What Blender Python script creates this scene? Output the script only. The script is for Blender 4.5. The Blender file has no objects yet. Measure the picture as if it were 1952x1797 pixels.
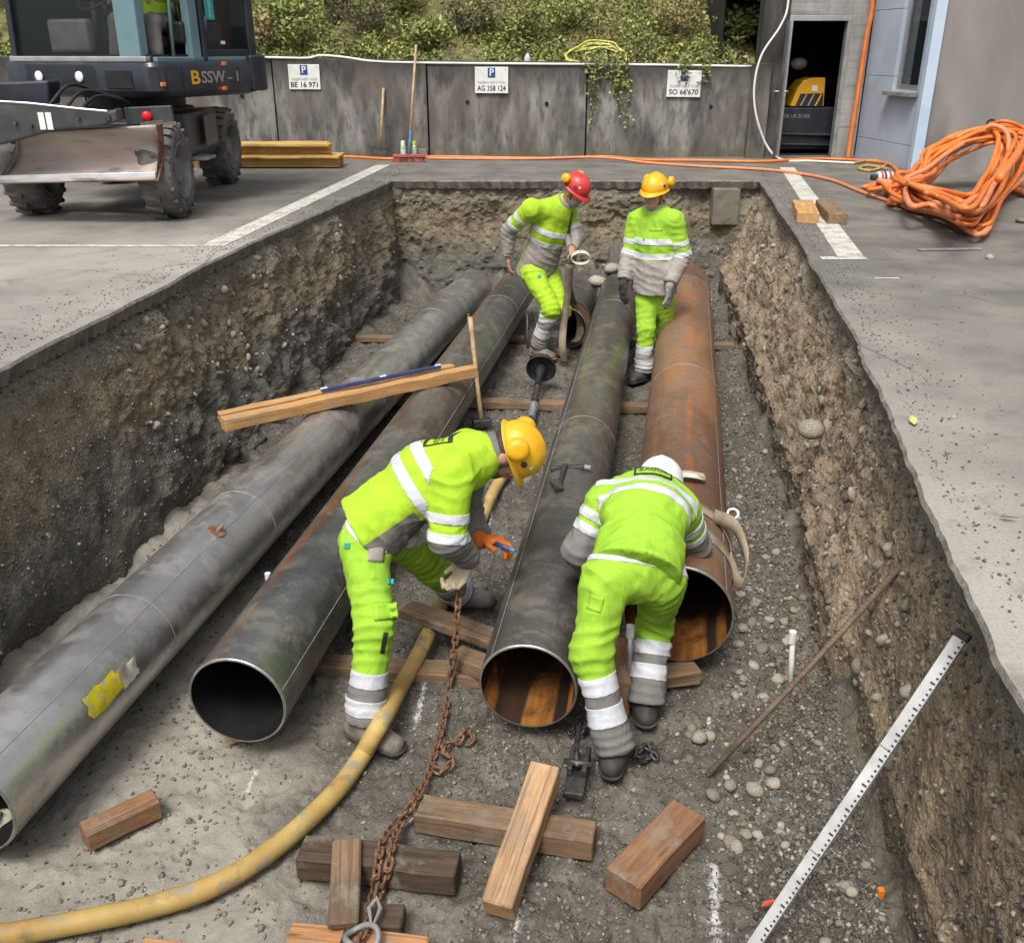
import bpy, bmesh, math, random
import numpy as np
from mathutils import Vector, Matrix, Quaternion
from mathutils.bvhtree import BVHTree

random.seed(7)
RNG = np.random.default_rng(7)
SC = bpy.context.scene
COL = SC.collection

# ---------------------------------------------------------------- camera
CAM_H = 2.8                      # eye height above the trench floor (m)
PITCH = math.radians(23.8)
cam_d = bpy.data.cameras.new('camera')
cam_d.sensor_width = 36.0
cam_d.lens = 36.0 * 1808.0 / 1952.0
cam_d.clip_start = 0.05
cam_d.clip_end = 600.0
cam = bpy.data.objects.new('camera', cam_d)
cam.location = (0, 0, CAM_H)
cam.rotation_euler = (math.radians(90) - PITCH, 0, 0)
COL.objects.link(cam)
SC.camera = cam

# ---------------------------------------------------------------- sky and sun (bright overcast)
SUN_EL, SUN_AZ = math.radians(58), math.radians(200)    # azimuth clockwise from +Y
w = bpy.data.worlds.new('World'); SC.world = w; w.use_nodes = True
wn = w.node_tree
bg = wn.nodes['Background']
sky = wn.nodes.new('ShaderNodeTexSky'); sky.sky_type = 'NISHITA'
sky.sun_disc = False
sky.sun_elevation = SUN_EL
sky.sun_rotation = SUN_AZ
sky.air_density = 1.0; sky.dust_density = 6.0; sky.ozone_density = 0.6
hs = wn.nodes.new('ShaderNodeHueSaturation'); hs.inputs['Saturation'].default_value = 0.35
wn.links.new(sky.outputs[0], hs.inputs['Color'])
wn.links.new(hs.outputs[0], bg.inputs[0])
bg.inputs[1].default_value = 0.115
sun_d = bpy.data.lights.new('sun', 'SUN'); sun_d.energy = 1.5; sun_d.angle = math.radians(16)
sun_d.color = (1.0, 0.96, 0.9)
sun = bpy.data.objects.new('sun', sun_d)
sd = Vector((math.sin(SUN_AZ) * math.cos(SUN_EL), math.cos(SUN_AZ) * math.cos(SUN_EL), math.sin(SUN_EL)))
sun.rotation_euler = sd.to_track_quat('Z', 'Y').to_euler()
sun.location = (0, 0, 20)
COL.objects.link(sun)
vs = SC.view_settings
vs.view_transform = 'Standard'; vs.look = 'None'; vs.gamma = 1.0; vs.use_curve_mapping = False
vs.exposure = 0.6
SC.cycles.max_bounces = 6; SC.cycles.diffuse_bounces = 2; SC.cycles.glossy_bounces = 3; SC.cycles.transparent_max_bounces = 6
SC.cycles.caustics_reflective = False; SC.cycles.caustics_refractive = False

# ---------------------------------------------------------------- geometry helpers
_c, _s = math.cos(PITCH), math.sin(PITCH)
def _ray(px, py):
    a = (px - 976.0) / 1808.0; b = -(py - 898.5) / 1808.0
    return a, _c + b * _s, -_s + b * _c
def G(px, py, z=0.0):            # survey: a point of the photograph on the level z
    d = _ray(px, py); t = (z - CAM_H) / d[2]
    return Vector((d[0] * t, d[1] * t, z))
def PY(px, py, y):               # survey: a point of the photograph at the depth y
    d = _ray(px, py); t = y / d[1]
    return Vector((d[0] * t, y, CAM_H + d[2] * t))
V = Vector
ST = 1.35                        # street level above the trench floor

def hash3(ix, iy, iz, seed):
    h = (ix.astype(np.int64) * 374761393 + iy.astype(np.int64) * 668265263 + iz.astype(np.int64) * 2147483647 + seed * 1274126177) & 0xffffffff
    h = ((h ^ (h >> 13)) * 1274126177) & 0xffffffff
    h = h ^ (h >> 16)
    return (h & 0xffff) / 32767.5 - 1.0
def vnoise(p, freq, seed=0):
    q = np.asarray(p, float) * freq
    i = np.floor(q).astype(np.int64); f = q - i
    f = f * f * (3 - 2 * f)
    x, y, z = i[..., 0], i[..., 1], i[..., 2]
    fx, fy, fz = f[..., 0], f[..., 1], f[..., 2]
    def c(a, b, d): return hash3(x + a, y + b, z + d, seed)
    l = lambda a, b, t: a + (b - a) * t
    return l(l(l(c(0,0,0), c(1,0,0), fx), l(c(0,1,0), c(1,1,0), fx), fy),
             l(l(c(0,0,1), c(1,0,1), fx), l(c(0,1,1), c(1,1,1), fx), fy), fz)
def fbm(p, freq, octv=4, seed=0, gain=0.5):
    r = 0; a = 1.0
    for o in range(octv):
        r = r + a * vnoise(p, freq * 2 ** o, seed + o * 17); a *= gain
    return r

# ---------------------------------------------------------------- object helpers
ORG = {}
def tag(o, label=None, cat=None, group=None, kind=None):
    if label: o['label'] = label
    if cat: o['category'] = cat
    if group: o['group'] = group
    if kind: o['kind'] = kind
    return o
def thing(name, label, cat, loc=(0, 0, 0), group=None, rz=0.0):
    o = bpy.data.objects.new(name, None)
    o.empty_display_size = 0.1
    o.location = loc; o.rotation_euler = (0, 0, rz)
    COL.objects.link(o)
    ORG[o.name] = V(loc)
    return tag(o, label, cat, group)
def put(me, name, mat=None, parent=None, loc=(0, 0, 0), rot=None, smooth=False):
    if mat is not None and not me.materials:
        for m in (mat if isinstance(mat, (list, tuple)) else [mat]): me.materials.append(m)
    o = bpy.data.objects.new(name, me)
    COL.objects.link(o)
    o.location = loc
    if rot is not None: o.rotation_euler = rot
    if parent is not None: o.parent = parent
    if smooth:
        me.polygons.foreach_set('use_smooth', [True] * len(me.polygons))
    return o
def np_mesh(name, verts, faces):
    me = bpy.data.meshes.new(name)
    verts = np.asarray(verts, float); faces = np.asarray(faces, np.int32)
    me.vertices.add(len(verts)); me.vertices.foreach_set('co', verts.ravel())
    k = faces.shape[1]
    me.loops.add(faces.size); me.loops.foreach_set('vertex_index', faces.ravel())
    me.polygons.add(len(faces))
    me.polygons.foreach_set('loop_start', np.arange(0, faces.size, k, dtype=np.int32))
    me.polygons.foreach_set('loop_total', np.full(len(faces), k, np.int32))
    me.update(calc_edges=True); me.validate()
    return me
def grid_faces(nu, nv):
    a = (np.arange(nu - 1)[:, None] * nv + np.arange(nv - 1)[None, :]).ravel()
    return np.stack([a, a + nv, a + nv + 1, a + 1], 1)

def frame(d, up=(0, 0, 1)):
    d = V(d).normalized(); up = V(up)
    if abs(d.dot(up.normalized())) > 0.98: up = V((1, 0, 0)) if abs(d.x) < 0.9 else V((0, 1, 0))
    x = up.cross(d).normalized(); y = d.cross(x).normalized()
    return x, y, d
def smooth_path(pts, n=8, closed=False):
    P = [V(p) for p in pts]; out = []
    m = len(P)
    rng_ = range(m) if closed else range(m - 1)
    for i in rng_:
        if closed: p0, p1, p2, p3 = P[(i - 1) % m], P[i], P[(i + 1) % m], P[(i + 2) % m]
        else:
            p1, p2 = P[i], P[i + 1]
            p0 = P[i - 1] if i > 0 else p1 * 2 - p2
            p3 = P[i + 2] if i + 2 < m else p2 * 2 - p1
        for k in range(n):
            t = k / n
            out.append(0.5 * ((2 * p1) + (p2 - p0) * t + (2 * p0 - 5 * p1 + 4 * p2 - p3) * t * t + (3 * p1 - p0 - 3 * p2 + p3) * t ** 3))
    if not closed: out.append(P[-1].copy())
    return out

class MB:
    def __init__(s): s.v = []; s.f = []; s.mi = []; s.m = 0
    def add(s, vs, fs):
        b = len(s.v); s.v += [tuple(p) for p in vs]; s.f += [tuple(i + b for i in f) for f in fs]
        s.mi += [s.m] * len(fs); return s
    def box(s, c, size, M=None):
        x, y, z = [d / 2 for d in size]; c = V(c)
        vs = [V((a * x, b * y, d * z)) for a in (-1, 1) for b in (-1, 1) for d in (-1, 1)]
        vs = [(M @ p if M is not None else p) + c for p in vs]
        return s.add(vs, [(0,1,3,2),(4,6,7,5),(0,4,5,1),(2,3,7,6),(0,2,6,4),(1,5,7,3)])
    def bar(s, a, b, w, h, up=(0, 0, 1)):
        a, b = V(a), V(b); x, y, d = frame(b - a, up)
        vs = [p + x * (sx * w / 2) + y * (sy * h / 2) for p in (a, b) for sx, sy in ((-1,-1),(1,-1),(1,1),(-1,1))]
        return s.add(vs, [(3,2,1,0),(4,5,6,7),(0,1,5,4),(1,2,6,5),(2,3,7,6),(3,0,4,7)])
    def tube(s, pts, r, n=8, closed=False, cap=True, twist=0):
        P = [V(p) for p in pts]; m = len(P)
        R = r if isinstance(r, (list, tuple)) else [r] * m
        vs = []; fs = []; prev = None
        for i, p in enumerate(P):
            if closed: d = P[(i + 1) % m] - P[(i - 1) % m]
            else: d = P[min(i + 1, m - 1)] - P[max(i - 1, 0)]
            if d.length < 1e-9: d = V((0, 0, 1))
            d.normalize()
            if prev is None: x, y, _ = frame(d)
            else:
                x = prev - d * prev.dot(d)
                if x.length < 1e-6: x, _, _ = frame(d)
                x.normalize(); y = d.cross(x)
            prev = x
            for k in range(n):
                a = 2 * math.pi * k / n
                vs.append(p + (x * math.cos(a) + y * math.sin(a)) * R[i])
        for i in range(m if closed else m - 1):
            j = (i + 1) % m
            for k in range(n):
                l = (k + 1) % n
                fs.append((i * n + k, i * n + l, j * n + l, j * n + k))
        if cap and not closed:
            fs.append(tuple(range(n - 1, -1, -1))); fs.append(tuple((m - 1) * n + k for k in range(n)))
        return s.add(vs, fs)
    def cyl(s, a, b, r, n=16): return s.tube([a, b], r if isinstance(r, (list, tuple)) else [r, r], n)
    def lathe(s, o, d, prof, n=24, up=(0, 0, 1), closed=False):
        o = V(o); x, y, d = frame(d, up); vs = []; fs = []
        for (t, r) in prof:
            for k in range(n):
                a = 2 * math.pi * k / n
                vs.append(o + d * t + (x * math.cos(a) + y * math.sin(a)) * max(r, 1e-4))
        m = len(prof)
        for i in range(m if closed else m - 1):
            j = (i + 1) % m
            for k in range(n):
                l = (k + 1) % n
                fs.append((i * n + k, i * n + l, j * n + l, j * n + k))
        return s.add(vs, fs)
    def prism(s, poly, ext):
        poly = [V(p) for p in poly]; e = V(ext); n = len(poly)
        vs = poly + [p + e for p in poly]
        fs = [tuple(range(n - 1, -1, -1)), tuple(range(n, 2 * n))]
        fs += [(i, (i + 1) % n, n + (i + 1) % n, n + i) for i in range(n)]
        return s.add(vs, fs)
    def ball(s, c, r, nu=12, nv=8, M=None):
        c = V(c); rr = r if isinstance(r, (tuple, list)) else (r, r, r); vs = []; fs = []
        for i in range(nv + 1):
            th = math.pi * i / nv
            for k in range(nu):
                ph = 2 * math.pi * k / nu
                p = V((rr[0] * math.sin(th) * math.cos(ph), rr[1] * math.sin(th) * math.sin(ph), rr[2] * math.cos(th)))
                vs.append((M @ p if M is not None else p) + c)
        for i in range(nv):
            for k in range(nu):
                l = (k + 1) % nu
                fs.append((i * nu + k, (i + 1) * nu + k, (i + 1) * nu + l, i * nu + l))
        return s.add(vs, fs)
    def build(s, name, mat, parent=None, org=None, smooth=False, bevel=0.0, seg=2, autosm=None):
        if org is None:
            if parent is not None:
                p = parent
                while p.parent is not None: p = p.parent
                org = ORG.get(p.name, V((0, 0, 0)))
            else: org = V((0, 0, 0))
        org = V(org)
        me = bpy.data.meshes.new(name)
        me.from_pydata([tuple(V(p) - org) for p in s.v], [], s.f)
        bm = bmesh.new(); bm.from_mesh(me)
        bmesh.ops.recalc_face_normals(bm, faces=bm.faces[:])
        if autosm:
            for e in bm.edges:
                if len(e.link_faces) == 2 and e.calc_face_angle(0) > autosm: e.smooth = False
        bm.to_mesh(me); bm.free()
        for m in (mat if isinstance(mat, (list, tuple)) else [mat]): me.materials.append(m)
        if isinstance(mat, (list, tuple)) and len(mat) > 1: me.polygons.foreach_set('material_index', s.mi)
        o = bpy.data.objects.new(name, me); COL.objects.link(o)
        if parent is not None: o.parent = parent
        else: o.location = org; ORG[o.name] = org
        if smooth or autosm: me.polygons.foreach_set('use_smooth', [True] * len(me.polygons))
        if bevel:
            b = o.modifiers.new('bevel', 'BEVEL'); b.width = bevel; b.segments = seg; b.limit_method = 'ANGLE'
            b.harden_normals = False
        return o

def text_mesh(txt, size, extrude=0.0, align='CENTER', bold=0.0):
    cu = bpy.data.curves.new('lettering', 'FONT'); cu.body = txt; cu.size = size
    cu.extrude = extrude; cu.align_x = align; cu.align_y = 'CENTER'; cu.offset = bold; cu.resolution_u = 3
    ob = bpy.data.objects.new('tmp_text', cu); COL.objects.link(ob)
    dg = bpy.context.evaluated_depsgraph_get()
    me = bpy.data.meshes.new_from_object(ob.evaluated_get(dg))
    bpy.data.objects.remove(ob); bpy.data.curves.remove(cu)
    me.name = 'lettering'
    return me
def text_on(txt, size, origin, xd, yd, mat, name='lettering', parent=None, org=None, width=None, bold=0.0, align='CENTER'):
    """flat lettering in the plane spanned by xd (reading direction) and yd (up)"""
    me = text_mesh(txt, size, 0.0, align, bold)
    xd = V(xd).normalized(); yd = V(yd).normalized(); zd = xd.cross(yd)
    if width:
        xs = [v.co.x for v in me.vertices]; k = width / (max(xs) - min(xs))
    else: k = 1.0
    if org is None:
        p = parent
        while p is not None and p.parent is not None: p = p.parent
        org = ORG.get(p.name, V((0, 0, 0))) if p is not None else V((0, 0, 0))
    for v in me.vertices:
        c = v.co.copy()
        v.co = V(origin) + xd * (c.x * k) + yd * c.y + zd * c.z - V(org)
    me.materials.clear()
    return put(me, name, mat, parent)
# ---------------------------------------------------------------- materials
class NT:
    def __init__(s, name):
        m = bpy.data.materials.new(name); m.use_nodes = True
        s.m = m; s.t = m.node_tree; s.n = s.t.nodes; s.l = s.t.links
        s.b = s.n['Principled BSDF']
        s.tc = s.n.new('ShaderNodeTexCoord')
        s.vec = s.tc.outputs['Object']
    def link(s, a, b): s.l.new(a, b)
    def inp(s, sock, val):
        if hasattr(val, 'is_output'): s.l.new(val, sock)
        else:
            if isinstance(val, (tuple, list)) and len(val) == 3 and sock.type == 'RGBA': val = (*val, 1)
            sock.default_value = val
    def randoff(s, k=7.0):
        oi = s.n.new('ShaderNodeObjectInfo'); vm = s.n.new('ShaderNodeVectorMath'); vm.operation = 'ADD'
        cm = s.n.new('ShaderNodeCombineXYZ'); mm = s.math('MULTIPLY', oi.outputs['Random'], k)
        for i in range(3): s.link(mm, cm.inputs[i])
        s.link(s.tc.outputs['Object'], vm.inputs[0]); s.link(cm.outputs[0], vm.inputs[1])
        s.vec = vm.outputs[0]; s.rand = oi.outputs['Random']
        return s.rand
    def stretch(s, sc, vec=None):
        mp = s.n.new('ShaderNodeMapping'); mp.inputs['Scale'].default_value = sc
        s.link(vec or s.vec, mp.inputs[0]); return mp.outputs[0]
    def noise(s, scale, detail=6, rough=0.6, vec=None, dist=0.0):
        n = s.n.new('ShaderNodeTexNoise'); n.inputs['Scale'].default_value = scale
        n.inputs['Detail'].default_value = min(detail, 4.5); n.inputs['Roughness'].default_value = rough
        n.inputs['Distortion'].default_value = dist
        s.link(vec or s.vec, n.inputs['Vector']); return n.outputs['Fac']
    def vor(s, scale, vec=None, feature='F1', out='Distance', rnd=1.0):
        n = s.n.new('ShaderNodeTexVoronoi'); n.feature = feature; n.inputs['Scale'].default_value = scale
        n.inputs['Randomness'].default_value = rnd
        s.link(vec or s.vec, n.inputs['Vector']); return n.outputs[out]
    def wave(s, scale, dist=4, vec=None, dirn='X', detail=2):
        n = s.n.new('ShaderNodeTexWave'); n.bands_direction = dirn; n.inputs['Scale'].default_value = scale
        n.inputs['Distortion'].default_value = dist; n.inputs['Detail'].default_value = detail
        s.link(vec or s.vec, n.inputs['Vector']); return n.outputs['Fac']
    def ramp(s, fac, stops, interp='LINEAR'):
        r = s.n.new('ShaderNodeValToRGB'); cr = r.color_ramp; cr.interpolation = interp
        while len(cr.elements) < len(stops): cr.elements.new(0.5)
        for e, (p, c) in zip(cr.elements, stops):
            e.position = p
            e.color = (c, c, c, 1) if isinstance(c, (int, float)) else (*c[:3], 1)
        s.link(fac, r.inputs[0]); return r.outputs[0]
    def mix(s, fac, a, b, mode='MIX'):
        n = s.n.new('ShaderNodeMix'); n.data_type = 'RGBA'; n.blend_type = mode; n.clamp_factor = True
        s.inp(n.inputs[0], fac); s.inp(n.inputs[6], a); s.inp(n.inputs[7], b); return n.outputs[2]
    def math(s, op, a, b=0.0, clamp=False):
        n = s.n.new('ShaderNodeMath'); n.operation = op; n.use_clamp = clamp
        s.inp(n.inputs[0], a); s.inp(n.inputs[1], b); return n.outputs[0]
    def xyz(s, vec=None):
        n = s.n.new('ShaderNodeSeparateXYZ'); s.link(vec or s.vec, n.inputs[0]); return n.outputs
    def bump(s, h, strength=0.5, dist=0.01, normal=None):
        n = s.n.new('ShaderNodeBump'); n.inputs['Strength'].default_value = strength; n.inputs['Distance'].default_value = dist
        s.link(h, n.inputs['Height'])
        if normal is not None: s.link(normal, n.inputs['Normal'])
        return n.outputs[0]
    def out(s, col=None, rough=0.8, metal=0.0, normal=None, spec=None):
        if col is not None: s.inp(s.b.inputs['Base Color'], col)
        s.inp(s.b.inputs['Roughness'], rough); s.inp(s.b.inputs['Metallic'], metal)
        if normal is not None: s.link(normal, s.b.inputs['Normal'])
        if spec is not None: s.b.inputs['Specular IOR Level'].default_value = spec
        return s.m

def pm(name, c0, c1, scale=6.0, rough=0.8, metal=0.0, bump=(60, 0.3, 0.003), stretch=None, spots=(), var=0.0, spec=None, rnd=False, lo=0.35, hi=0.65):
    """two tone noise surface with optional spot layers (colour, scale, threshold, softness) and bump"""
    t = NT(name)
    rv = t.randoff() if (rnd or var) else None
    vec = t.stretch(stretch) if stretch else None
    col = t.ramp(t.noise(scale, 8, 0.62, vec), [(lo, c0), (hi, c1)])
    for (c, sc, th, so) in spots:
        f = t.ramp(t.noise(sc, 6, 0.6, vec), [(th, 0.0), (min(th + so, 1), 1.0)])
        col = t.mix(f, col, c)
    if var:
        k = t.math('ADD', t.math('MULTIPLY', rv, 2 * var), 1 - var)
        cc = t.n.new('ShaderNodeCombineColor')
        for i in range(3): t.link(k, cc.inputs[i])
        col = t.mix(1.0, col, cc.outputs[0], 'MULTIPLY')
    nrm = None
    if bump:
        nrm = t.bump(t.noise(bump[0], 5, 0.65, vec), bump[1], bump[2])
    rr = t.math('ADD', t.math('MULTIPLY', t.noise(scale * 3, 4, 0.6, vec), 0.25), rough - 0.125) if rough > 0.2 else rough
    return t.out(col, rr, metal, nrm, spec)

M = {}
def srgb(r, g, b):
    f = lambda u: (u / 255 / 12.92) if u / 255 <= 0.04045 else ((u / 255 + 0.055) / 1.055) ** 2.4
    return (f(r), f(g), f(b))

# --- ground
def m_street():
    t = NT('asphalt')
    big = t.noise(0.35, 4, 0.6); mid = t.noise(2.2, 6, 0.6); fine = t.noise(85, 4, 0.75)
    col = t.ramp(mid, [(0.35, (0.12, 0.113, 0.1)), (0.65, (0.2, 0.19, 0.166))])
    x, y, z = t.xyz()
    du = t.math('ADD', t.math('MULTIPLY', t.math('SUBTRACT', t.math('SUBTRACT', 7.6, y), t.math('MULTIPLY', x, .75)), 0.06), t.math('MULTIPLY', t.math('SUBTRACT', big, 0.5), 1.6))
    col = t.mix(t.ramp(du, [(0.0, 0.0), (0.5, 0.85)]), col, (0.4, 0.372, 0.335))       # dried dust
    col = t.mix(t.ramp(fine, [(0.46, 0.0), (0.66, 0.3)]), col, (0.085, 0.08, 0.074))
    sp = t.vor(120, feature='F1'); col = t.mix(t.ramp(sp, [(0.0, 0.22), (0.22, 0.0)]), col, (0.32, 0.31, 0.28))
    st = t.noise(5, 5, 0.7); col = t.mix(t.ramp(st, [(0.54, 0.0), (0.68, 0.5)]), col, (0.125, 0.118, 0.104))
    cr = t.vor(0.9, t.stretch((1, 0.6, 1)), 'DISTANCE_TO_EDGE'); ck = t.ramp(cr, [(0.0, 1.0), (0.006, 0.0)])
    ckm = t.math('MULTIPLY', ck, t.ramp(t.noise(0.8, 2), [(0.55, 0), (0.65, 0.8)]))
    col = t.mix(ckm, col, (0.04, 0.04, 0.038))
    n1 = t.bump(fine, 0.45, 0.004); n1 = t.bump(mid, 0.25, 0.02, n1)
    return t.out(col, t.ramp(mid, [(0.3, 0.7), (0.7, 0.92)]), 0, n1, 0.35)
def m_cut():          # broken edge of the slab
    return pm('cut_asphalt', (0.12, 0.11, 0.09), (0.25, 0.232, 0.195), 9, 0.9, bump=(45, 0.9, 0.012), spots=[((0.3, 0.29, 0.26), 40, 0.62, 0.08)])
def m_floor():
    t = NT('trench_gravel')
    big = t.noise(0.7, 5, 0.6); mid = t.noise(5, 6, 0.65); fine = t.noise(55, 5, 0.7)
    x, y, z = t.xyz()
    col = t.ramp(mid, [(0.3, (0.085, 0.076, 0.062)), (0.55, (0.142, 0.129, 0.106)), (0.75, (0.2, 0.181, 0.147))])
    # pale trampled silt towards the front left, browner soil to the right
    lft = t.math('SUBTRACT', t.math('MULTIPLY', t.math('ADD', x, 0.25), -0.9), t.math('MULTIPLY', t.math('SUBTRACT', y, 3.1), 0.38))
    silt = t.math('MULTIPLY', t.ramp(t.math('ADD', lft, t.math('MULTIPLY', t.math('SUBTRACT', big, 0.5), 1.6)), [(0.25, 0.0), (0.8, 1.0)]), 0.85)
    col = t.mix(silt, col, t.ramp(mid, [(0.3, (0.28, 0.262, 0.22)), (0.7, (0.42, 0.396, 0.335))]))
    wet = t.ramp(t.noise(1.3, 4, 0.6), [(0.46, 0.0), (0.56, 0.75)])
    wet = t.math('MULTIPLY', wet, t.math('SUBTRACT', 1.0, silt))
    col = t.mix(wet, col, (0.085, 0.076, 0.062))
    rgt = t.ramp(t.math('ADD', t.math('SUBTRACT', t.math('SUBTRACT', x, t.math('MULTIPLY', y, 0.16)), 0.55), t.math('MULTIPLY', t.math('SUBTRACT', big, 0.5), 1.2)), [(0.0, 0.0), (0.5, 0.6)])
    col = t.mix(rgt, col, t.ramp(mid, [(0.3, (0.11, 0.092, 0.068)), (0.7, (0.215, 0.18, 0.132))]))
    tread = t.ramp(t.noise(9, 5, 0.7), [(0.55, 0), (0.63, 0.45)])
    col = t.mix(tread, col, (0.26, 0.25, 0.22))
    g = t.vor(75); col = t.mix(t.ramp(g, [(0.0, 0.5), (0.35, 0.0)]), col, (0.28, 0.268, 0.24))
    g2 = t.vor(38, feature='DISTANCE_TO_EDGE'); nsilt = t.math('SUBTRACT', 1.0, t.math('MULTIPLY', silt, 1.15), True)
    col = t.mix(t.math('MULTIPLY', t.ramp(g2, [(0.0, 0.4), (0.1, 0.0)]), nsilt), col, (0.07, 0.066, 0.058)); g2 = t.math('MULTIPLY', g2, nsilt)
    # chalk powder marks
    wht = None
    for (ax, ay, bx, by, wd) in CHALK:
        L = math.hypot(bx - ax, by - ay); ux, uy = (bx - ax) / L, (by - ay) / L
        dx = t.math('SUBTRACT', x, ax); dy = t.math('SUBTRACT', y, ay)
        al = t.math('ADD', t.math('MULTIPLY', dx, ux), t.math('MULTIPLY', dy, uy))
        ac = t.math('ABSOLUTE', t.math('SUBTRACT', t.math('MULTIPLY', dx, uy), t.math('MULTIPLY', dy, ux)))
        a2 = t.math('SUBTRACT', t.math('ABSOLUTE', t.math('SUBTRACT', al, L / 2)), L / 2)
        d = t.math('MAXIMUM', ac, a2)
        f = t.math('SUBTRACT', 1.0, t.math('DIVIDE', d, wd), True)
        wht = f if wht is None else t.math('MAXIMUM', wht, f)
    wf = t.ramp(t.math('ADD', t.math('MULTIPLY', wht, 0.9), t.math('MULTIPLY', t.math('SUBTRACT', t.noise(34, 6, 0.8), 0.56), 3.2)), [(0.25, 0.0), (0.75, 0.85)])
    wf = t.math('MULTIPLY', wf, t.ramp(wht, [(0.0, 0.0), (0.25, 1.0)]))
    col = t.mix(wf, col, (0.62, 0.62, 0.62))
    n1 = t.bump(fine, 0.7, 0.012); n1 = t.bump(g2, 0.5, 0.012, n1); n1 = t.bump(mid, 0.5, 0.03, n1)
    return t.out(col, t.ramp(wet, [(0.0, 0.93), (0.7, 0.5)]), 0, n1, 0.3)
def m_soil(name, brown, kx):
    """trench side: brown gravelly fill above, grey clay below; kx = weight of the brown layer"""
    t = NT(name)
    x, y, z = t.xyz(); big = t.noise(0.9, 5, 0.6); mid = t.noise(6, 6, 0.65); fine = t.noise(60, 5, 0.7)
    top = t.ramp(mid, [(0.28, tuple(c * 0.5 for c in brown)), (0.5, brown), (0.72, tuple(c * 1.55 for c in brown))])
    low = t.ramp(mid, [(0.3, (0.07, 0.067, 0.056)), (0.7, (0.185, 0.176, 0.148))])
    f = t.ramp(t.math('ADD', t.math('SUBTRACT', z, kx), t.math('MULTIPLY', t.math('SUBTRACT', big, 0.5), 1.1)), [(0.0, 0.0), (0.25, 1.0)])
    col = t.mix(f, low, top)
    base = t.ramp(t.math('ADD', t.math('SUBTRACT', z, 1.02), t.math('MULTIPLY', t.math('SUBTRACT', t.noise(2.5, 4), 0.5), 0.35)), [(0.0, 0.0), (0.07, 0.65)])
    col = t.mix(base, col, t.ramp(fine, [(0.35, (0.12, 0.108, 0.082)), (0.62, (0.36, 0.325, 0.26))]))      # gravel base course under the asphalt
    streak = t.noise(3.0, 5, 0.6, t.stretch((1, 1, 0.25))); col = t.mix(t.ramp(streak, [(0.56, 0.0), (0.7, 0.55)]), col, (0.085, 0.072, 0.057))
    red = t.ramp(t.noise(1.7, 4, 0.6), [(0.6, 0.0), (0.72, 0.5)]); col = t.mix(red, col, (0.25, 0.165, 0.115))
    g = t.vor(58); col = t.mix(t.ramp(g, [(0.0, 0.6), (0.3, 0.0)]), col, (0.38, 0.355, 0.3))
    g2 = t.vor(33, feature='DISTANCE_TO_EDGE'); col = t.mix(t.ramp(g2, [(0.0, 0.4), (0.12, 0.0)]), col, (0.06, 0.052, 0.043))
    n1 = t.bump(fine, 0.8, 0.015); n1 = t.bump(g2, 0.6, 0.015, n1); n1 = t.bump(mid, 0.6, 0.04, n1)
    return t.out(col, 0.93, 0, n1, 0.25)
CHALK = []
for (a, b, wd) in [((1362, 1640), (1368, 1797), .045), ((812, 1295), (790, 1385), .035), ((988, 1730), (980, 1797), .02), ((1352, 1365), (1350, 1400), .02), ((950, 925), (925, 1030), .02), ((485, 1465), (470, 1500), .025), ((780, 1560), (750, 1600), .02)]:
    pa, pb = G(*a), G(*b); CHALK.append((pa.x, pa.y, pb.x, pb.y, wd))
M['street'] = m_street(); M['cut'] = m_cut(); M['floor'] = m_floor()
M['soil_l'] = m_soil('trench_soil_grey', (0.2, 0.165, 0.11), 0.5)
M['soil_r'] = m_soil('trench_soil_brown', (0.31, 0.238, 0.162), 0.02)
M['soil_f'] = m_soil('trench_soil_far', (0.19, 0.158, 0.105), 0.5)
def m_line():
    t = NT('road_paint'); col = t.ramp(t.noise(9, 6, 0.7), [(0.3, (0.26, 0.25, 0.21)), (0.55, (0.58, 0.57, 0.52))])
    col = t.mix(t.ramp(t.noise(45, 4, 0.7), [(0.52, 0.0), (0.66, 0.75)]), col, (0.17, 0.16, 0.14))
    return t.out(col, 0.85, 0, t.bump(t.noise(140, 3), 0.4, 0.003), 0.3)
M['paint'] = m_line()
M['pebble'] = pm('pebble_stone', (0.15, 0.132, 0.105), (0.36, 0.325, 0.265), 9, 0.85, bump=(50, 0.25, 0.003), var=0.5, rnd=True)
def m_grav():
    t = NT('loose_gravel'); g = t.n.new('ShaderNodeNewGeometry')
    col = t.ramp(g.outputs['Random Per Island'], [(0.0, (0.07, 0.064, 0.053)), (0.5, (0.14, 0.128, 0.106)), (0.85, (0.22, 0.2, 0.165)), (1.0, (0.42, 0.4, 0.35))])
    return t.out(col, 0.9, 0, t.bump(t.noise(120, 3), 0.3, 0.003), 0.3)
M['gravel'] = m_grav()
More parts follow.
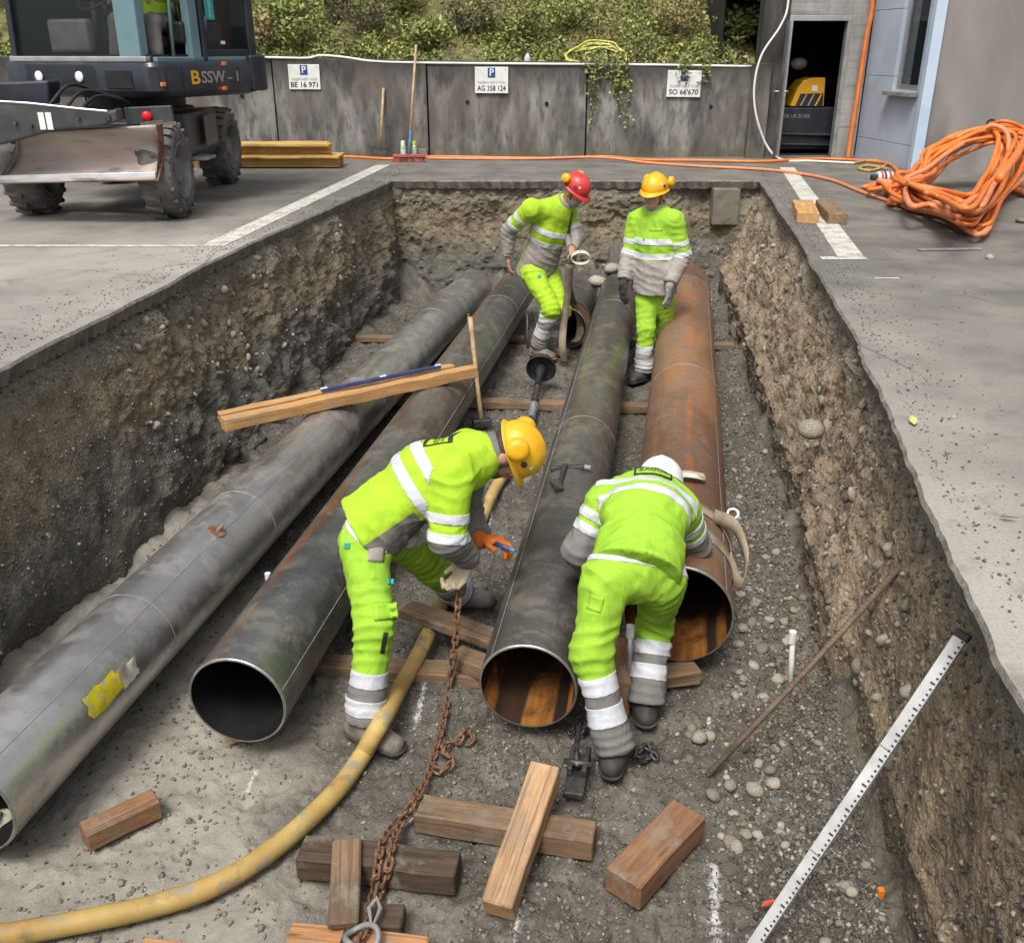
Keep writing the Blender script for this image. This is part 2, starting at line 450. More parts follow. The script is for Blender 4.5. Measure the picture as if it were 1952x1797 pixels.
# --- concrete and buildings
def m_wallc():
    t = NT('weathered_concrete'); t.randoff(3.0)
    v = t.stretch((1, 1, 0.3)); x, y, z = t.xyz(t.tc.outputs['Object'])
    a = t.noise(2.6, 7, 0.65, v); b = t.noise(0.9, 4, 0.6); c = t.noise(11, 6, 0.7, v)
    col = t.ramp(a, [(0.36, (0.06, 0.058, 0.054)), (0.5, (0.155, 0.149, 0.14)), (0.64, (0.28, 0.27, 0.255))])
    col = t.mix(t.ramp(c, [(0.48, 0.0), (0.62, 0.65)]), col, (0.06, 0.057, 0.053))
    col = t.mix(t.ramp(b, [(0.47, 0.0), (0.6, 0.5)]), col, (0.15, 0.13, 0.113))
    up = t.math('MULTIPLY', t.ramp(t.math('ADD', t.math('SUBTRACT', z, 1.05), t.math('MULTIPLY', t.math('SUBTRACT', a, 0.5), 1.5)), [(-0.0, 0.0), (0.25, 1.0)]), 0.75)
    col = t.mix(up, col, (0.03, 0.03, 0.027))                                                  # soot and algae running from the coping
    mo = t.ramp(t.math('ADD', t.math('SUBTRACT', 0.22, z), t.math('MULTIPLY', t.math('SUBTRACT', t.noise(5, 5), 0.5), 0.8)), [(0.0, 0.0), (0.2, 0.55)])
    col = t.mix(mo, col, (0.115, 0.11, 0.055))
    col = t.mix(t.ramp(t.noise(30, 4, 0.7), [(0.66, 0), (0.72, 0.5)]), col, (0.3, 0.29, 0.27))
    return t.out(col, 0.88, 0, t.bump(t.noise(38, 6, 0.7), 0.35, 0.006), 0.3)
M['wallc'] = m_wallc()
def m_board():
    t = NT('board_marked_concrete'); v = t.stretch((1.2, 1, 0.25))
    a = t.noise(3.5, 7, 0.65, v); col = t.ramp(a, [(0.3, (0.2, 0.195, 0.18)), (0.7, (0.4, 0.395, 0.375))])
    x, y, z = t.xyz(); hz = t.noise(4, 6, 0.7, t.stretch((0.15, 0.15, 5)))
    col = t.mix(t.ramp(hz, [(0.5, 0.0), (0.75, 0.7)]), col, (0.09, 0.088, 0.082))
    return t.out(col, 0.88, 0, t.bump(hz, 0.4, 0.01), 0.3)
M['board'] = m_board()
M['bluewall'] = pm('pale_blue_render', (0.36, 0.42, 0.5), (0.44, 0.5, 0.58), 1.5, 0.75, bump=(80, 0.15, 0.002), spots=[((0.3, 0.34, 0.39), 0.8, 0.58, 0.2)])
M['bluetrim'] = pm('corner_bead_blue', (0.42, 0.52, 0.66), (0.5, 0.6, 0.72), 2, 0.6, bump=(60, 0.1, 0.002))
M['greywall'] = pm('grey_render', (0.19, 0.18, 0.165), (0.27, 0.255, 0.235), 1.1, 0.85, bump=(45, 0.35, 0.004), spots=[((0.14, 0.13, 0.118), 0.5, 0.55, 0.1), ((0.33, 0.31, 0.28), 3.2, 0.68, 0.1)], stretch=(1, 1, 0.5))
M['white'] = pm('white_enamel', (0.72, 0.73, 0.72), (0.82, 0.83, 0.82), 5, 0.45, bump=None)
M['signwhite'] = pm('sign_white', (0.62, 0.65, 0.62), (0.78, 0.8, 0.78), 4, 0.5, bump=None, spots=[((0.42, 0.44, 0.38), 12, 0.68, 0.15)])
M['signblue'] = pm('sign_blue', (0.015, 0.045, 0.2), (0.02, 0.07, 0.28), 5, 0.5, bump=None)
M['ink'] = pm('black_print', (0.012, 0.012, 0.012), (0.025, 0.025, 0.025), 9, 0.6, bump=None)
M['greyink'] = pm('faded_print', (0.2, 0.2, 0.2), (0.36, 0.36, 0.36), 60, 0.6, bump=None)
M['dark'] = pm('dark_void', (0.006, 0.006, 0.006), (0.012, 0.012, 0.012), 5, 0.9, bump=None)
M['alu'] = pm('aluminium', (0.45, 0.46, 0.47), (0.6, 0.61, 0.62), 8, 0.42, 0.85, bump=(90, 0.1, 0.001))
M['steelgrey'] = pm('grey_painted_steel', (0.2, 0.205, 0.2), (0.32, 0.325, 0.32), 5, 0.55, 0.2, bump=(50, 0.15, 0.002))
# --- pipes
def m_pipe(name, a, b, rust, rust_th, streaks, rough=0.42, metal=0.65, scratch=0.5, inner=False):
    t = NT(name); v = t.stretch((1, 0.12, 1)); v2 = t.stretch((1, 4.0, 1))
    col = t.ramp(t.noise(3.2, 7, 0.62, v), [(0.3, a), (0.7, b)])
    r = t.noise(2.4, 7, 0.68, v); col = t.mix(t.ramp(r, [(rust_th, 0.0), (rust_th + 0.12, 0.85)]), col, rust)
    x, y, z = t.xyz()
    ang = t.math('ARCTAN2', z, x)
    for (a0, wd, c, k) in streaks:                                        # rust runs along the pipe
        d = t.math('ABSOLUTE', t.math('SUBTRACT', ang, a0))
        d = t.math('ADD', d, t.math('MULTIPLY', t.math('SUBTRACT', t.noise(5, 5, 0.7, v), 0.5), 0.5 * wd / 0.1))
        f = t.math('MULTIPLY', t.ramp(d, [(0.0, k), (wd, 0.0)]), t.ramp(t.noise(1.2, 5, 0.7, t.stretch((2, .7, 2))), [(0.42, 0.0), (0.56, 1.0)]))
        col = t.mix(f, col, c)
    s1 = t.noise(7, 6, 0.75, v2, 1.5); sc = t.ramp(s1, [(0.545, 0.0), (0.62, scratch)])
    col = t.mix(sc, col, (0.3, 0.29, 0.27))                                # scuffs across the barrel
    dirt = t.math('MULTIPLY', t.ramp(t.noise(4.5, 8, 0.72), [(0.5, 0.0), (0.64, 0.75)]), 0.6 if metal > .75 else 1.0); col = t.mix(dirt, col, (0.15, 0.133, 0.108))
    blot = t.ramp(t.noise(1.6, 6, 0.65, t.stretch((1, .45, 1))), [(0.48, 0.0), (0.6, 0.5)]); col = t.mix(blot, col, tuple(c * .5 for c in a))
    fl = t.ramp(t.vor(55), [(0.0, 0.6), (0.16, 0.0)]); fl = t.math('MULTIPLY', fl, t.ramp(t.noise(3, 4), [(0.5, 0.0), (0.6, 1.0)])); col = t.mix(fl, col, (0.34, 0.33, 0.3))
    dv = t.n.new('ShaderNodeVectorMath'); dv.operation = 'ADD'; nz = t.n.new('ShaderNodeTexNoise'); nz.inputs['Scale'].default_value = 3.0; t.link(t.vec, nz.inputs['Vector']); t.link(t.vec, dv.inputs[0]); t.link(nz.outputs['Color'], dv.inputs[1])
    sl = t.ramp(t.vor(5.5, dv.outputs[0], 'DISTANCE_TO_EDGE'), [(0.0, 1.0), (0.007, 0.0)]); sl = t.math('MULTIPLY', sl, t.ramp(t.noise(6, 4, .7), [(0.52, 0.0), (0.58, 0.8)])); col = t.mix(t.math('MULTIPLY', sl, .9 if scratch > .3 else .3), col, (0.5, 0.48, 0.44))      # crisp scratches
    rg = t.math('ADD', t.math('MULTIPLY', t.noise(9, 5, 0.7), 0.35), rough - 0.15)
    mt = t.math('MULTIPLY', t.math('SUBTRACT', 1.0, dirt), metal)
    n1 = t.bump(t.noise(24, 6, 0.7), 0.22, 0.004); n1 = t.bump(s1, 0.12, 0.003, n1)
    return t.out(col, rg, mt, n1)
OR = (0.44, 0.18, 0.035)
M['pipe1'] = m_pipe('steel_pipe_bare', (0.5, 0.49, 0.48), (0.66, 0.65, 0.64), (0.33, 0.3, 0.27), 0.55, [], 0.3, 0.85, 0.15)
M['pipe2'] = m_pipe('steel_pipe_dark', (0.12, 0.126, 0.122), (0.26, 0.265, 0.255), (0.16, 0.1, 0.06), 0.56, [(2.0, 0.2, OR, 1.0), (0.25, 0.1, (0.15, 0.09, 0.05), 0.7)], 0.36, 0.7, 0.4)
M['pipe3'] = m_pipe('steel_pipe_scaled', (0.11, 0.106, 0.1), (0.24, 0.23, 0.215), (0.16, 0.125, 0.09), 0.54, [(2.3, 0.16, (0.12, 0.1, 0.075), 0.8)], 0.36, 0.65, 0.65)
M['pipe4'] = m_pipe('steel_pipe_rusted', (0.15, 0.076, 0.044), (0.3, 0.165, 0.098), (0.33, 0.155, 0.06), 0.54, [(1.45, 0.1, (0.42, 0.15, 0.045), 1.0), (0.5, 0.08, OR, 0.6), (2.3, 0.08, OR, 0.5)], 0.5, 0.2, 0.4)
M['rim'] = pm('cut_steel_rim', (0.3, 0.29, 0.27), (0.5, 0.49, 0.46), 20, 0.4, 0.8, bump=(60, 0.2, 0.002))
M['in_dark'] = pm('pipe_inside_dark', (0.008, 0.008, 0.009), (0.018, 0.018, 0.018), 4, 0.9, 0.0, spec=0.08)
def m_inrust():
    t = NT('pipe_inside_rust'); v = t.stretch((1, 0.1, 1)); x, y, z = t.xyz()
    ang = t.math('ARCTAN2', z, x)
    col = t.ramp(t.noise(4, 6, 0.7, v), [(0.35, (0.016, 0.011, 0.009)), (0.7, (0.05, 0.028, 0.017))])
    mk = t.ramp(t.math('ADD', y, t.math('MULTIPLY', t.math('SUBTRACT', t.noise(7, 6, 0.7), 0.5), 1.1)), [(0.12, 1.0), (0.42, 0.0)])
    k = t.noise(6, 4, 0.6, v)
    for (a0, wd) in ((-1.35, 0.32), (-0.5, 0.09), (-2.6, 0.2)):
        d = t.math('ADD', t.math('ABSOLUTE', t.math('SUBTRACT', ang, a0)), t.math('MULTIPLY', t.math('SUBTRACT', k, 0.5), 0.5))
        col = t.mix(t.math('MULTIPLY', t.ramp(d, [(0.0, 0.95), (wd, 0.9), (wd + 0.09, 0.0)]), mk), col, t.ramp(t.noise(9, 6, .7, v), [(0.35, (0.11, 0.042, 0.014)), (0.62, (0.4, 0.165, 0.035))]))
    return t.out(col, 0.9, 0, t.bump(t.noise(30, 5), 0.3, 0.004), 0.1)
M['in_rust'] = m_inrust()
# --- wood
def m_wood(name, a, b, grime=0.35, gcol=(0.07, 0.055, 0.042)):
    t = NT(name); rv = t.randoff(11.0); v = t.stretch((0.9, 9, 9))
    g = t.noise(4, 7, 0.62, v, 0.6); g2 = t.noise(16, 5, 0.6, t.stretch((0.6, 14, 14)))
    col = t.ramp(g, [(0.3, a), (0.68, b)])
    col = t.mix(t.ramp(g2, [(0.5, 0.0), (0.7, 0.5)]), col, tuple(c * 0.55 for c in a))
    d = t.noise(3.5, 6, 0.7); col = t.mix(t.ramp(d, [(0.45, 0.0), (0.62, grime)]), col, gcol)
    d2 = t.noise(7, 5, 0.7); col = t.mix(t.ramp(d2, [(0.53, 0.0), (0.66, 0.5)]), col, (0.3, 0.27, 0.22))
    kn = t.vor(3.0, t.stretch((0.7, 3, 3))); col = t.mix(t.ramp(kn, [(0.0, 0.8), (0.09, 0.0)]), col, (0.07, 0.035, 0.018))
    ck = t.ramp(t.noise(3, 3, 0.5, t.stretch((0.35, 20, 20)), 0.3), [(0.36, 1.0), (0.385, 0.0)]); col = t.mix(t.math('MULTIPLY', ck, .4), col, tuple(c * .25 for c in a))
    n1 = t.bump(g2, 0.3, 0.003); n1 = t.bump(g, 0.2, 0.004, n1)
    return t.out(col, 0.82, 0, n1, 0.3)
M['wood_new'] = m_wood('timber_fresh', (0.42, 0.21, 0.075), (0.6, 0.36, 0.15), 0.15)
M['wood_pale'] = m_wood('timber_pale', (0.36, 0.21, 0.11), (0.56, 0.38, 0.22), 0.35)
M['wood_mid'] = m_wood('timber_dirty', (0.16, 0.1, 0.058), (0.29, 0.195, 0.12), 0.5)
M['wood_red'] = m_wood('timber_reddish', (0.2, 0.1, 0.052), (0.34, 0.185, 0.1), 0.3)
M['wood_dark'] = m_wood('timber_dark', (0.055, 0.037, 0.025), (0.12, 0.082, 0.057), 0.5)
M['wood_org'] = m_wood('timber_orange', (0.42, 0.2, 0.085), (0.56, 0.3, 0.14), 0.25)
M['form'] = m_wood('formwork_yellow', (0.5, 0.29, 0.07), (0.66, 0.42, 0.14), 0.2)
M['handle'] = pm('wooden_handle', (0.36, 0.24, 0.12), (0.52, 0.37, 0.2), 7, 0.65, bump=(40, 0.2, 0.002), spots=[((0.16, 0.12, 0.08), 6, 0.6, 0.15)])
# --- metal bits, hoses, straps
M['rustchain'] = pm('rusty_chain', (0.11, 0.055, 0.03), (0.27, 0.15, 0.085), 30, 0.75, 0.2, bump=(120, 0.6, 0.003), spots=[((0.24, 0.2, 0.16), 22, 0.6, 0.1)])
M['darksteel'] = pm('dark_worn_steel', (0.05, 0.05, 0.05), (0.13, 0.125, 0.12), 22, 0.55, 0.7, bump=(90, 0.4, 0.002), spots=[((0.16, 0.09, 0.05), 25, 0.64, 0.1)])
M['rebar'] = pm('rebar_steel', (0.13, 0.09, 0.06), (0.24, 0.18, 0.13), 14, 0.75, 0.3, bump=(90, 0.4, 0.002))
M['hose_y'] = pm('yellow_hose', (0.38, 0.25, 0.075), (0.5, 0.36, 0.12), 5, 0.65, bump=(70, 0.3, 0.003), spots=[((0.2, 0.14, 0.07), 7, 0.52, 0.12), ((0.44, 0.24, 0.07), 3, 0.52, 0.15), ((0.3, 0.27, 0.2), 14, 0.56, 0.08)])
M['hose_o'] = pm('orange_hose', (0.62, 0.15, 0.025), (0.78, 0.22, 0.045), 6, 0.42, bump=(70, 0.15, 0.002), spots=[((0.45, 0.2, 0.1), 7, 0.64, 0.15)])
M['hose_salmon'] = pm('faded_orange_hose', (0.62, 0.2, 0.085), (0.72, 0.27, 0.12), 6, 0.5, bump=None)
M['cable_w'] = pm('white_cable', (0.66, 0.65, 0.6), (0.8, 0.79, 0.74), 6, 0.5, bump=None)
M['cable_y'] = pm('yellow_green_cable', (0.5, 0.5, 0.08), (0.68, 0.66, 0.2), 9, 0.5, bump=None)
M['strap'] = pm('beige_webbing', (0.2, 0.155, 0.105), (0.34, 0.28, 0.2), 9, 0.85, bump=(160, 0.5, 0.002), spots=[((0.13, 0.1, 0.07), 6, 0.58, 0.2)])
M['blacksteel'] = pm('black_paint_steel', (0.012, 0.012, 0.013), (0.03, 0.03, 0.032), 9, 0.5, 0.2, bump=(60, 0.2, 0.002))
M['bluetool'] = pm('blue_spirit_level', (0.03, 0.045, 0.13), (0.055, 0.075, 0.2), 8, 0.4, bump=None)
M['yellow'] = pm('yellow_plastic', (0.72, 0.36, 0.01), (0.82, 0.44, 0.02), 6, 0.36, bump=(40, 0.05, 0.001), spots=[((0.55, 0.3, 0.05), 14, 0.68, 0.1)])
M['red'] = pm('red_plastic', (0.5, 0.03, 0.03), (0.62, 0.06, 0.055), 6, 0.38, bump=None, spots=[((0.4, 0.12, 0.1), 14, 0.66, 0.1)])
M['redglow'] = pm('red_reflector', (0.7, 0.01, 0.01), (0.8, 0.02, 0.02), 9, 0.3, bump=None)
M['orange'] = pm('orange_plastic', (0.75, 0.2, 0.02), (0.85, 0.28, 0.03), 9, 0.5, bump=None)
# --- clothes
def m_cloth(name, a, b, sheen=0.0, rough=0.85, dirt=0.0, dcol=(0.2, 0.19, 0.12)):
    t = NT(name); w1 = t.noise(9, 5, 0.6); col = t.ramp(w1, [(0.3, a), (0.7, b)])
    if dirt: col = t.mix(t.ramp(t.noise(5, 6, 0.7), [(0.56, 0.0), (0.75, dirt)]), col, dcol)
    n1 = t.bump(t.noise(9, 3, 0.5, t.stretch((1, 1, .55)), 0.9), 0.5, 0.03); n1 = t.bump(t.noise(420, 2, 0.5), 0.25, 0.001, n1)
    return t.out(col, rough, 0, n1, 0.2)
M['lime'] = m_cloth('hivis_lime_cloth', (0.285, 0.515, 0.04), (0.33, 0.58, 0.05), dirt=0.5, dcol=(0.17, 0.32, 0.05))
M['lime2'] = m_cloth('hivis_yellow_cloth', (0.36, 0.57, 0.03), (0.4, 0.63, 0.038), dirt=0.5, dcol=(0.21, 0.34, 0.045))
M['grey'] = m_cloth('grey_work_cloth', (0.15, 0.145, 0.14), (0.225, 0.215, 0.2), dirt=0.4, dcol=(0.24, 0.21, 0.17))
M['greylt'] = m_cloth('dusty_grey_cloth', (0.27, 0.245, 0.22), (0.36, 0.33, 0.3), dirt=0.4, dcol=(0.25, 0.21, 0.17))
M['reflect'] = m_cloth('silver_reflective_tape', (0.5, 0.52, 0.56), (0.62, 0.64, 0.68), rough=0.5, dirt=0.3, dcol=(0.4, 0.4, 0.38))
M['skin'] = pm('skin', (0.42, 0.21, 0.14), (0.52, 0.28, 0.2), 14, 0.55, bump=(80, 0.12, 0.002), spots=[((0.46, 0.16, 0.11), 20, 0.6, 0.15)])
M['hair'] = pm('dark_hair', (0.02, 0.014, 0.01), (0.06, 0.04, 0.028), 60, 0.6, bump=(200, 0.6, 0.003))
M['boot'] = pm('dusty_boot_leather', (0.1, 0.092, 0.08), (0.26, 0.24, 0.205), 12, 0.8, bump=(60, 0.3, 0.003))
M['boot_dk'] = pm('dark_boot_leather', (0.025, 0.025, 0.026), (0.07, 0.07, 0.07), 12, 0.7, bump=(60, 0.3, 0.003))
M['sole'] = pm('rubber_sole', (0.02, 0.019, 0.018), (0.06, 0.055, 0.048), 12, 0.85)
M['glove_b'] = m_cloth('beige_glove', (0.4, 0.34, 0.24), (0.5, 0.43, 0.31), dirt=0.4)
M['glove_o'] = m_cloth('orange_glove', (0.6, 0.14, 0.02), (0.7, 0.2, 0.035), dirt=0.3, dcol=(0.4, 0.2, 0.1))
M['glove_g'] = m_cloth('grey_glove', (0.2, 0.2, 0.2), (0.3, 0.3, 0.3), dirt=0.3)
M['glove_k'] = m_cloth('dark_glove', (0.03, 0.03, 0.032), (0.07, 0.07, 0.07))
# --- machine
def m_paint(name, a, b, dust=0.3, rough=0.3):
    t = NT(name); col = t.ramp(t.noise(4, 5, 0.6), [(0.3, a), (0.7, b)])
    d = t.ramp(t.noise(3, 7, 0.7), [(0.5, 0.0), (0.75, dust)]); col = t.mix(d, col, (0.17, 0.155, 0.13))
    return t.out(col, t.math('ADD', t.math('MULTIPLY', d, 0.6), rough), 0.0, t.bump(t.noise(70, 3), 0.06, 0.002))
M['navy'] = m_paint('dark_navy_paint', (0.016, 0.02, 0.028), (0.028, 0.034, 0.046), 0.22)
M['teal'] = m_paint('teal_grey_paint', (0.115, 0.2, 0.225), (0.15, 0.25, 0.275), 0.15)
M['chassis'] = m_paint('charcoal_paint', (0.03, 0.032, 0.036), (0.055, 0.058, 0.064), 0.45, 0.45)
M['bladesteel'] = pm('worn_blade_steel', (0.34, 0.3, 0.27), (0.52, 0.46, 0.42), 3, 0.75, 0.0, bump=(30, 0.3, 0.004), spots=[((0.4, 0.29, 0.24), 1.6, 0.5, 0.15), ((0.16, 0.145, 0.13), 5, 0.58, 0.12)], stretch=(0.4, 1, 1.6))
M['tyre'] = pm('dusty_tyre', (0.06, 0.058, 0.055), (0.15, 0.145, 0.135), 7, 0.85, bump=(50, 0.3, 0.004), spots=[((0.17, 0.16, 0.14), 9, 0.56, 0.2)])
M['wheelrim'] = pm('grey_wheel_rim', (0.13, 0.13, 0.13), (0.24, 0.24, 0.235), 8, 0.6, 0.3, bump=(40, 0.2, 0.003))
def m_glass(name, col, rough=0.03, alpha=0.3):
    t = NT(name); m = t.out(col, rough, 0.0); t.b.inputs['Transmission Weight'].default_value = 0.0
    t.b.inputs['Alpha'].default_value = alpha; t.b.inputs['Specular IOR Level'].default_value = 0.8
    return m
M['glass'] = m_glass('tinted_glass', (0.02, 0.03, 0.03))
M['cab_shade_pane'] = m_glass('cab_shade_sheet', (0.012, 0.014, 0.015), 0.05, 0.9)  # near-opaque dark sheet, the cab interior's shade put into its colour
M['lamp'] = m_glass('lamp_glass', (0.75, 0.78, 0.8), 0.1, 1.0)
M['clearplastic'] = m_glass('clear_plastic', (0.75, 0.8, 0.82), 0.2, 0.6)
M['sticker'] = pm('teal_sticker', (0.02, 0.3, 0.33), (0.03, 0.36, 0.4), 5, 0.5, bump=None)
M['pinkred'] = pm('red_brick_plastic', (0.3, 0.07, 0.05), (0.42, 0.13, 0.1), 12, 0.8)
M['can_green'] = pm('spray_can_green', (0.3, 0.6, 0.03), (0.4, 0.7, 0.05), 8, 0.4, bump=None)
M['bluepaint'] = pm('handle_blue', (0.06, 0.15, 0.36), (0.1, 0.22, 0.45), 8, 0.6, bump=None)
# --- plants
def m_leaf(name, stops):
    t = NT(name); g = t.n.new('ShaderNodeNewGeometry')
    col = t.ramp(g.outputs['Random Per Island'], stops)
    col = t.mix(t.ramp(t.noise(1.4, 3), [(0.45, 0.0), (0.62, 0.5)]), col, tuple(c * 0.5 for c in stops[1][1]))
    t.b.inputs['Subsurface Weight'].default_value = 0.0
    return t.out(col, 0.65, 0, None, 0.3)
M['leaf_a'] = m_leaf('leaf_green', [(0.0, (0.11, 0.15, 0.045)), (0.45, (0.22, 0.27, 0.08)), (0.8, (0.36, 0.39, 0.12)), (1.0, (0.58, 0.5, 0.17))])
M['leaf_b'] = m_leaf('leaf_autumn', [(0.0, (0.16, 0.165, 0.06)), (0.4, (0.28, 0.27, 0.1)), (0.75, (0.4, 0.3, 0.14)), (1.0, (0.48, 0.25, 0.14))])
M['leaf_c'] = m_leaf('leaf_dark', [(0.0, (0.06, 0.07, 0.035)), (0.5, (0.12, 0.13, 0.06)), (1.0, (0.24, 0.21, 0.1))])
M['moss'] = pm('moss_soil', (0.09, 0.088, 0.035), (0.2, 0.2, 0.07), 7, 0.95, bump=(30, 0.8, 0.02), spots=[((0.1, 0.075, 0.045), 3, 0.55, 0.12), ((0.2, 0.15, 0.09), 9, 0.64, 0.1)])
M['twig'] = pm('brown_twig', (0.07, 0.05, 0.035), (0.16, 0.12, 0.085), 14, 0.85)
# ---------------------------------------------------------------- trench and street
LT = np.array([(-20, -2.9), (1.0, -2.66), (4.68, -2.63), (5.77, -2.52), (7.8, -2.28), (9.66, -1.96), (12.36, -1.53), (13, -1.45)])
LB = np.array([(-20, -2.5), (1.0, -2.36), (3.9, -2.36), (4.64, -2.33), (6.33, -2.09), (7.8, -1.9), (9.99, -1.58), (12.3, -1.38), (13, -1.3)])
RT = np.array([(-20, 1.2), (1.0, 1.25), (2.06, 1.335), (2.7, 1.458), (3.43, 1.6), (4.59, 1.863), (6.5, 2.217), (8.6, 2.56), (11.0, 2.93), (13, 3.26)])
RB = np.array([(-20, 1.1), (1.0, 1.22), (2.33, 1.34), (2.67, 1.40), (3.25, 1.49), (3.81, 1.56), (4.64, 1.68), (5.89, 1.86), (7.94, 2.14), (12, 2.66), (13, 2.8)])
fLT = lambda y: np.interp(y, LT[:, 0], LT[:, 1]); fLB = lambda y: np.interp(y, LB[:, 0], LB[:, 1])
fRT = lambda y: np.interp(y, RT[:, 0], RT[:, 1]); fRB = lambda y: np.interp(y, RB[:, 0], RB[:, 1])
YN, YF = 1.0, 12.28              # trench ends
def ygrid(a, b, n):              # finer towards the viewer
    t = np.linspace(0, 1, n); k = (b / a)
    return a * k ** t

def clods(P, s):
    a = fbm(P, 1.3, 3, 11 + s); b = fbm(P, 4.5, 3, 31 + s); c = np.abs(fbm(P, 11, 3, 51 + s)); d = fbm(P, 34, 2, 71 + s)
    return a, b, c, d

# floor
def floor_z(x, y):
    P = np.stack([x, y, np.zeros_like(x)], -1)
    a, b, c, d = clods(P, 0)
    smoothf = np.clip((-0.25 - x) * 0.9 - (y - 3.1) * 0.38, 0, 1)
    z = 0.018 * a + (0.018 * b + 0.03 * (0.35 - c)) * (1 - 0.55 * smoothf) + 0.008 * d * (1 - 0.5 * smoothf)
    el = np.clip((fLB(y) + 0.28 - x) / 0.28, 0, 1.5); er = np.clip((x - fRB(y) + 0.3) / 0.3, 0, 1.5)
    z += 0.05 * el ** 2 * (1 + .5 * b) + 0.08 * er ** 2 * (1 + b)
    z += 0.42 * np.exp(-((x - 1.25) / 0.55) ** 2 - ((y - 11.9) / 0.55) ** 2) * (1 + 0.5 * b) + 0.2 * np.clip((y - 11.3) / 0.9, 0, 1) ** 2 * (1 + b)
    return z - 0.012
NU, NV = 560, 430
ys = ygrid(1.0, 12.9, NU)
tt = np.linspace(0, 1, NV)
YY = np.repeat(ys[:, None], NV, 1)
XX = (fLB(ys) - 0.35)[:, None] + ((fRB(ys) + 0.4) - (fLB(ys) - 0.35))[:, None] * tt[None, :]
ZZ = floor_z(XX, YY)
me = np_mesh('trench_floor', np.stack([XX, YY, ZZ], -1).reshape(-1, 3), grid_faces(NU, NV)[:, ::-1])
tag(put(me, 'trench_floor', M['floor'], smooth=True), kind='structure')

# sides
def side_wall(name, ftop, fbot, mat, sgn, seed, n1=640, n2=190, cut=0.0):
    ys = ygrid(1.0, 12.7, n1); t = np.linspace(0, 1, n2)
    YY = np.repeat(ys[:, None], n2, 1); TT = np.repeat(t[None, :], n1, 0)
    z = (ST - 0.07) * (1 - TT) - 0.12 * TT
    top = ftop(ys)[:, None] - sgn * .035; bot = fbot(ys)[:, None]
    if cut > 0:                  # a low vertical cut, then a slope
        k = np.clip((z - cut) / (ST - cut), 0, 1); prof = bot + (top - bot) * k ** 0.9
    else:
        k = np.clip(z / ST, 0, 1); prof = bot + (top - bot) * (0.35 * k + 0.65 * k ** 1.7)
    P = np.stack([prof, YY, z], -1)
    a, b, c, d = clods(P, seed)
    sm = np.clip((YY - 4.6) / 1.6, 0.3, 1) if cut == 0 else np.clip((YY - 2.6) / 1.6, 0.45, 1)     # smeared smooth near the viewer
    b, c, d = b * sm, .4 - (.4 - c) * sm, d * sm
    fade = np.clip(TT / 0.06, 0.12, 1)
    disp = 0.05 * b * np.clip(1 - z / 0.75, 0, 1) * (cut == 0) + (0.045 * a + 0.034 * b + 0.028 * (0.4 - c) + 0.010 * d) * fade
    hol = np.clip(fbm(P * np.array([1, 1, 1.5]), 1.1, 2, seed + 5) - 0.25, 0, 1)      # hollows low in the clay
    disp -= (0.2 if cut == 0 else 0.05) * hol * np.clip(1 - z / 0.8, 0, 1)
    if cut > 0: disp += 0.02 * np.clip(1 - np.abs(z - cut - 0.06 * a) / 0.09, 0, 1)
    P[..., 0] += sgn * disp
    P[..., 2] += 0.03 * b * fade * (TT < 0.98)
    f = grid_faces(n1, n2)
    me = np_mesh(name, P.reshape(-1, 3), f if sgn > 0 else f[:, ::-1])
    o = tag(put(me, name, mat, smooth=True), kind='structure')
    return o, P
wl, PL = side_wall('trench_wall_left', fLT, fLB, M['soil_l'], 1, 3)
wr, PR = side_wall('trench_wall_right', fRT, fRB, M['soil_r'], -1, 9, cut=0.34)
def end_wall(name, y0, y1, x0, x1, mat, sgn, seed, n1=330, n2=120):
    xs = np.linspace(x0, x1, n1); t = np.linspace(0, 1, n2)
    X = np.repeat(xs[:, None], n2, 1); T = np.repeat(t[None, :], n1, 0)
    z = (ST - 0.06) * (1 - T) - 0.1 * T
    Yv = y0 + (y1 - y0) * T ** 1.3
    P = np.stack([X, Yv, z], -1); a, b, c, d = clods(P, seed)
    fade = np.clip(T / 0.08, 0.1, 1)
    P[..., 1] -= sgn * (0.07 * a + 0.05 * b + 0.035 * (0.4 - c) + 0.012 * d) * fade
    f = grid_faces(n1, n2)
    me = np_mesh(name, P.reshape(-1, 3), f if sgn < 0 else f[:, ::-1])
    return tag(put(me, name, mat, smooth=True), kind='structure'), P
wf, PF = end_wall('trench_wall_far', 12.34, 11.95, -1.75, 3.35, M['soil_f'], 1, 21)
wn_, PN = end_wall('trench_wall_near', 0.98, 1.15, -2.8, 1.4, M['soil_l'], -1, 27, 80, 40)

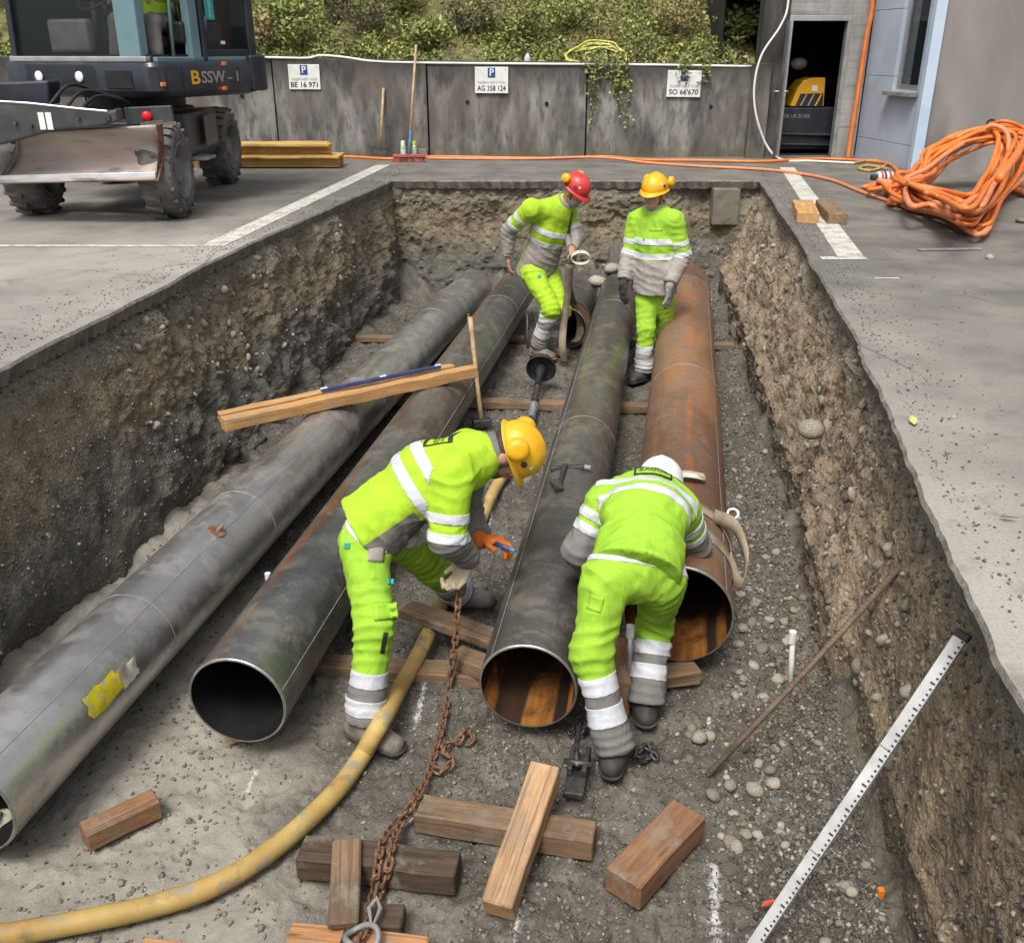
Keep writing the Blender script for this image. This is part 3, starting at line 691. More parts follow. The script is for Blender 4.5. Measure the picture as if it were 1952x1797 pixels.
# street: one slab around the trench with a broken cut edge
def slab():
    b = MB(); SLAB = 0.095
    def jag(p, s): return 0.016 * float(vnoise(np.array(p), 1.7, s)) + 0.006 * float(vnoise(np.array(p), 7.3, s + 1)) + 0.004 * float(vnoise(np.array(p), 31, s + 3)) + 0.04 * max(0, float(vnoise(np.array(p), 1.1, s + 2)) - 0.45)
    def strip(edge, far_pts, down):          # edge: list of points; far_pts: matching outer points
        n = len(edge)
        b.m = 0; b.add(list(edge) + list(far_pts), [(i, i + 1, n + i + 1, n + i) for i in range(n - 1)])
        b.m = 1
        lo1 = [p + V((down[i].x * 0.012, down[i].y * 0.012, -0.016)) for i, p in enumerate(edge)]
        lo2 = [p + V((-down[i].x * (0.01 + 0.03 * random.random()), -down[i].y * (0.01 + 0.03 * random.random()), -SLAB - 0.02 * random.random())) for i, p in enumerate(edge)]
        b.add(list(edge) + lo1 + lo2, [(i, i + 1, n + i + 1, n + i) for i in range(n - 1)] + [(n + i, n + i + 1, 2 * n + i + 1, 2 * n + i) for i in range(n - 1)])
    ys = list(np.arange(YN, YF + 0.001, 0.025)); ys[-1] = YF
    eL = [V((float(fLT(y)) + 0.045 + jag((0, y, 0), 5), y, ST)) for y in ys]
    strip(eL, [V((-45, y, ST)) for y in ys], [V((1, 0, 0))] * len(ys))
    eR = [V((float(fRT(y)) - 0.045 - jag((9, y, 0), 5), y, ST)) for y in ys]
    strip(eR, [V((45, y, ST)) for y in ys], [V((-1, 0, 0))] * len(ys))
    xs = list(np.arange(eL[-1].x, eR[-1].x, 0.04)) + [eR[-1].x]
    eF = [V((x, YF + (jag((x, 3, 0), 8) if 0 < i < len(xs) - 1 else 0), ST)) for i, x in enumerate(xs)]
    strip(eF, [V((x, 15.6, ST)) for x in xs], [V((0, -1, 0))] * len(xs))
    b.m = 0
    b.add([(-45, YF, ST), (eL[-1].x, YF, ST), (eL[-1].x, 40, ST), (-45, 40, ST)], [(0, 1, 2, 3)])
    b.add([(eR[-1].x, YF, ST), (45, YF, ST), (45, 15.6, ST), (eR[-1].x, 15.6, ST)], [(0, 1, 2, 3)])
    eN = [V((x, YN, ST)) for x in np.linspace(eL[0].x, eR[0].x, 30)]
    strip(eN, [V((p.x, -40, ST)) for p in eN], [V((0, 1, 0))] * len(eN))
    b.m = 0
    b.add([(-45, -40, ST), (eL[0].x, -40, ST), (eL[0].x, YN, ST), (-45, YN, ST)], [(0, 1, 2, 3)])
    b.add([(eR[0].x, -40, ST), (45, -40, ST), (45, YN, ST), (eR[0].x, YN, ST)], [(0, 1, 2, 3)])
    # far ground beyond, out to the horizon
    b.add([(-300, 40, ST), (300, 40, ST), (300, 400, ST), (-300, 400, ST)], [(0, 1, 2, 3)])
    o = b.build('street', [M['street'], M['cut']])
    return tag(o, kind='structure')
slab()
def line(name, pts, label):
    b = MB(); b.add([V((x, y, ST + 0.004)) for x, y in pts], [(0, 1, 2, 3)])
    o = b.build(name, M['paint']); return tag(o, kind='structure')
line('painted_line', [(-2.56, 7.85), (-2.36, 7.85), (-1.72, 14.0), (-1.92, 14.0)], '')
line('painted_line', [(-7.0, 7.84), (-2.58, 7.82), (-2.58, 7.90), (-7.0, 7.92)], '')
line('painted_line', [(2.53, 7.42), (2.735, 7.42), (3.90, 13.7), (3.70, 13.7)], '')
line('painted_line', [(2.37, 7.30), (2.735, 7.30), (2.735, 7.41), (2.39, 7.41)], '')
line('painted_line', [(2.55, 6.62), (2.72, 6.62), (2.72, 6.66), (2.55, 6.66)], '')
# ---------------------------------------------------------------- retaining wall, hillside, buildings
WY = 15.15
def wx(px): return PY(px, 280, WY).x
rw = thing('retaining_wall', 'stained grey concrete retaining wall of wide panels below the planted bank', 'wall', (0, WY, ST))
jx = [-9.5, wx(380) - 1.6, wx(532), wx(818), wx(1116), wx(1428)]
tops = [2.76, 2.76, 2.75, 2.70, 2.68, 2.64]
for i in range(len(jx) - 1):
    a, b_ = jx[i] + 0.012, jx[i + 1] - 0.012
    off = (0.0, 0.012, -0.008, 0.01, 0.0)[i]
    m = MB(); n = 14
    # front face with a faint unevenness, real thickness
    vs = []
    for k in range(n + 1):
        x = a + (b_ - a) * k / n; zt = tops[i] + (tops[i + 1] - tops[i]) * k / n
        e = 0.004 * math.sin(x * 3.1)
        vs += [V((x, WY + off + e, ST - 0.1)), V((x, WY + off + e, zt - 0.02)), V((x, WY + off + 0.02, zt)), V((x, WY + 0.24, zt)), V((x, WY + 0.24, ST - 0.1))]
    fs = [(k * 5 + j, k * 5 + 5 + j, k * 5 + 6 + j, k * 5 + 1 + j) for k in range(n) for j in range(4)]
    fs += [(0, 1, 2, 3, 4), tuple(n * 5 + j for j in (4, 3, 2, 1, 0))]
    m.add(vs, fs); m.build('panel', M['wallc'], rw, bevel=0.006)
m = MB(); m.box((-3, WY + 0.15, ST + 0.6), (13.3, 0.12, 1.3)); m.build('joint_backing', M['dark'], rw)
for (px, py) in [(600, 188), (745, 190), (891, 195), (1042, 198), (1199, 200), (1355, 204), (461, 183)]:
    p = PY(px, py, WY); m = MB()
    m.lathe(p + V((0, 0.02, 0)), (0, -1, 0), [(0, 0.03), (0.024, 0.03), (0.025, 0.024), (0.0225, 0.02), (0.0225, 0)], 14)
    m.build('dark_tie_disc', M['dark'], rw, smooth=False)  # near-black disc proud of the panel, its colour stands for a hole's shade
m = MB(); m.tube(smooth_path([PY(440, 108, WY), PY(520, 110, WY - .01), PY(585, 111, WY - .01), PY(612, 106, WY), PY(660, 110, WY), PY(710, 117, WY), PY(800, 120, WY), PY(1000, 122, WY), PY(1250, 124, WY), PY(1432, 127, WY)], 8), 0.016, 8)
tag(m.build('conduit', M['cable_w'], org=PY(900, 120, WY), smooth=True), 'long white cable conduit running along the top of the retaining wall', 'conduit')

# parking signs
def sign(px, py, w_, h_, reg, label, tilt):
    c = PY(px, py, WY - 0.025)
    t = thing('parking_sign', label, 'sign', c, 'reserved parking signs')
    R = Matrix.Rotation(tilt, 3, 'Y'); X = R @ V((1, 0, 0)); Z = R @ V((0, 0, 1))
    m = MB(); m.box(c, (w_, 0.012, h_), R); m.build('plate', M['signwhite'], t, bevel=0.003)
    m = MB()
    for s in (-1, 1): m.cyl(c + X * (s * w_ * 0.42) + Z * (h_ * 0.4) + V((0, -0.006, 0)), c + X * (s * w_ * 0.42) + Z * (h_ * 0.4) + V((0, -0.011, 0)), 0.008, 8)
    m.build('screw', M['alu'], t)
    m = MB(); bc = c + Z * (h_ * 0.28) + V((0, -0.009, 0)); m.box(bc, (0.11, 0.004, 0.13), R); bp = m.build('parking_symbol', M['signblue'], t)
    text_on('P', 0.135, bc + V((0, -0.0045, 0)), X, Z, M['signwhite'], 'letter', bp, bold=0.002)
    text_on('RESERVIERT FÜR', 0.05, c - Z * (h_ * 0.1) + V((0, -0.009, 0)), X, Z, M['greyink'], 'lettering', t, width=w_ * 0.82)
    text_on(reg, 0.1, c - Z * (h_ * 0.32) + V((0, -0.009, 0)), X, Z, M['ink'], 'registration_number', t, width=w_ * 0.86, bold=0.0015)
    return t
sign(580, 147, 0.46, 0.34, 'BE 16 971', 'white parking sign reading BE 16 971, nearest the excavator', 0.005)
sign(937, 153, 0.49, 0.36, 'AG 358 124', 'white parking sign reading AG 358 124, middle of the wall', 0.005)
sign(1304, 160, 0.50, 0.365, "SO 66'670", "white parking sign reading SO 66'670, partly covered by trailing ivy", 0.012)

# hillside
def hill_z(x, y):
    P = np.stack([x, y, np.zeros_like(x)], -1)
    return 2.60 - 0.015 * (x + 4) + 0.55 * np.clip(y - 15.36, 0, 99) + 0.1 * fbm(P, 1.1, 4, 5) + 0.05 * fbm(P, 5, 2, 6) + 0.5 * np.clip(y - 17.5, 0, 40) * 0.6
xs = np.linspace(-9.3, 3.75, 220); ysh = np.concatenate([np.linspace(15.3, 18, 70), np.linspace(18.2, 40, 30)])
X, Yh = np.meshgrid(xs, ysh, indexing='ij'); Z = hill_z(X, Yh)
me = np_mesh('hillside', np.stack([X, Yh, Z], -1).reshape(-1, 3), grid_faces(len(xs), len(ysh)))
tag(put(me, 'hillside', M['moss'], smooth=True), kind='structure')
def leaves(centers, size, normals_up=0.5, seed=0, aspect=0.55):
    """diamond leaves folded along the midrib; returns verts, faces"""
    r = np.random.default_rng(seed); n = len(centers)
    d = r.normal(size=(n, 3)); d[:, 2] = np.abs(d[:, 2]) * normals_up; d /= np.linalg.norm(d, axis=1)[:, None]
    u = r.normal(size=(n, 3)); u -= d * (u * d).sum(1)[:, None]; u /= np.linalg.norm(u, axis=1)[:, None]
    nn = np.cross(d, u); s = size * r.uniform(0.55, 1.35, n)[:, None]
    c = np.asarray(centers)
    vs = np.stack([c, c + d * s * 0.45 + u * s * aspect * 0.5 + nn * s * 0.12, c + d * s, c + d * s * 0.45 - u * s * aspect * 0.5 + nn * s * 0.12], 1).reshape(-1, 3)
    b = np.arange(n)[:, None] * 4
    f = np.concatenate([b + np.array([0, 1, 2]), b + np.array([0, 2, 3])])
    return vs, f
r = np.random.default_rng(3)
def cover(n, x0, x1, y0, y1, size, mat, name, label, seed, thick=0.12, dens=0.0):
    rr = np.random.default_rng(seed); x = rr.uniform(x0, x1, n); y = y0 + (y1 - y0) * rr.uniform(0, 1, n) ** 1.2
    k = fbm(np.stack([x, y, np.zeros(n)], -1), 1.6, 3, seed); keep = k > dens
    x, y, k = x[keep], y[keep], k[keep]
    z = hill_z(x, y) + rr.uniform(0, 1, len(x)) * thick * np.clip(0.4 + k, 0.2, 1.3)
    v, f = leaves(np.stack([x, y, z], -1), size, 0.8, seed)
    return tag(put(np_mesh(name, v, f), name, mat), label, 'ground cover', kind='stuff')
cover(46000, -9, 3.6, 15.36, 18.4, 0.07, M['leaf_a'], 'ground_cover', 'low green leafy ground cover on the bank above the wall', 41, 0.2, -0.45)
cover(9000, -9, 3.6, 15.36, 18, 0.055, M['leaf_b'], 'dry_leaf_litter', 'brown and yellow autumn leaf litter across the bank', 42, 0.07, -0.4)
cover(7000, -0.2, 3.6, 15.36, 17, 0.04, M['leaf_b'], 'moss_tufts', 'low yellow brown moss tufts near the right part of the bank', 43, 0.05, -0.3)
# dry grass stalks
rr = np.random.default_rng(9); n = 1500; x = rr.uniform(-6, 3.5, n); y = rr.uniform(15.4, 17.4, n); z = hill_z(x, y)
d = rr.normal(size=(n, 3)) * [0.5, 0.5, 0.3] + [0, -0.15, 0.75]; L = rr.uniform(0.12, 0.45, n)[:, None]
a = np.stack([x, y, z], -1); wdt = rr.normal(size=(n, 3)); wdt = wdt / np.linalg.norm(wdt, axis=1)[:, None] * 0.004
mid = a + d * L * 0.55; tip = a + d * L + np.array([0, 0, -0.25]) * L
vs = np.stack([a - wdt, a + wdt, mid + wdt * .8, mid - wdt * .8, tip], 1).reshape(-1, 3); b0 = np.arange(n)[:, None] * 5
f = np.concatenate([b0 + np.array([0, 1, 2]), b0 + np.array([0, 2, 3]), b0 + np.array([3, 2, 4])])
tag(put(np_mesh('dry_grass', vs, f), 'dry_grass', M['twig']), 'thin dry brown grass stalks scattered across the bank', 'grass', kind='stuff')
# shrubs
def shrub(px, py, y, rx, rz_, n, size, mat, name, label, seed, stems=7):
    base = PY(px, py, y); base.z = float(hill_z(np.array([base.x]), np.array([y]))[0]) - 0.03
    t = thing(name, label, 'shrub', base)
    rr = np.random.default_rng(seed)
    m = MB(); pts = []
    for i in range(stems):
        a = rr.uniform(0, 6.28); q = base + V((math.cos(a) * rx * rr.uniform(.3, .95), math.sin(a) * rx * 0.6 * rr.uniform(.2, .9) - 0.08, rz_ * rr.uniform(.6, 1.15)))
        mid = base.lerp(q, 0.55) + V((rr.normal() * .05, rr.normal() * .05, 0.06))
        path = smooth_path([base, mid, q], 5); m.tube(path, [0.012 - 0.008 * k / len(path) for k in range(len(path))], 5)
        pts += [path[k] for k in range(3, len(path))]
        for j in range(3):
            s0 = path[rr.integers(3, len(path))]; e = s0 + V((rr.normal() * .14, rr.normal() * .1, rr.uniform(0, .16))); m.tube([s0, (s0 + e) / 2 + V((0, 0, .02)), e], [.005, .004, .002], 4); pts += [e, (s0 + e) / 2]
    m.build('stem', M['twig'], t)
    P = np.array([tuple(p) for p in pts]); c = P[rr.integers(0, len(P), n)] + rr.normal(size=(n, 3)) * [0.09, 0.08, 0.075]
    v, f = leaves(c, size, 0.7, seed)
    put(np_mesh('foliage', v - np.array(base), f), 'foliage', mat, t)
    return t
shrub(565, 95, 15.7, 0.42, 0.62, 900, 0.085, M['leaf_a'], 'shrub', 'bright green leafy shrub on the bank beside the excavator cab', 1)
shrub(505, 95, 15.75, 0.3, 0.55, 420, 0.075, M['leaf_b'], 'shrub', 'reddish brown autumn shrub right behind the excavator', 2)
shrub(700, 80, 16.1, 0.5, 0.5, 500, 0.06, M['leaf_c'], 'shrub', 'dark bare twiggy bush in the middle of the bank', 3, 22)
shrub(640, 60, 16.4, 0.6, 0.75, 500, 0.06, M['leaf_c'], 'shrub', 'dark brown bramble high on the bank left of the twiggy bush', 31, 18)
shrub(820, 75, 15.95, 0.45, 0.3, 800, 0.08, M['leaf_a'], 'shrub', 'green leafy plant above the broom handle', 4)
shrub(900, 50, 16.3, 0.5, 0.5, 700, 0.07, M['leaf_c'], 'shrub', 'dark green plant above the middle parking sign', 5, 9)
shrub(985, 45, 16.2, 0.45, 0.45, 700, 0.075, M['leaf_a'], 'shrub', 'yellow green plant behind the water bottle', 6)
shrub(1085, 35, 16.4, 0.45, 0.4, 600, 0.065, M['leaf_a'], 'shrub', 'green clump directly above the coiled yellow cable', 7)
shrub(1290, 25, 16.4, 0.5, 0.4, 600, 0.06, M['leaf_b'], 'shrub', 'brownish low plant on the bank above the ivy covered sign', 8)
shrub(1400, 40, 16.1, 0.35, 0.5, 700, 0.08, M['leaf_a'], 'shrub', 'fresh green plant on the bank close to the concrete doorway', 10)
shrub(760, 20, 16.7, 0.6, 0.6, 700, 0.08, M['leaf_a'], 'shrub', 'pale green shrub at the top of the bank over the broom', 12)
# spiky rosette
c = PY(1405, 78, 15.6); t = thing('rosette_plant', 'single fresh green rosette plant near the wall top beside the doorway', 'plant', c)
for i in range(9):
    a = i / 9 * 6.28; d = V((math.cos(a), math.sin(a) * 0.7, 0.55)); s = V((-math.sin(a), math.cos(a), 0)) * 0.02
    m = MB(); m.add([c, c + d * .07 + s, c + d * .17 + V((0, 0, -.02)), c + d * .07 - s], [(0, 1, 2), (0, 2, 3)]); m.build('leaf', M['leaf_a'], t)
# trailing ivy
def ivy(px0, px1, py0, py1, n, name, label, seed, strands):
    o0 = PY((px0 + px1) / 2, py0, WY - 0.03); t = thing(name, label, 'ivy', o0)
    rr = np.random.default_rng(seed); m = MB(); C = []
    for (x0, x1, yy) in strands:
        p = [PY(x0 + (x1 - x0) * k / 6 + rr.normal() * 4, py0 - 8 + (yy - py0 + 8) * k / 6, WY - 0.03 - 0.05 * math.sin(k / 6 * 2.5)) for k in range(7)]
        p.insert(0, PY(x0, py0 - 22, WY + 0.15)); sp = smooth_path(p, 5); m.tube(sp, 0.004, 4)
        k = int(n * (yy - py0) / (py1 - py0)); idx = rr.uniform(0, 1, k) ** 1.3 * (len(sp) - 1)
        C += [np.array(sp[int(i)]) + rr.normal(size=3) * [.045, .025, .03] for i in idx]
    m.build('stem', M['twig'], t); v, f = leaves(np.array(C), 0.05, -0.6, seed, 0.8)
    put(np_mesh('foliage', v - np.array(o0), f), 'foliage', M['leaf_a'], t)
ivy(1120, 1195, 122, 260, 190, 'trailing_ivy', 'large trailing ivy hanging over the wall right of its middle joint', 5, [(1125, 1130, 235), (1135, 1128, 200), (1150, 1178, 185), (1165, 1192, 170), (1180, 1180, 190), (1190, 1190, 245), (1140, 1140, 150), (1175, 1170, 145)])
ivy(1290, 1350, 122, 170, 60, 'trailing_ivy', 'small trailing ivy hanging in front of the SO 66\'670 sign', 6, [(1300, 1305, 160), (1308, 1304, 150), (1345, 1340, 165), (1350, 1348, 150)])
# stones on the bank
STONES = []
def stone_mesh(seed, sq=(1, 0.8, 0.6), a1=.22, a2=.09):
    bm = bmesh.new(); bmesh.ops.create_icosphere(bm, subdivisions=2, radius=1.0)
    for v in bm.verts:
        p = np.array(v.co); k = 1 + a1 * float(vnoise(p + 5, 1.1, seed)) + a2 * float(vnoise(p + 5, 2.7, seed + 3))
        v.co = V((p[0] * sq[0] * k, p[1] * sq[1] * k, p[2] * sq[2] * k))
    me = bpy.data.meshes.new('stone'); bm.to_mesh(me); bm.free()
    me.polygons.foreach_set('use_smooth', [True] * len(me.polygons)); me.materials.append(M['pebble'])
    return me
STONES = [stone_mesh(s, (1, random.uniform(.7, .95), random.uniform(.5, .75))) for s in range(9)]
STONES_A = [stone_mesh(40 + s, (1, random.uniform(.6, .95), random.uniform(.45, .8)), .42, .2) for s in range(9)]
def stone(p, r_, label=None, cat=None, group=None, parent=None, flat=True, name='stone', ang=False):
    o = bpy.data.objects.new(name, random.choice(STONES_A if ang else STONES)); COL.objects.link(o)
    o.location = p; o.scale = (r_, r_, r_)
    o.rotation_euler = (random.uniform(-.4, .4), random.uniform(-.4, .4), random.uniform(0, 6.28)) if flat else tuple(random.uniform(0, 6.28) for _ in range(3))
    if parent is not None: o.parent = parent
    return tag(o, label, cat, group)
for (px, py, y, rs) in [(1112, 82, 15.6, .055), (985, 108, 15.42, .05), (1042, 112, 15.4, .045), (1075, 110, 15.4, .05), (1020, 96, 15.5, .05), (1055, 90, 15.55, .06), (1300, 118, 15.38, .05), (1330, 108, 15.42, .05), (1400, 118, 15.38, .05), (1425, 75, 15.6, .05), (1320, 92, 15.5, .055), (1280, 72, 15.65, .06), (1270, 120, 15.37, .045), (1385, 100, 15.45, .05), (1200, 108, 15.42, .04), (1225, 115, 15.4, .045)]:
    p = PY(px, py, y); p.z = float(hill_z(np.array([p.x]), np.array([p.y]))[0]) + 0.035
    stone(p, rs, 'rounded pale stone lying along the top edge of the planted bank', 'stone', 'stones on the bank')
# bottle on the bank
p = PY(1003, 108, 15.4); p.z = float(hill_z(np.array([p.x]), np.array([p.y]))[0]) + 0.02
t = thing('plastic_bottle', 'clear plastic water bottle standing on the bank above the wall', 'bottle', p)
m = MB(); m.lathe(p, (0.1, 0, 1), [(0, 0), (0, .045), (.02, .05), (.1, .05), (.12, .045), (.14, .05), (.2, .05), (.235, .03), (.26, .016), (.27, .016)], 16); m.build('body', M['clearplastic'], t, smooth=True)
m = MB(); m.lathe(p + V((.027, 0, .268)), (0.1, 0, 1), [(0, 0), (0, .018), (.022, .018), (.022, 0)], 12); m.build('cap', M['signblue'], t)
# yellow cable coil on the bank
c0 = PY(1137, 85, 15.62); c0.z = float(hill_z(np.array([c0.x]), np.array([c0.y]))[0]) + 0.06
pts = []
rr = np.random.default_rng(4)
for i in range(5 * 14):
    a = i / 14 * 2 * math.pi; R_ = 0.37 + 0.05 * math.sin(i * 1.3) + 0.012 * (i // 14)
    x, y = c0.x + R_ * 1.05 * math.cos(a) + 0.02 * rr.normal(), c0.y + R_ * 0.72 * math.sin(a) + 0.02 * rr.normal()
    pts.append(V((x, y, c0.z + 0.55 * (y - c0.y) + 0.015 * (i // 14) + 0.01 * rr.normal())))
m = MB(); m.tube(smooth_path(pts, 4), 0.011, 6)
tag(m.build('coiled_cable', M['cable_y'], org=c0, smooth=True), 'coiled yellow green cable lying on the bank above the ivy', 'cable')

# ---- concrete doorway building
dz1 = PY(1550, 48, WY - .1).z
x0, x1, xr = wx(1482), wx(1600), wx(1622)
XL, XR = PY(1478, 300, WY).x, PY(1585, 300, WY).x
BY = WY - 0.06
cb = thing('concrete_building', 'board marked concrete building with a dark open doorway behind the trench', 'building', ((XL + XR) / 2, BY, ST))
def blk(name, a, b_, mat, parent, bev=0.008):
    m = MB(); a, b_ = V(a), V(b_); m.box((a + b_) / 2, [abs(b_[i] - a[i]) for i in range(3)]); return m.build(name, mat, parent, bevel=bev)
DZ = ST + 1.92; TOP = 6.2
blk('wall', (XR + 0.02, BY, ST - .1), (5.18, BY + 0.3, TOP), M['board'], cb)
blk('wall', (3.62, BY + 0.02, ST - .1), (XL - 0.02, BY + 0.32, TOP), M['wallc'], cb)
for i, z in enumerate(np.arange(DZ + 0.02, TOP, 0.29)):       # lintel boards
    blk('concrete_course', (XL - 0.018, BY + 0.004 * (i % 2), z), (XR + 0.018, BY + 0.3, z + 0.275), M['board'], cb)
blk('pilaster', (3.52, BY - 0.1, ST - .05), (3.79, BY + 0.02, 2.66), M['wallc'], cb)
# frame
df = blk('door_frame', (XL - 0.02, BY - 0.015, ST), (XL + 0.035, BY + 0.12, DZ), M['alu'], cb, .004)
blk('door_frame', (XR - 0.035, BY - 0.015, ST), (XR + 0.02, BY + 0.12, DZ), M['steelgrey'], cb, .004)
blk('door_frame', (XL - 0.02, BY - 0.018, DZ - 0.05), (XR + 0.02, BY + 0.12, DZ + 0.02), M['alu'], cb, .004)
# open leaf, swung outwards against the wall
M_hinge = V((XL - 0.03, BY - 0.03, 0))
m = MB(); m.bar(M_hinge + V((0, 0, ST + .04)), M_hinge + V((0, 0, DZ - .06)), 0.045, 0.05); m.build('door_stile', M['steelgrey'], cb)
m = MB(); q = V((-0.16, -0.62, 0)).normalized()
m.prism([M_hinge + V((0, 0, ST + .03)), M_hinge + q * .7 + V((0, 0, ST + .03)), M_hinge + q * .7 + V((0, 0, DZ - .05)), M_hinge + V((0, 0, DZ - .05))], V((-0.04, 0, 0)))
dl = m.build('door', M['chassis'], cb, bevel=.004)
hp = M_hinge + q * .62 + V((0.02, 0, ST + .95)); m = MB(); m.cyl(hp, hp + V((.06, 0, 0)), .011, 8); m.tube([hp + V((.06, 0, 0)), hp + V((.06, .12, 0))], .011, 8)
m.cyl(hp + V((-.04, 0, 0)), hp + V((-.11, 0, 0)), .011, 8); m.tube([hp + V((-.11, 0, 0)), hp + V((-.11, .12, 0))], .011, 8); m.build('handle', M['alu'], dl, smooth=True)
# interior room
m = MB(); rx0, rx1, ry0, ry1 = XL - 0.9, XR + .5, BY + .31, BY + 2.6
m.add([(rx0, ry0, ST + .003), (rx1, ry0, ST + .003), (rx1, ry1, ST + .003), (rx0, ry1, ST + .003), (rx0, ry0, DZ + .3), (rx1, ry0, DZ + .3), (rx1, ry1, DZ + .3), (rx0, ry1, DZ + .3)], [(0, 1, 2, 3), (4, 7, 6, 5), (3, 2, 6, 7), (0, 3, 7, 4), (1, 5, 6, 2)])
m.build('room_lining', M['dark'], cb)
# machine in the doorway
my = BY + 0.55
def mp(px, py): return PY(px, py, my)
mc = thing('boring_machine', 'dark blue machine with a yellow striped hood standing inside the open doorway', 'machine', (mp(1540, 290).x, my, ST))
a, b_ = mp(1478, 205), mp(1592, 288)
blk('body', (a.x, my, ST + .06), (b_.x, my + .7, a.z), M['navy'], mc, .02)
text_on('TER UB 25 NX', .075, V(((mp(1486, 222).x + mp(1548, 222).x) / 2, my - .004, mp(1515, 222).z)), (1, 0, 0), (0, 0, 1), M['greylt'], 'lettering', mc, width=.44)
hp_ = [mp(1506, 203), mp(1520, 170), mp(1532, 154), mp(1548, 149), mp(1574, 148), mp(1570, 203)]
m = MB(); m.prism(hp_, V((0, .5, 0))); hd = m.build('hood', M['yellow'], mc, bevel=.012)
m = MB(); m.prism([p + V((0, -.006, 0)) for p in (mp(1516, 202), mp(1526, 179), mp(1570, 178), mp(1568, 202))], V((0, .004, 0))); m.build('stripe_field', M['navy'], hd)
for k in range(3):
    m = MB(); m.prism([p + V((0, -.011, 0)) for p in (mp(1524 + k * 14, 202), mp(1536 + k * 14, 180), mp(1539 + k * 14, 180), mp(1527 + k * 14, 202))], V((0, .004, 0))); m.build('stripe', M['yellow'] if k == 2 else M['greylt'], hd)
m = MB(); m.box(mp(1553, 169) + V((0, -.006, 0)), (.085, .006, .085)); m.build('badge', M['signwhite'], hd)
m = MB(); m.ball(mp(1533, 122) + V((0, .3, 0)), (.13, .1, .09)); m.build('mixing_drum', M['steelgrey'], mc, smooth=True)
m = MB(); m.cyl(mp(1478, 255) + V((0, -.02, 0)), mp(1590, 258) + V((0, -.02, 0)), .025); m.cyl(mp(1478, 275) + V((0, -.02, 0)), mp(1590, 277) + V((0, -.02, 0)), .025); m.build('guard_rail', M['blacksteel'], mc)

# ---- pale blue building and grey wing
A = V((5.2, BY + 0.02, 0)); B_ = V((5.40, 13.3, 0)); C_ = V((9.2, 11.3, 0))
bb = thing('blue_building', 'pale blue rendered building with a narrow window at the right', 'building', (B_.x, B_.y, ST))
d = (B_ - A).normalized(); nrm = V((-d.y, d.x, 0)); nrm = nrm if nrm.x < 0 else -nrm
def vwall(name, p, q, z0, z1, th, mat, bev=.004):
    m = MB(); p, q = V(p), V(q); dd = (q - p).normalized(); n_ = V((dd.y, -dd.x, 0)); n_ = n_ if n_.x > 0 or n_.y > 0 else -n_
    m.prism([p + V((0, 0, z0)), q + V((0, 0, z0)), q + V((0, 0, z1)), p + V((0, 0, z1))], n_ * th); return m.build(name, mat, bb, bevel=bev)
Lw = (B_ - A).length
def on(s): return A + d * (Lw * s)
hz = [ST - .05, ST + .30, ST + 1.15, ST + 2.0, 6.2]
# window opening between s=.55 and .90, sill height
SZ = ST + .98; s0, s1 = 0.48, 0.86
for k in range(4):
    z0, z1 = hz[k] + (.003 if k else 0), hz[k + 1] - .003
    if k == 0: vwall('wall_panel', on(0), on(1), z0, z1, .25, M['bluewall'])
    else:
        vwall('wall_panel', on(0), on(s0), z0, z1, .25, M['bluewall'])
        vwall('wall_panel', on(s1), on(1), z0, z1, .25, M['bluewall'])
        if k == 1: vwall('wall_panel', on(s0 + .001), on(s1 - .001), z0, SZ, .25, M['bluewall'])
ins = -nrm * .1
fr = vwall('window_frame', on(s0 + .004) + ins * .5, on(s0 + .05) + ins * .5, SZ, 6.1, .06, M['alu'])
vwall('window_frame', on(s1 - .05) + ins * .5, on(s1 - .004) + ins * .5, SZ, 6.1, .06, M['alu'])
vwall('window_frame', on(s0 + .051) + ins * .5, on(s1 - .051) + ins * .5, SZ, SZ + .07, .06, M['alu'])
vwall('window_pane', on(s0 + .051) + ins * .8, on(s1 - .051) + ins * .8, SZ + .071, 6.1, .01, M['glass'])
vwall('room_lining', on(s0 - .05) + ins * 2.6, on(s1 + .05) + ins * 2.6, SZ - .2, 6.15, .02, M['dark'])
m = MB(); p, q = on(s0 - .03), on(s1 + .03); m.prism([p + nrm * .12 + V((0, 0, SZ - .07)), q + nrm * .12 + V((0, 0, SZ - .07)), q - nrm * .09 + V((0, 0, SZ - .07)), p - nrm * .09 + V((0, 0, SZ - .07))], V((0, 0, .055))); m.build('window_sill', M['steelgrey'], bb, bevel=.006)
m = MB(); m.bar(B_ + V((-.02, -.05, ST - .05)), B_ + V((-.02, -.05, 6.2)), .13, .14); m.build('corner_trim', M['bluetrim'], bb, bevel=.01)
gw = thing('grey_wall', 'patched grey rendered wall behind the orange hose coil', 'wall', (7, 12.4, ST))
m = MB(); p, q = V((5.47, 13.25, 0)), C_; dd = (q - p).normalized(); n_ = V((-dd.y, dd.x, 0)); m.prism([p + V((0, 0, ST - .05)), q + V((0, 0, ST - .05)), q + V((0, 0, 6.2)), p + V((0, 0, 6.2))], n_ * .3)
m.build('wall', M['greywall'], gw, bevel=.01)
m = MB(); pv = p + dd * .75 + V((0, 0, ST + .62)); m.lathe(pv + n_ * .02, -n_, [(0, .06), (.03, .06), (.03, .045), (.005, .04), (.005, 0)], 14); m.build('pipe_hole', M['dark'], gw)
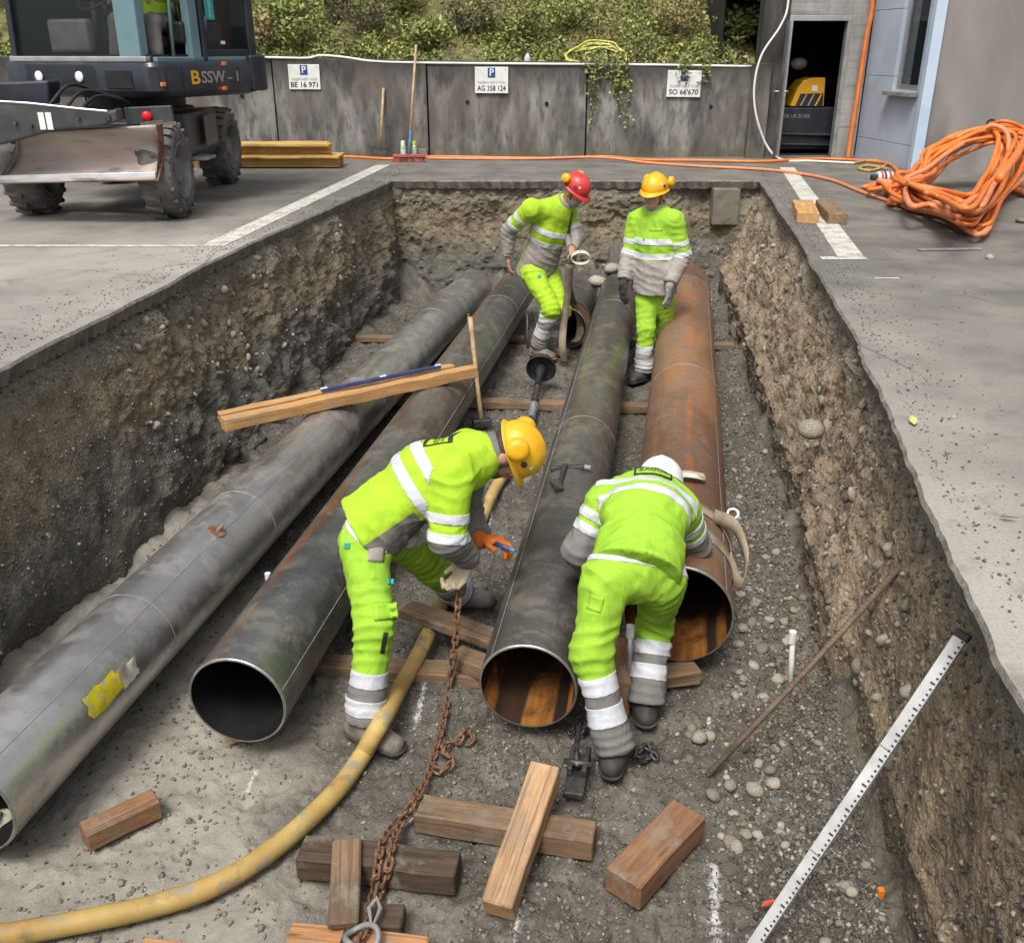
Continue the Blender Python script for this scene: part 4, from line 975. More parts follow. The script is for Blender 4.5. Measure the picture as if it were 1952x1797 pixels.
# ---------------------------------------------------------------- pipes
def pipe(a, b, r, mat, inner, label, seed, wall=0.011, rimmat=None):
    a, b = V(a), V(b); L = (b - a).length; d = (b - a) / L
    t = thing('steel_pipe', label, 'pipe', a, 'steel pipes laid in the trench')
    q = V((0, 1, 0)).rotation_difference(d)
    t.rotation_mode = 'QUATERNION'; t.rotation_quaternion = q
    def part(prof, name, m_, n=72):
        vs = []; fs = []
        for (y, rr_) in prof:
            for k in range(n):
                an = 2 * math.pi * k / n
                e = 1 + 0.004 * math.sin(2 * an + seed + y)
                vs.append((rr_ * e * math.cos(an), y, rr_ * e * math.sin(an)))
        for i in range(len(prof) - 1):
            for k in range(n):
                l = (k + 1) % n; fs.append((i * n + k, i * n + l, (i + 1) * n + l, (i + 1) * n + k))
        me = bpy.data.meshes.new(name); me.from_pydata(vs, [], fs)
        bm = bmesh.new(); bm.from_mesh(me); bmesh.ops.recalc_face_normals(bm, faces=bm.faces[:]); bm.to_mesh(me); bm.free()
        return put(me, name, m_, t, smooth=True)
    ri = r - wall
    ysn = np.linspace(0.006, L - 0.006, 24)
    bo = part([(y, r) for y in ysn], 'barrel', mat)
    part([(0.006, r), (0, r - 0.003), (0, ri)], 'rim', rimmat or M['rim']); part([(L - 0.006, r), (L, r - 0.003), (L, ri)], 'rim', M['rim'])
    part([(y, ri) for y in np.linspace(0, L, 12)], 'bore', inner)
    return t, bo, q
def seam(t, bo, ang, r, L, y0=0.0):
    m = MB(); p = V((r * math.cos(ang), 0, r * math.sin(ang)))
    m.tube([p + V((0, y0 + .01, 0)), p + V((0, L - .01, 0))], 0.0022, 6); o = m.build('weld_seam', M['steelgrey'], bo, org=(0, 0, 0))
def ring(t, bo, y, r):
    m = MB(); m.tube([(r * math.cos(k / 48 * 6.2832), y, r * math.sin(k / 48 * 6.2832)) for k in range(48)], 0.0025, 6, closed=True)
    m.build('girth_weld', M['steelgrey'], bo, org=(0, 0, 0))
R3 = 0.215
AX = {1: (G(-72, 1540, .3), G(905, 547, .3)), 2: (G(452, 1337, .3), G(985, 552, .3)), 3: (G(1006, 1310, .3), G(1180, 556, .3)), 4: (G(1292, 1172, .345), G(1308, 545, .345))}
p1, b1, q1 = pipe(*AX[1], R3 - .005, M['pipe1'], M['in_dark'], 'smooth light grey bare steel pipe, leftmost in the trench', 1)
p2, b2, q2 = pipe(*AX[2], R3, M['pipe2'], M['in_dark'], 'dark grey steel pipe with a rust streak, second from the left', 2)
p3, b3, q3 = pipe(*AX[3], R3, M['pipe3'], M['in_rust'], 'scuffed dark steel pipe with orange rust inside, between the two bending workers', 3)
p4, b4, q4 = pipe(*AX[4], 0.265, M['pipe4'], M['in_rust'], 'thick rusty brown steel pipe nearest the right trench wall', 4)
L1 = (AX[1][1] - AX[1][0]).length; L2 = (AX[2][1] - AX[2][0]).length; L3 = (AX[3][1] - AX[3][0]).length; L4 = (AX[4][1] - AX[4][0]).length
seam(p1, b1, 1.0, R3 - .005, L1); seam(p2, b2, 0.35, R3, L2); seam(p4, b4, .62, .265, L4); seam(p3, b3, 2.4, R3, L3)
for y in (1.15, 2.3, 4.4, 6.6): ring(p1, b1, y, R3 - .005)
for y in (3.9, 6.5): ring(p2, b2, y, R3)
for y in (2.8, 6.2): ring(p3, b3, y, R3)
for y in (3.2, 6.4): ring(p4, b4, y, .265)
def on_pipe(y, ang, r): return V((r * math.cos(ang), y, r * math.sin(ang)))
# stud on pipe 1
m = MB(); c = on_pipe(1.86, 1.12, R3 - .006); n_ = V((math.cos(1.12), 0, math.sin(1.12)))
m.lathe(c, n_, [(0, 0.05), (.006, .045), (.006, .0)], 16); sd_ = m.build('stud_plate', M['rustchain'], b1, org=(0, 0, 0))
m = MB(); m.tube([c, c + n_ * .05 + V((.02, .01, 0))], .009, 8); m.build('stud', M['alu'], b1, org=(0, 0, 0))
# peeling label and yellow paint on pipe 1
def patch(bo, y0, y1, a0, a1, r, mat, name, seed, lift=0.0):
    n1, n2 = 12, 12; vs = []
    for i in range(n1):
        for k in range(n2):
            u, v_ = i / (n1 - 1), k / (n2 - 1)
            ed = 0.09 * float(vnoise(np.array([u * 5, v_ * 5, seed]), 1.0, seed)) if (i in (0, n1 - 1) or k in (0, n2 - 1)) else 0
            y = y0 + (y1 - y0) * (u + ed * .8); a = a0 + (a1 - a0) * (v_ + ed * .8)
            rr_ = r + 0.003 + lift * (v_ ** 3) * (0.6 + .4 * math.sin(u * 9))
            vs.append(on_pipe(y, a, rr_))
    me = np_mesh(name, np.array([tuple(p) for p in vs]), grid_faces(n1, n2)); return put(me, name, mat, bo, smooth=True)
M['ylpaint'] = pm('yellow_paint_mark', (0.42, 0.36, 0.01), (0.62, 0.5, 0.01), 22, 0.6, bump=None, spots=[((0.32, 0.32, 0.3), 16, 0.55, 0.06)])
M['paper'] = pm('weathered_paper_label', (0.5, 0.47, 0.36), (0.68, 0.65, 0.54), 14, 0.85, spots=[((0.25, 0.22, 0.16), 18, 0.58, 0.1)])
patch(b1, .50, .72, .15, .62, R3 - .005, M['ylpaint'], 'paint_mark', 5)
patch(b1, .72, .84, .12, .5, R3 - .002, M['paper'], 'paper_label', 8, .03)
# rag by the mouth of pipe 1
t = thing('cloth_rag', 'crumpled off white rag lying at the mouth of the light grey pipe', 'rag', G(5, 1590, 0))
m = MB(); m.ball(G(4, 1575, .06), (.06, .07, .07), 20, 14); o = m.build('rag', M['paper'], t, smooth=True)
for v in o.data.vertices: v.co += V((1, .5, 1)) * 0.04 * float(vnoise(np.array(v.co), 18, 3))

# short pipe with flange behind
sa, sb = G(1082, 622, .24), G(1110, 548, .24)
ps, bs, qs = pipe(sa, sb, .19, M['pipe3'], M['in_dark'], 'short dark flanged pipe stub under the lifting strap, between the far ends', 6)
m = MB(); m.lathe(V((0, .02, 0)), V((0, 1, 0)), [(0, .192), (0, .235), (.05, .235), (.05, .192)], 40); m.build('flange', M['pipe4'], bs, org=(0, 0, 0))
m = MB(); m.lathe(V((0, .24, 0)), V((0, 1, 0)), [(0, .191), (0, .222), (.03, .222), (.03, .191)], 40); m.build('flange', M['pipe4'], bs, org=(0, 0, 0))

# ---------------------------------------------------------------- timbers
def beam(p, q, w_, h_, mat, label, name='timber_beam', group=None, cat='timber', up=(0, 0, 1), chamfer=0.006):
    p, q = V(p), V(q); L = (q - p).length; x = (q - p) / L
    y = V(up).cross(x).normalized(); z = x.cross(y)
    o_ = (p + q) / 2 - z * (h_ / 2)
    bm = bmesh.new(); bmesh.ops.create_cube(bm, size=1.0)
    for v in bm.verts: v.co = V((v.co.x * L, v.co.y * w_, v.co.z * h_))
    bmesh.ops.bevel(bm, geom=bm.edges[:], offset=chamfer, segments=1, affect='EDGES')
    k = max(2, int(L / 0.12))
    for i in range(1, k):
        bmesh.ops.bisect_plane(bm, geom=bm.verts[:] + bm.edges[:] + bm.faces[:], plane_co=(-L / 2 + L * i / k, 0, 0), plane_no=(1, 0, 0))
    sd_ = random.randint(0, 999)
    for v in bm.verts:
        c = np.array(v.co); v.co += V((0.0, 0.006 * float(vnoise(c, 6, sd_)), 0.005 * float(vnoise(c, 6, sd_ + 5)))) + V((0.004, 0.003, 0.003)) * float(vnoise(c, 25, sd_ + 9))
    me = bpy.data.meshes.new(name); bm.to_mesh(me); bm.free()
    o = put(me, name, mat, None, o_)
    o.rotation_euler = Matrix((x, y, z)).transposed().to_euler()
    ORG[o.name] = o_
    if label: tag(o, label, cat, group)
    return o
def gb(a, b, za, zb, *args, **kw): return beam(G(*a, za), G(*b, zb), *args, **kw)
gb((157, 1580), (297, 1513), .085, .085, .095, .085, M['wood_red'], 'reddish brown timber block lying alone at the lower left', 'timber_block')
gb((572, 1612), (873, 1644), .11, .11, .125, .10, M['wood_dark'], 'dark brown weathered beam under the rusty chain, lower centre')
gb((662, 1598), (655, 1758), .142, .125, .105, .032, M['wood_mid'], 'grey brown board laid across the dark beam beside the chain', 'timber_board')
gb((636, 1738), (768, 1742), .085, .085, .10, .085, M['wood_dark'], 'short dark timber offcut under the board at the bottom', 'timber_block')
gb((545, 1788), (812, 1812), .07, .07, .13, .06, M['wood_org'], 'orange brown plank carrying the chain hook at the bottom edge', 'timber_board')
gb((262, 1806), (480, 1834), .05, .05, .1, .05, M['wood_org'], 'orange brown plank tip at the bottom edge below the hose', 'timber_board')
gb((946, 1722), (1040, 1455), .105, .26, .115, .095, M['wood_pale'], 'long pale timber resting across another beam, chain shackle beside it')
gb((796, 1530), (1135, 1583), .105, .105, .115, .10, M['wood_mid'], 'greyish beam lying under the long pale timber')
gb((1187, 1671), (1313, 1538), .115, .115, .15, .11, M['wood_red'], 'reddish timber block with a white chalk mark, lower right', 'timber_block')
bk = gb((1530, 381), (1541, 405), ST + .10, ST + .10, .2, .10, M['wood_new'], 'fresh yellow wood block standing on the white parking line', 'timber_block', 'wood blocks on the white line')
gb((1572, 381), (1598, 407), ST + .10, ST + .10, .17, .10, M['wood_mid'], 'weathered grey wood block beside the white parking line', 'timber_block', 'wood blocks on the white line')
# chalk stroke on the reddish block
# supports under the pipes
gb((640, 752), (1262, 772), .075, .075, .11, .07, M['wood_mid'], 'long sleeper board under the pipes in mid trench', 'sleeper_board')
gb((560, 1252), (1010, 1285), .07, .07, .12, .065, M['wood_mid'], 'dirty sleeper board under the second and third pipes beside the bending worker', 'sleeper_board')
gb((772, 1152), (945, 1212), .20, .20, .125, .05, M['wood_mid'], 'brown board sloping across the yellow hose behind the front worker', 'timber_board')
gb((868, 1238), (935, 1262), .15, .15, .11, .075, M['wood_mid'], 'short packing block stacked on the sleeper beside the third pipe', 'timber_block')
gb((1176, 1212), (1184, 1300), .19, .19, .10, .19, M['wood_red'], 'upright reddish packing timber between the third and fourth pipes', 'timber_block')
gb((1150, 1290), (1330, 1268), .08, .08, .12, .07, M['wood_mid'], 'sleeper board under the mouth of the rusty pipe', 'sleeper_board')
gb((428, 1385), (500, 1372), .08, .085, .08, .07, M['wood_pale'], 'pale packing wood peeking out beneath the second pipe mouth', 'timber_block')
gb((640, 640), (1000, 640), .07, .07, .1, .06, M['wood_mid'], 'sleeper board under the first two pipes near the far end', 'sleeper_board')
gb((1120, 640), (1400, 655), .07, .07, .1, .06, M['wood_mid'], 'sleeper board under the third and rusty pipes near the far end', 'sleeper_board')
# pair of timbers across pipes 1 and 2 with the spirit level
zt = .515 + .085
ba, bb_ = G(424, 797, zt), G(905, 697, zt)
dirb = (bb_ - ba).normalized(); side = V((-dirb.y, dirb.x, 0))
beam(ba, bb_, .085, .085, M['wood_new'], 'front squared timber bridging the two left pipes under the spirit level')
beam(ba + side * .125 + dirb * .02, bb_ + side * .125 - dirb * .12, .07, .075, M['wood_new'], 'rear squared timber of the pair bridging the two left pipes')
la, lb = G(600, 750, zt + .03), G(838, 701, zt + .03)
la, lb = ba.lerp(bb_, .37) + side * .052 + V((0, 0, .03)), ba.lerp(bb_, .86) + side * .052 + V((0, 0, .03))
t = thing('spirit_level', 'blue spirit level lying on the pair of fresh timbers', 'spirit level', la)
m = MB(); m.bar(la, lb, .03, .028); m.build('body', M['bluetool'], t, bevel=.003)
for k in (.02, .5, .98):
    m = MB(); c = la.lerp(lb, k) + V((0, 0, .0155)); m.bar(c - dirb * .025, c + dirb * .025, .02, .006); m.build('vial' if k == .5 else 'end_cap', M['white'], t)
# formwork planks at the wall
k = 0
for (x0, x1, row, lay, lbl) in [(372, 648, 0, 0, 'bottom front yellow formwork plank in the stack at the wall'), (365, 655, 1, 0, 'bottom rear yellow formwork plank in the stack at the wall'), (375, 632, 0, 1, 'upper front yellow formwork plank in the stack at the wall'), (372, 628, 1, 1, 'upper rear yellow formwork plank in the stack at the wall')]:
    y = 13.62 + row * .27; z = ST + .02 + .15 * (lay + 1)
    a, b_ = PY(x0, 300, y), PY(x1, 300, y); a.z = b_.z = z
    o = beam(a, b_, .25, .035, M['form'], lbl, 'formwork_plank', 'yellow formwork planks by the wall', 'plank')
    for (dz, hh) in ((-.08, .13),):
        m = MB(); m.box(((a.x + b_.x) / 2, y, z - .035 - .05), ((b_.x - a.x) * .995, .035, .098)); oo = m.build('web', M['form'], o, org=o.location)
    m = MB(); m.box(((a.x + b_.x) / 2, y, z - .142), ((b_.x - a.x) * .99, .1, .012)); m.build('flange', M['form'], o, org=o.location)
    oo = None
# concrete post in the far corner
m = MB(); M['postc'] = pm('dirty_concrete', (0.13, 0.12, 0.092), (0.22, 0.205, 0.165), 4, .9, bump=(40, .5, .006), spots=[((0.1, .09, .07), 3, .5, .12)])
c = V((2.67, 12.31, 1.04)); m.box(c, (.33, .34, .44)); o = m.build('concrete_post', M['postc'], org=(2.70, 12.17, .9), bevel=.015)
tag(o, 'square grey concrete post stub at the far right corner of the trench', 'post')

# ---------------------------------------------------------------- hoses and cables
def fz(p):  # floor height there
    return float(floor_z(np.array([p.x]), np.array([p.y]))[0])
yp = [((-60, 1792), .045), ((100, 1766), .045), ((300, 1724), .045), ((430, 1676), .045), ((545, 1598), .045), ((640, 1508), .045), ((690, 1440), .05), ((708, 1408), .12), ((726, 1378), .165), ((748, 1338), .14), ((768, 1300), .07), ((805, 1232), .105), ((832, 1172), .105), ((855, 1118), .06), ((885, 1060), .045), ((915, 995), .045), ((942, 935), .045), ((975, 880), .05), ((1010, 815), .05)]
m = MB(); m.tube(smooth_path([G(*p, z) for p, z in yp], 10), .04, 14)
tag(m.build('pressure_hose', M['hose_y'], org=G(430, 1676, 0), smooth=True), 'thick dirty yellow hose curving across the trench floor', 'hose')
def hose(name, pts, r, mat, label, n=8, cat='hose', seg=8):
    m = MB(); sp = smooth_path(pts, seg); m.tube(sp, r, n); return tag(m.build(name, mat, org=pts[0], smooth=True), label, cat)
GS = lambda px, py, dz=.02: G(px, py, ST + dz)
hose('orange_hose', [GS(645, 298), GS(700, 301), GS(745, 303), GS(830, 299), GS(950, 301), GS(1060, 302), GS(1150, 299), GS(1230, 305), GS(1330, 306), GS(1450, 308), GS(1550, 303), GS(1620, 305), GS(1690, 312), GS(1715, 330)], .022, M['hose_o'], 'long orange hose lying along the foot of the retaining wall')
hose('orange_hose', [GS(815, 302), GS(1000, 303, .02), GS(1110, 300, .05), GS(1180, 303, .05), GS(1230, 310), GS(1330, 317), GS(1450, 323), GS(1530, 332), GS(1590, 345), GS(1640, 365), GS(1700, 385), GS(1780, 408)], .02, M['hose_salmon'], 'salmon orange hose bowing away from the wall across the white line')
xa = PY(1664, -160, 14.93); hose('orange_hose', [xa, PY(1664, 0, 14.93), PY(1650, 80, 14.93), PY(1635, 180, 14.92), PY(1622, 260, 14.9), PY(1616, 303, 14.88)], .034, M['hose_o'], 'upright orange hose in the corner between the doorway and the blue building')
hose('white_cable', [PY(1505, -120, 14.95), PY(1503, 0, 14.93), PY(1489, 48, 14.9), PY(1452, 105, 14.85), PY(1438, 165, 14.82), PY(1442, 222, 14.8), PY(1463, 280, 14.75), GS(1492, 305), GS(1545, 307), GS(1628, 311)], .016, M['cable_w'], 'white cable hanging in a bow beside the doorway', cat='cable')
hose('yellow_cable', [GS(1628, 311), GS(1660, 306), GS(1690, 312), GS(1665, 325), GS(1638, 322), GS(1655, 316), GS(1690, 322)], .02, M['hose_y'], 'short loop of yellow cable beside the hose coupling', cat='cable')
# coil
cen = GS(1830, 380, 0)
coil = thing('hose_coil', 'tangled coil of thick orange hose heaped against the grey wall', 'hose', cen)
LP = [((1688, 352), None, .04), ((1742, 334), 11.0, 0), ((1764, 288), 11.35, 0), ((1842, 250), 11.6, 0), ((1915, 232), 11.65, 0), ((1958, 252), 11.55, 0), ((1950, 315), 10.95, 0), ((1903, 375), 10.0, 0), ((1866, 424), None, .05), ((1800, 404), None, .05), ((1738, 384), None, .04)]
rr = np.random.default_rng(12)
for h in range(3):
    pts = []
    for L_ in range(7):
        jx_, jy_ = rr.normal() * 9, rr.normal() * 7; sc_ = 1 - 0.065 * L_ + .05 * rr.normal()
        for (pp, yv, dz) in LP:
            px = 1835 + (pp[0] - 1835) * sc_ + jx_ + rr.normal() * 8; py = 335 + (pp[1] - 335) * sc_ + jy_ + rr.normal() * 6
            if yv is None: p = G(px, py, ST + dz + .05 * L_ * rr.uniform(.4, 1) + .03 * h)
            else: p = PY(px, py, yv + rr.normal() * .12 - .05 * L_)
            if p.z < ST + .03: p.z = ST + .03
            pts.append(p)
    m = MB(); m.tube(smooth_path(pts, 5), .027 if h < 2 else .021, 8); m.build('hose_loop', M['hose_o'] if h != 1 else M['hose_salmon'], coil, smooth=True)
# second small tangle towards the left
pts = []
for L_ in range(3):
    for (px, py, dz) in [(1650, 362, .03), (1690, 345, .06), (1735, 350, .1), (1790, 372, .12), (1850, 385, .14), (1880, 400, .08), (1830, 405, .06), (1760, 388, .05), (1700, 378, .04), (1712, 366, .06), (1690, 352, .1)]:
        pts.append(GS(px + rr.normal() * 6, py + rr.normal() * 5 + 2 * L_, dz + .03 * L_))
m = MB(); m.tube(smooth_path(pts, 5), .024, 8); m.build('hose_loop', M['hose_o'], coil, smooth=True)
# big hose running out of frame on the right
hose('orange_hose', [GS(1905, 340, .5), GS(1935, 300, .55), PY(1970, 250, 11.2), PY(2050, 230, 11.3), GS(2120, 330, .1), GS(2000, 372, .05), GS(1930, 362, .05)], .04, M['hose_o'], 'thick orange hose arching out of view beside the grey wall')
# coupling
c = GS(1686, 338, .09); t = thing('hose_coupling', 'white and red hose coupling at the end of the coil', 'coupling', GS(1686, 345, 0))
m = MB(); m.cyl(c + V((-.09, 0, 0)), c + V((.09, .02, 0)), .065, 16); m.build('sleeve', M['white'], t, bevel=.006)
for k, mm in ((-.05, 'red'), (-.01, 'bluetool'), (.05, 'red')):
    m = MB(); m.cyl(c + V((k - .012, 0, 0)), c + V((k + .012, .003, 0)), .069, 16); m.build('collar_ring', M[mm], t)
m = MB(); m.cyl(c + V((-.09, 0, 0)), c + V((-.16, -.01, 0)), .035, 12); m.build('nozzle', M['darksteel'], t)
# dark rounded mass behind the coil
t = thing('dark_mass', 'dark sack half hidden behind the orange hose coil', 'mass', V((6.55, 11.6, ST)))
m = MB(); m.ball(V((6.75, 11.6, ST + .22)), (.5, .35, .3), 20, 14); o = m.build('mass', M['blacksteel'], t, smooth=True)
for v in o.data.vertices: v.co *= 1 + .12 * float(vnoise(np.array(v.co), 5, 3))

# ---------------------------------------------------------------- chains
def torus_link(Lk, W, r, n=16, k=6):
    pts = []
    for i in range(n):
        a = 2 * math.pi * i / n; s = (Lk - W) / 2
        pts.append(V((math.cos(a) * W / 2 + (s if math.cos(a) > 0.01 else -s if math.cos(a) < -0.01 else 0), math.sin(a) * W / 2, 0)))
    m = MB(); m.tube(pts, r, k, closed=True)
    me = bpy.data.meshes.new('chain_link'); me.from_pydata([tuple(p) for p in m.v], [], m.f); me.polygons.foreach_set('use_smooth', [True] * len(me.polygons)); return me
def chain(name, pts, label, mat, Lk=.062, W=.04, r=.0065, org=None, hang=0):
    org = V(org or pts[-1]); t = thing(name, label, 'chain', org)
    lm = torus_link(Lk - 2 * r, W - 2 * r, r); lm.materials.append(mat)
    sp = smooth_path(pts, 12); pitch = Lk - 4 * r; acc = 0; last = sp[0]; centers = []
    for a, b_ in zip(sp, sp[1:]):
        seg = (b_ - a).length
        while seg > 0 and acc + seg >= pitch:
            f = (pitch - acc) / seg; a = a.lerp(b_, f); centers.append((a.copy(), (b_ - a).normalized() if (b_ - a).length > 1e-6 else V((0, 0, 1)))); seg = (b_ - a).length; acc = 0
        acc += seg
    for i, (c, d_) in enumerate(centers):
        o = bpy.data.objects.new('link', lm); COL.objects.link(o); o.parent = t; o.location = c - org
        x, y, z = frame(d_); roll = (math.pi / 2 if i % 2 else 0) + math.pi / 4 * .6 + random.uniform(-.25, .25)
        yy = (x * math.cos(roll) + y * math.sin(roll)); zz = d_.cross(yy)
        o.rotation_euler = Matrix((d_, yy, zz)).transposed().to_euler()
    return t
HAND_A = PY(884, 1080, 3.80)
cp = [HAND_A, PY(876, 1120, 3.78), PY(871, 1180, 3.74), PY(866, 1240, 3.72), G(856, 1310, .03), G(846, 1370, .025), G(826, 1445, .025), G(806, 1500, .07), G(790, 1530, .125), G(765, 1570, .06), G(748, 1608, .125), G(742, 1645, .13), G(724, 1700, .03), G(706, 1745, .09), G(692, 1780, .10), G(680, 1810, .1)]
chain('lifting_chain', cp, 'long rusty chain hanging from the front worker to the bottom edge', M['rustchain'], org=G(846, 1370, 0))
chain('lifting_chain', [G(800, 1500, .05), G(782, 1535, .13), G(752, 1572, .06), G(728, 1605, .125), G(720, 1650, .12), G(712, 1700, .04), G(698, 1740, .08)], 'second rusty chain strand over the dark beam beside the long one', M['rustchain'])
chain('lifting_chain', [G(822, 1462, .03), G(845, 1470, .035), G(862, 1448, .04), G(845, 1432, .05), G(852, 1418, .04), G(872, 1412, .05), G(880, 1400, .06), G(892, 1392, .05), G(902, 1406, .03), G(892, 1418, .025)], 'curled rusty chain tail right of the long chain', M['rustchain'])
chain('lifting_chain', [G(1190, 1436, .02), G(1215, 1428, .02), G(1240, 1420, .03), G(1248, 1436, .02), G(1228, 1446, .02), G(1212, 1436, .045), G(1232, 1422, .05), G(1252, 1446, .02)], 'small dark steel chain heaped beside the right worker\'s boot', M['darksteel'], Lk=.05, W=.034)
chain('lifting_chain', [G(1085, 1400, .02), G(1098, 1380, .03), G(1110, 1395, .03), G(1118, 1372, .03), G(1100, 1365, .05)], 'short dark chain piece under the third pipe mouth', M['darksteel'], Lk=.05, W=.034)
# chain hook and spring at the bottom
t = thing('chain_hook', 'grey steel hook with a safety spring at the lower end of the chain', 'hook', G(690, 1790, .08))
c = G(690, 1785, .115)
m = MB(); m.tube([c + V((.055 * math.cos(a), .045 * math.sin(a), .012 * math.sin(2 * a))) for a in np.linspace(-.6, 4.6, 22)], .011, 8); m.build('hook_body', M['steelgrey'], t, smooth=True)
m = MB(); m.tube([c + V((.03, .03, .01)), c + V((.05, .1, .015)), c + V((.03, .15, .01)), c + V((.01, .1, .015))], .009, 8, closed=True); m.build('eye', M['steelgrey'], t, smooth=True)
m = MB(); s0, s1 = G(655, 1800, .09), G(668, 1762, .09); m.tube([s0.lerp(s1, k / 80) + V((.012 * math.cos(k * .785), 0, .012 * math.sin(k * .785))) for k in range(81)], .0035, 5); m.build('spring', M['darksteel'], t, smooth=True)
# shackle block with rod
t = thing('chain_clamp', 'dark steel chain clamp with a long rod beside the pale timber', 'clamp', G(1100, 1490, 0))
a, b_ = G(1108, 1440, .05), G(1092, 1518, .045)
m = MB(); m.bar(a, b_, .085, .03); m.build('plate', M['darksteel'], t, bevel=.008)
dd = (b_ - a).normalized(); sd_ = V((-dd.y, dd.x, 0))
for s in (-1, 1):
    m = MB(); m.bar(a + sd_ * (s * .032) + V((0, 0, .035)), a.lerp(b_, .62) + sd_ * (s * .03) + V((0, 0, .035)), .022, .05); m.build('cheek', M['darksteel'], t, bevel=.006)
m = MB(); q = a.lerp(b_, .42) + V((0, 0, .05)); m.cyl(q - sd_ * .06, q + sd_ * .06, .013, 10); m.build('pin', M['darksteel'], t, smooth=True)
m = MB(); m.tube([a.lerp(b_, .5) + V((0, 0, .05)), G(1098, 1430, .09), G(1104, 1385, .13)], .012, 8); m.build('rod', M['darksteel'], t, smooth=True)

# ---------------------------------------------------------------- tools in the trench
def stake(px, py, top, z0=0.0, r=.011, cap=True, label='', mat=None):
    b_ = G(px, py, z0); tp = PY(top[0], top[1], b_.y)
    t = thing('steel_stake', label, 'stake', b_)
    m = MB(); m.tube([b_ - V((0, 0, .05)), tp], r, 8); m.build('rod', mat or M['rebar'], t, smooth=True)
    if cap: m = MB(); m.lathe(tp - V((0, 0, .06)), (0, 0, 1), [(0, r), (0, r + .005), (.06, r + .005), (.068, 0)], 10); m.build('cap', M['white'], t)
stake(286, 1160, (279, 1077), label='white capped stake behind the light grey pipe')
stake(512, 1170, (510, 1092), label='white capped stake between the first and second pipes')
stake(1507, 1318, (1512, 1203), r=.013, label='white stake standing alone in the pebbles near the right wall', mat=M['cable_w'])
stake(1199, 1342, (1202, 1192), r=.014, label='pale steel stake between the right worker\'s legs', mat=M['alu'])
stake(893, 690, (893, 598), r=.01, cap=False, label='thin rusty stake beside the sledgehammer handle')
stake(1006, 665, (1005, 598), r=.01, cap=False, label='thin rusty stake left of the red helmeted worker\'s boots')
stake(1121, 655, (1122, 598), r=.01, cap=False, label='thin rusty stake between the stub pipe and the third pipe')
stake(772, 612, (776, 585), r=.01, cap=False, label='thin stake in the soil left of the light grey pipe')
# sledgehammer
hb = G(918, 806, .05); ht = PY(896, 604, 7.42)
t = thing('sledgehammer', 'sledgehammer standing head down against the timber pair', 'hammer', hb)
m = MB(); sp = [hb.lerp(ht, k / 8) for k in range(9)]; m.tube(sp, [.02, .019, .018, .018, .018, .018, .019, .02, .021], 10); m.build('handle', M['handle'], t, smooth=True)
m = MB(); m.bar(hb + V((-.075, -.02, .0)), hb + V((.075, .02, .0)), .075, .075); m.build('head', M['darksteel'], t, bevel=.014, seg=3)
# pipe plug with threaded rod
c = G(1032, 700, .22); e = G(1012, 800, .05)
t = thing('pipe_plug', 'black dished pipe plug with a long threaded rod, mid trench', 'tool', G(1015, 790, 0))
d_ = (e - c).normalized()
m = MB(); m.lathe(c, d_, [(-.02, 0), (-.02, .128), (.03, .135), (.035, .128), (.0, .10), (-.005, .03), (.05, .03)], 32); m.build('dish', M['blacksteel'], t, smooth=False)
m = MB(); m.lathe(c + d_ * .03, d_, [(0, .045), (.12, .04), (.14, .03), (.3, .028)], 16); m.build('neck', M['blacksteel'], t, smooth=True)
m = MB(); Ls = (e - c).length
for k in range(14):
    q = c + d_ * (.34 + k * .045); rr_ = .032 if k % 2 else .026; m.lathe(q, d_, [(0, .02), (.004, rr_), (.03, rr_), (.034, .02)], 12)
m.build('thread_ring', M['darksteel'], t)
m = MB(); m.cyl(c + d_ * .3, e, .021, 12); m.build('rod', M['darksteel'], t, smooth=True)
m = MB(); m.lathe(e - d_ * .22, d_, [(0, .02), (0, .05), (.03, .05), (.03, .034), (.2, .034), (.2, 0)], 14); m.build('coupler', M['alu'], t)
# marker cards at the stub pipe
t = thing('wooden_peg', 'short orange wooden peg beside the stub pipe', 'peg', G(1132, 640, 0)); m = MB(); m.bar(G(1132, 640, 0), PY(1131, 600, G(1132, 640, 0).y), .04, .025); m.build('peg', M['wood_new'], t, bevel=.003)
# long reinforcing bar leaning on the right side
ra, rb = G(1350, 1476, .015), PY(1718, 1078, 3.42)
t = thing('reinforcing_bar', 'long ribbed reinforcing bar leaning on the right trench wall', 'bar', ra)
m = MB(); m.tube([ra, ra.lerp(rb, .5) - V((0, 0, .012)), rb], .013, 10); rbo = m.build('rod', M['rebar'], t, smooth=True)
m = MB(); d_ = (rb - ra).normalized(); Lr = (rb - ra).length
for k in range(int(Lr / .018)):
    s = k / int(Lr / .018); q = ra.lerp(rb, s) - V((0, 0, .012 * (1 - abs(2 * s - 1)))); m.lathe(q, (d_ + V((0, .35, 0))).normalized(), [(0, .0125), (.003, .0155), (.006, .0125)], 10)
m.build('rib', M['rebar'], t)
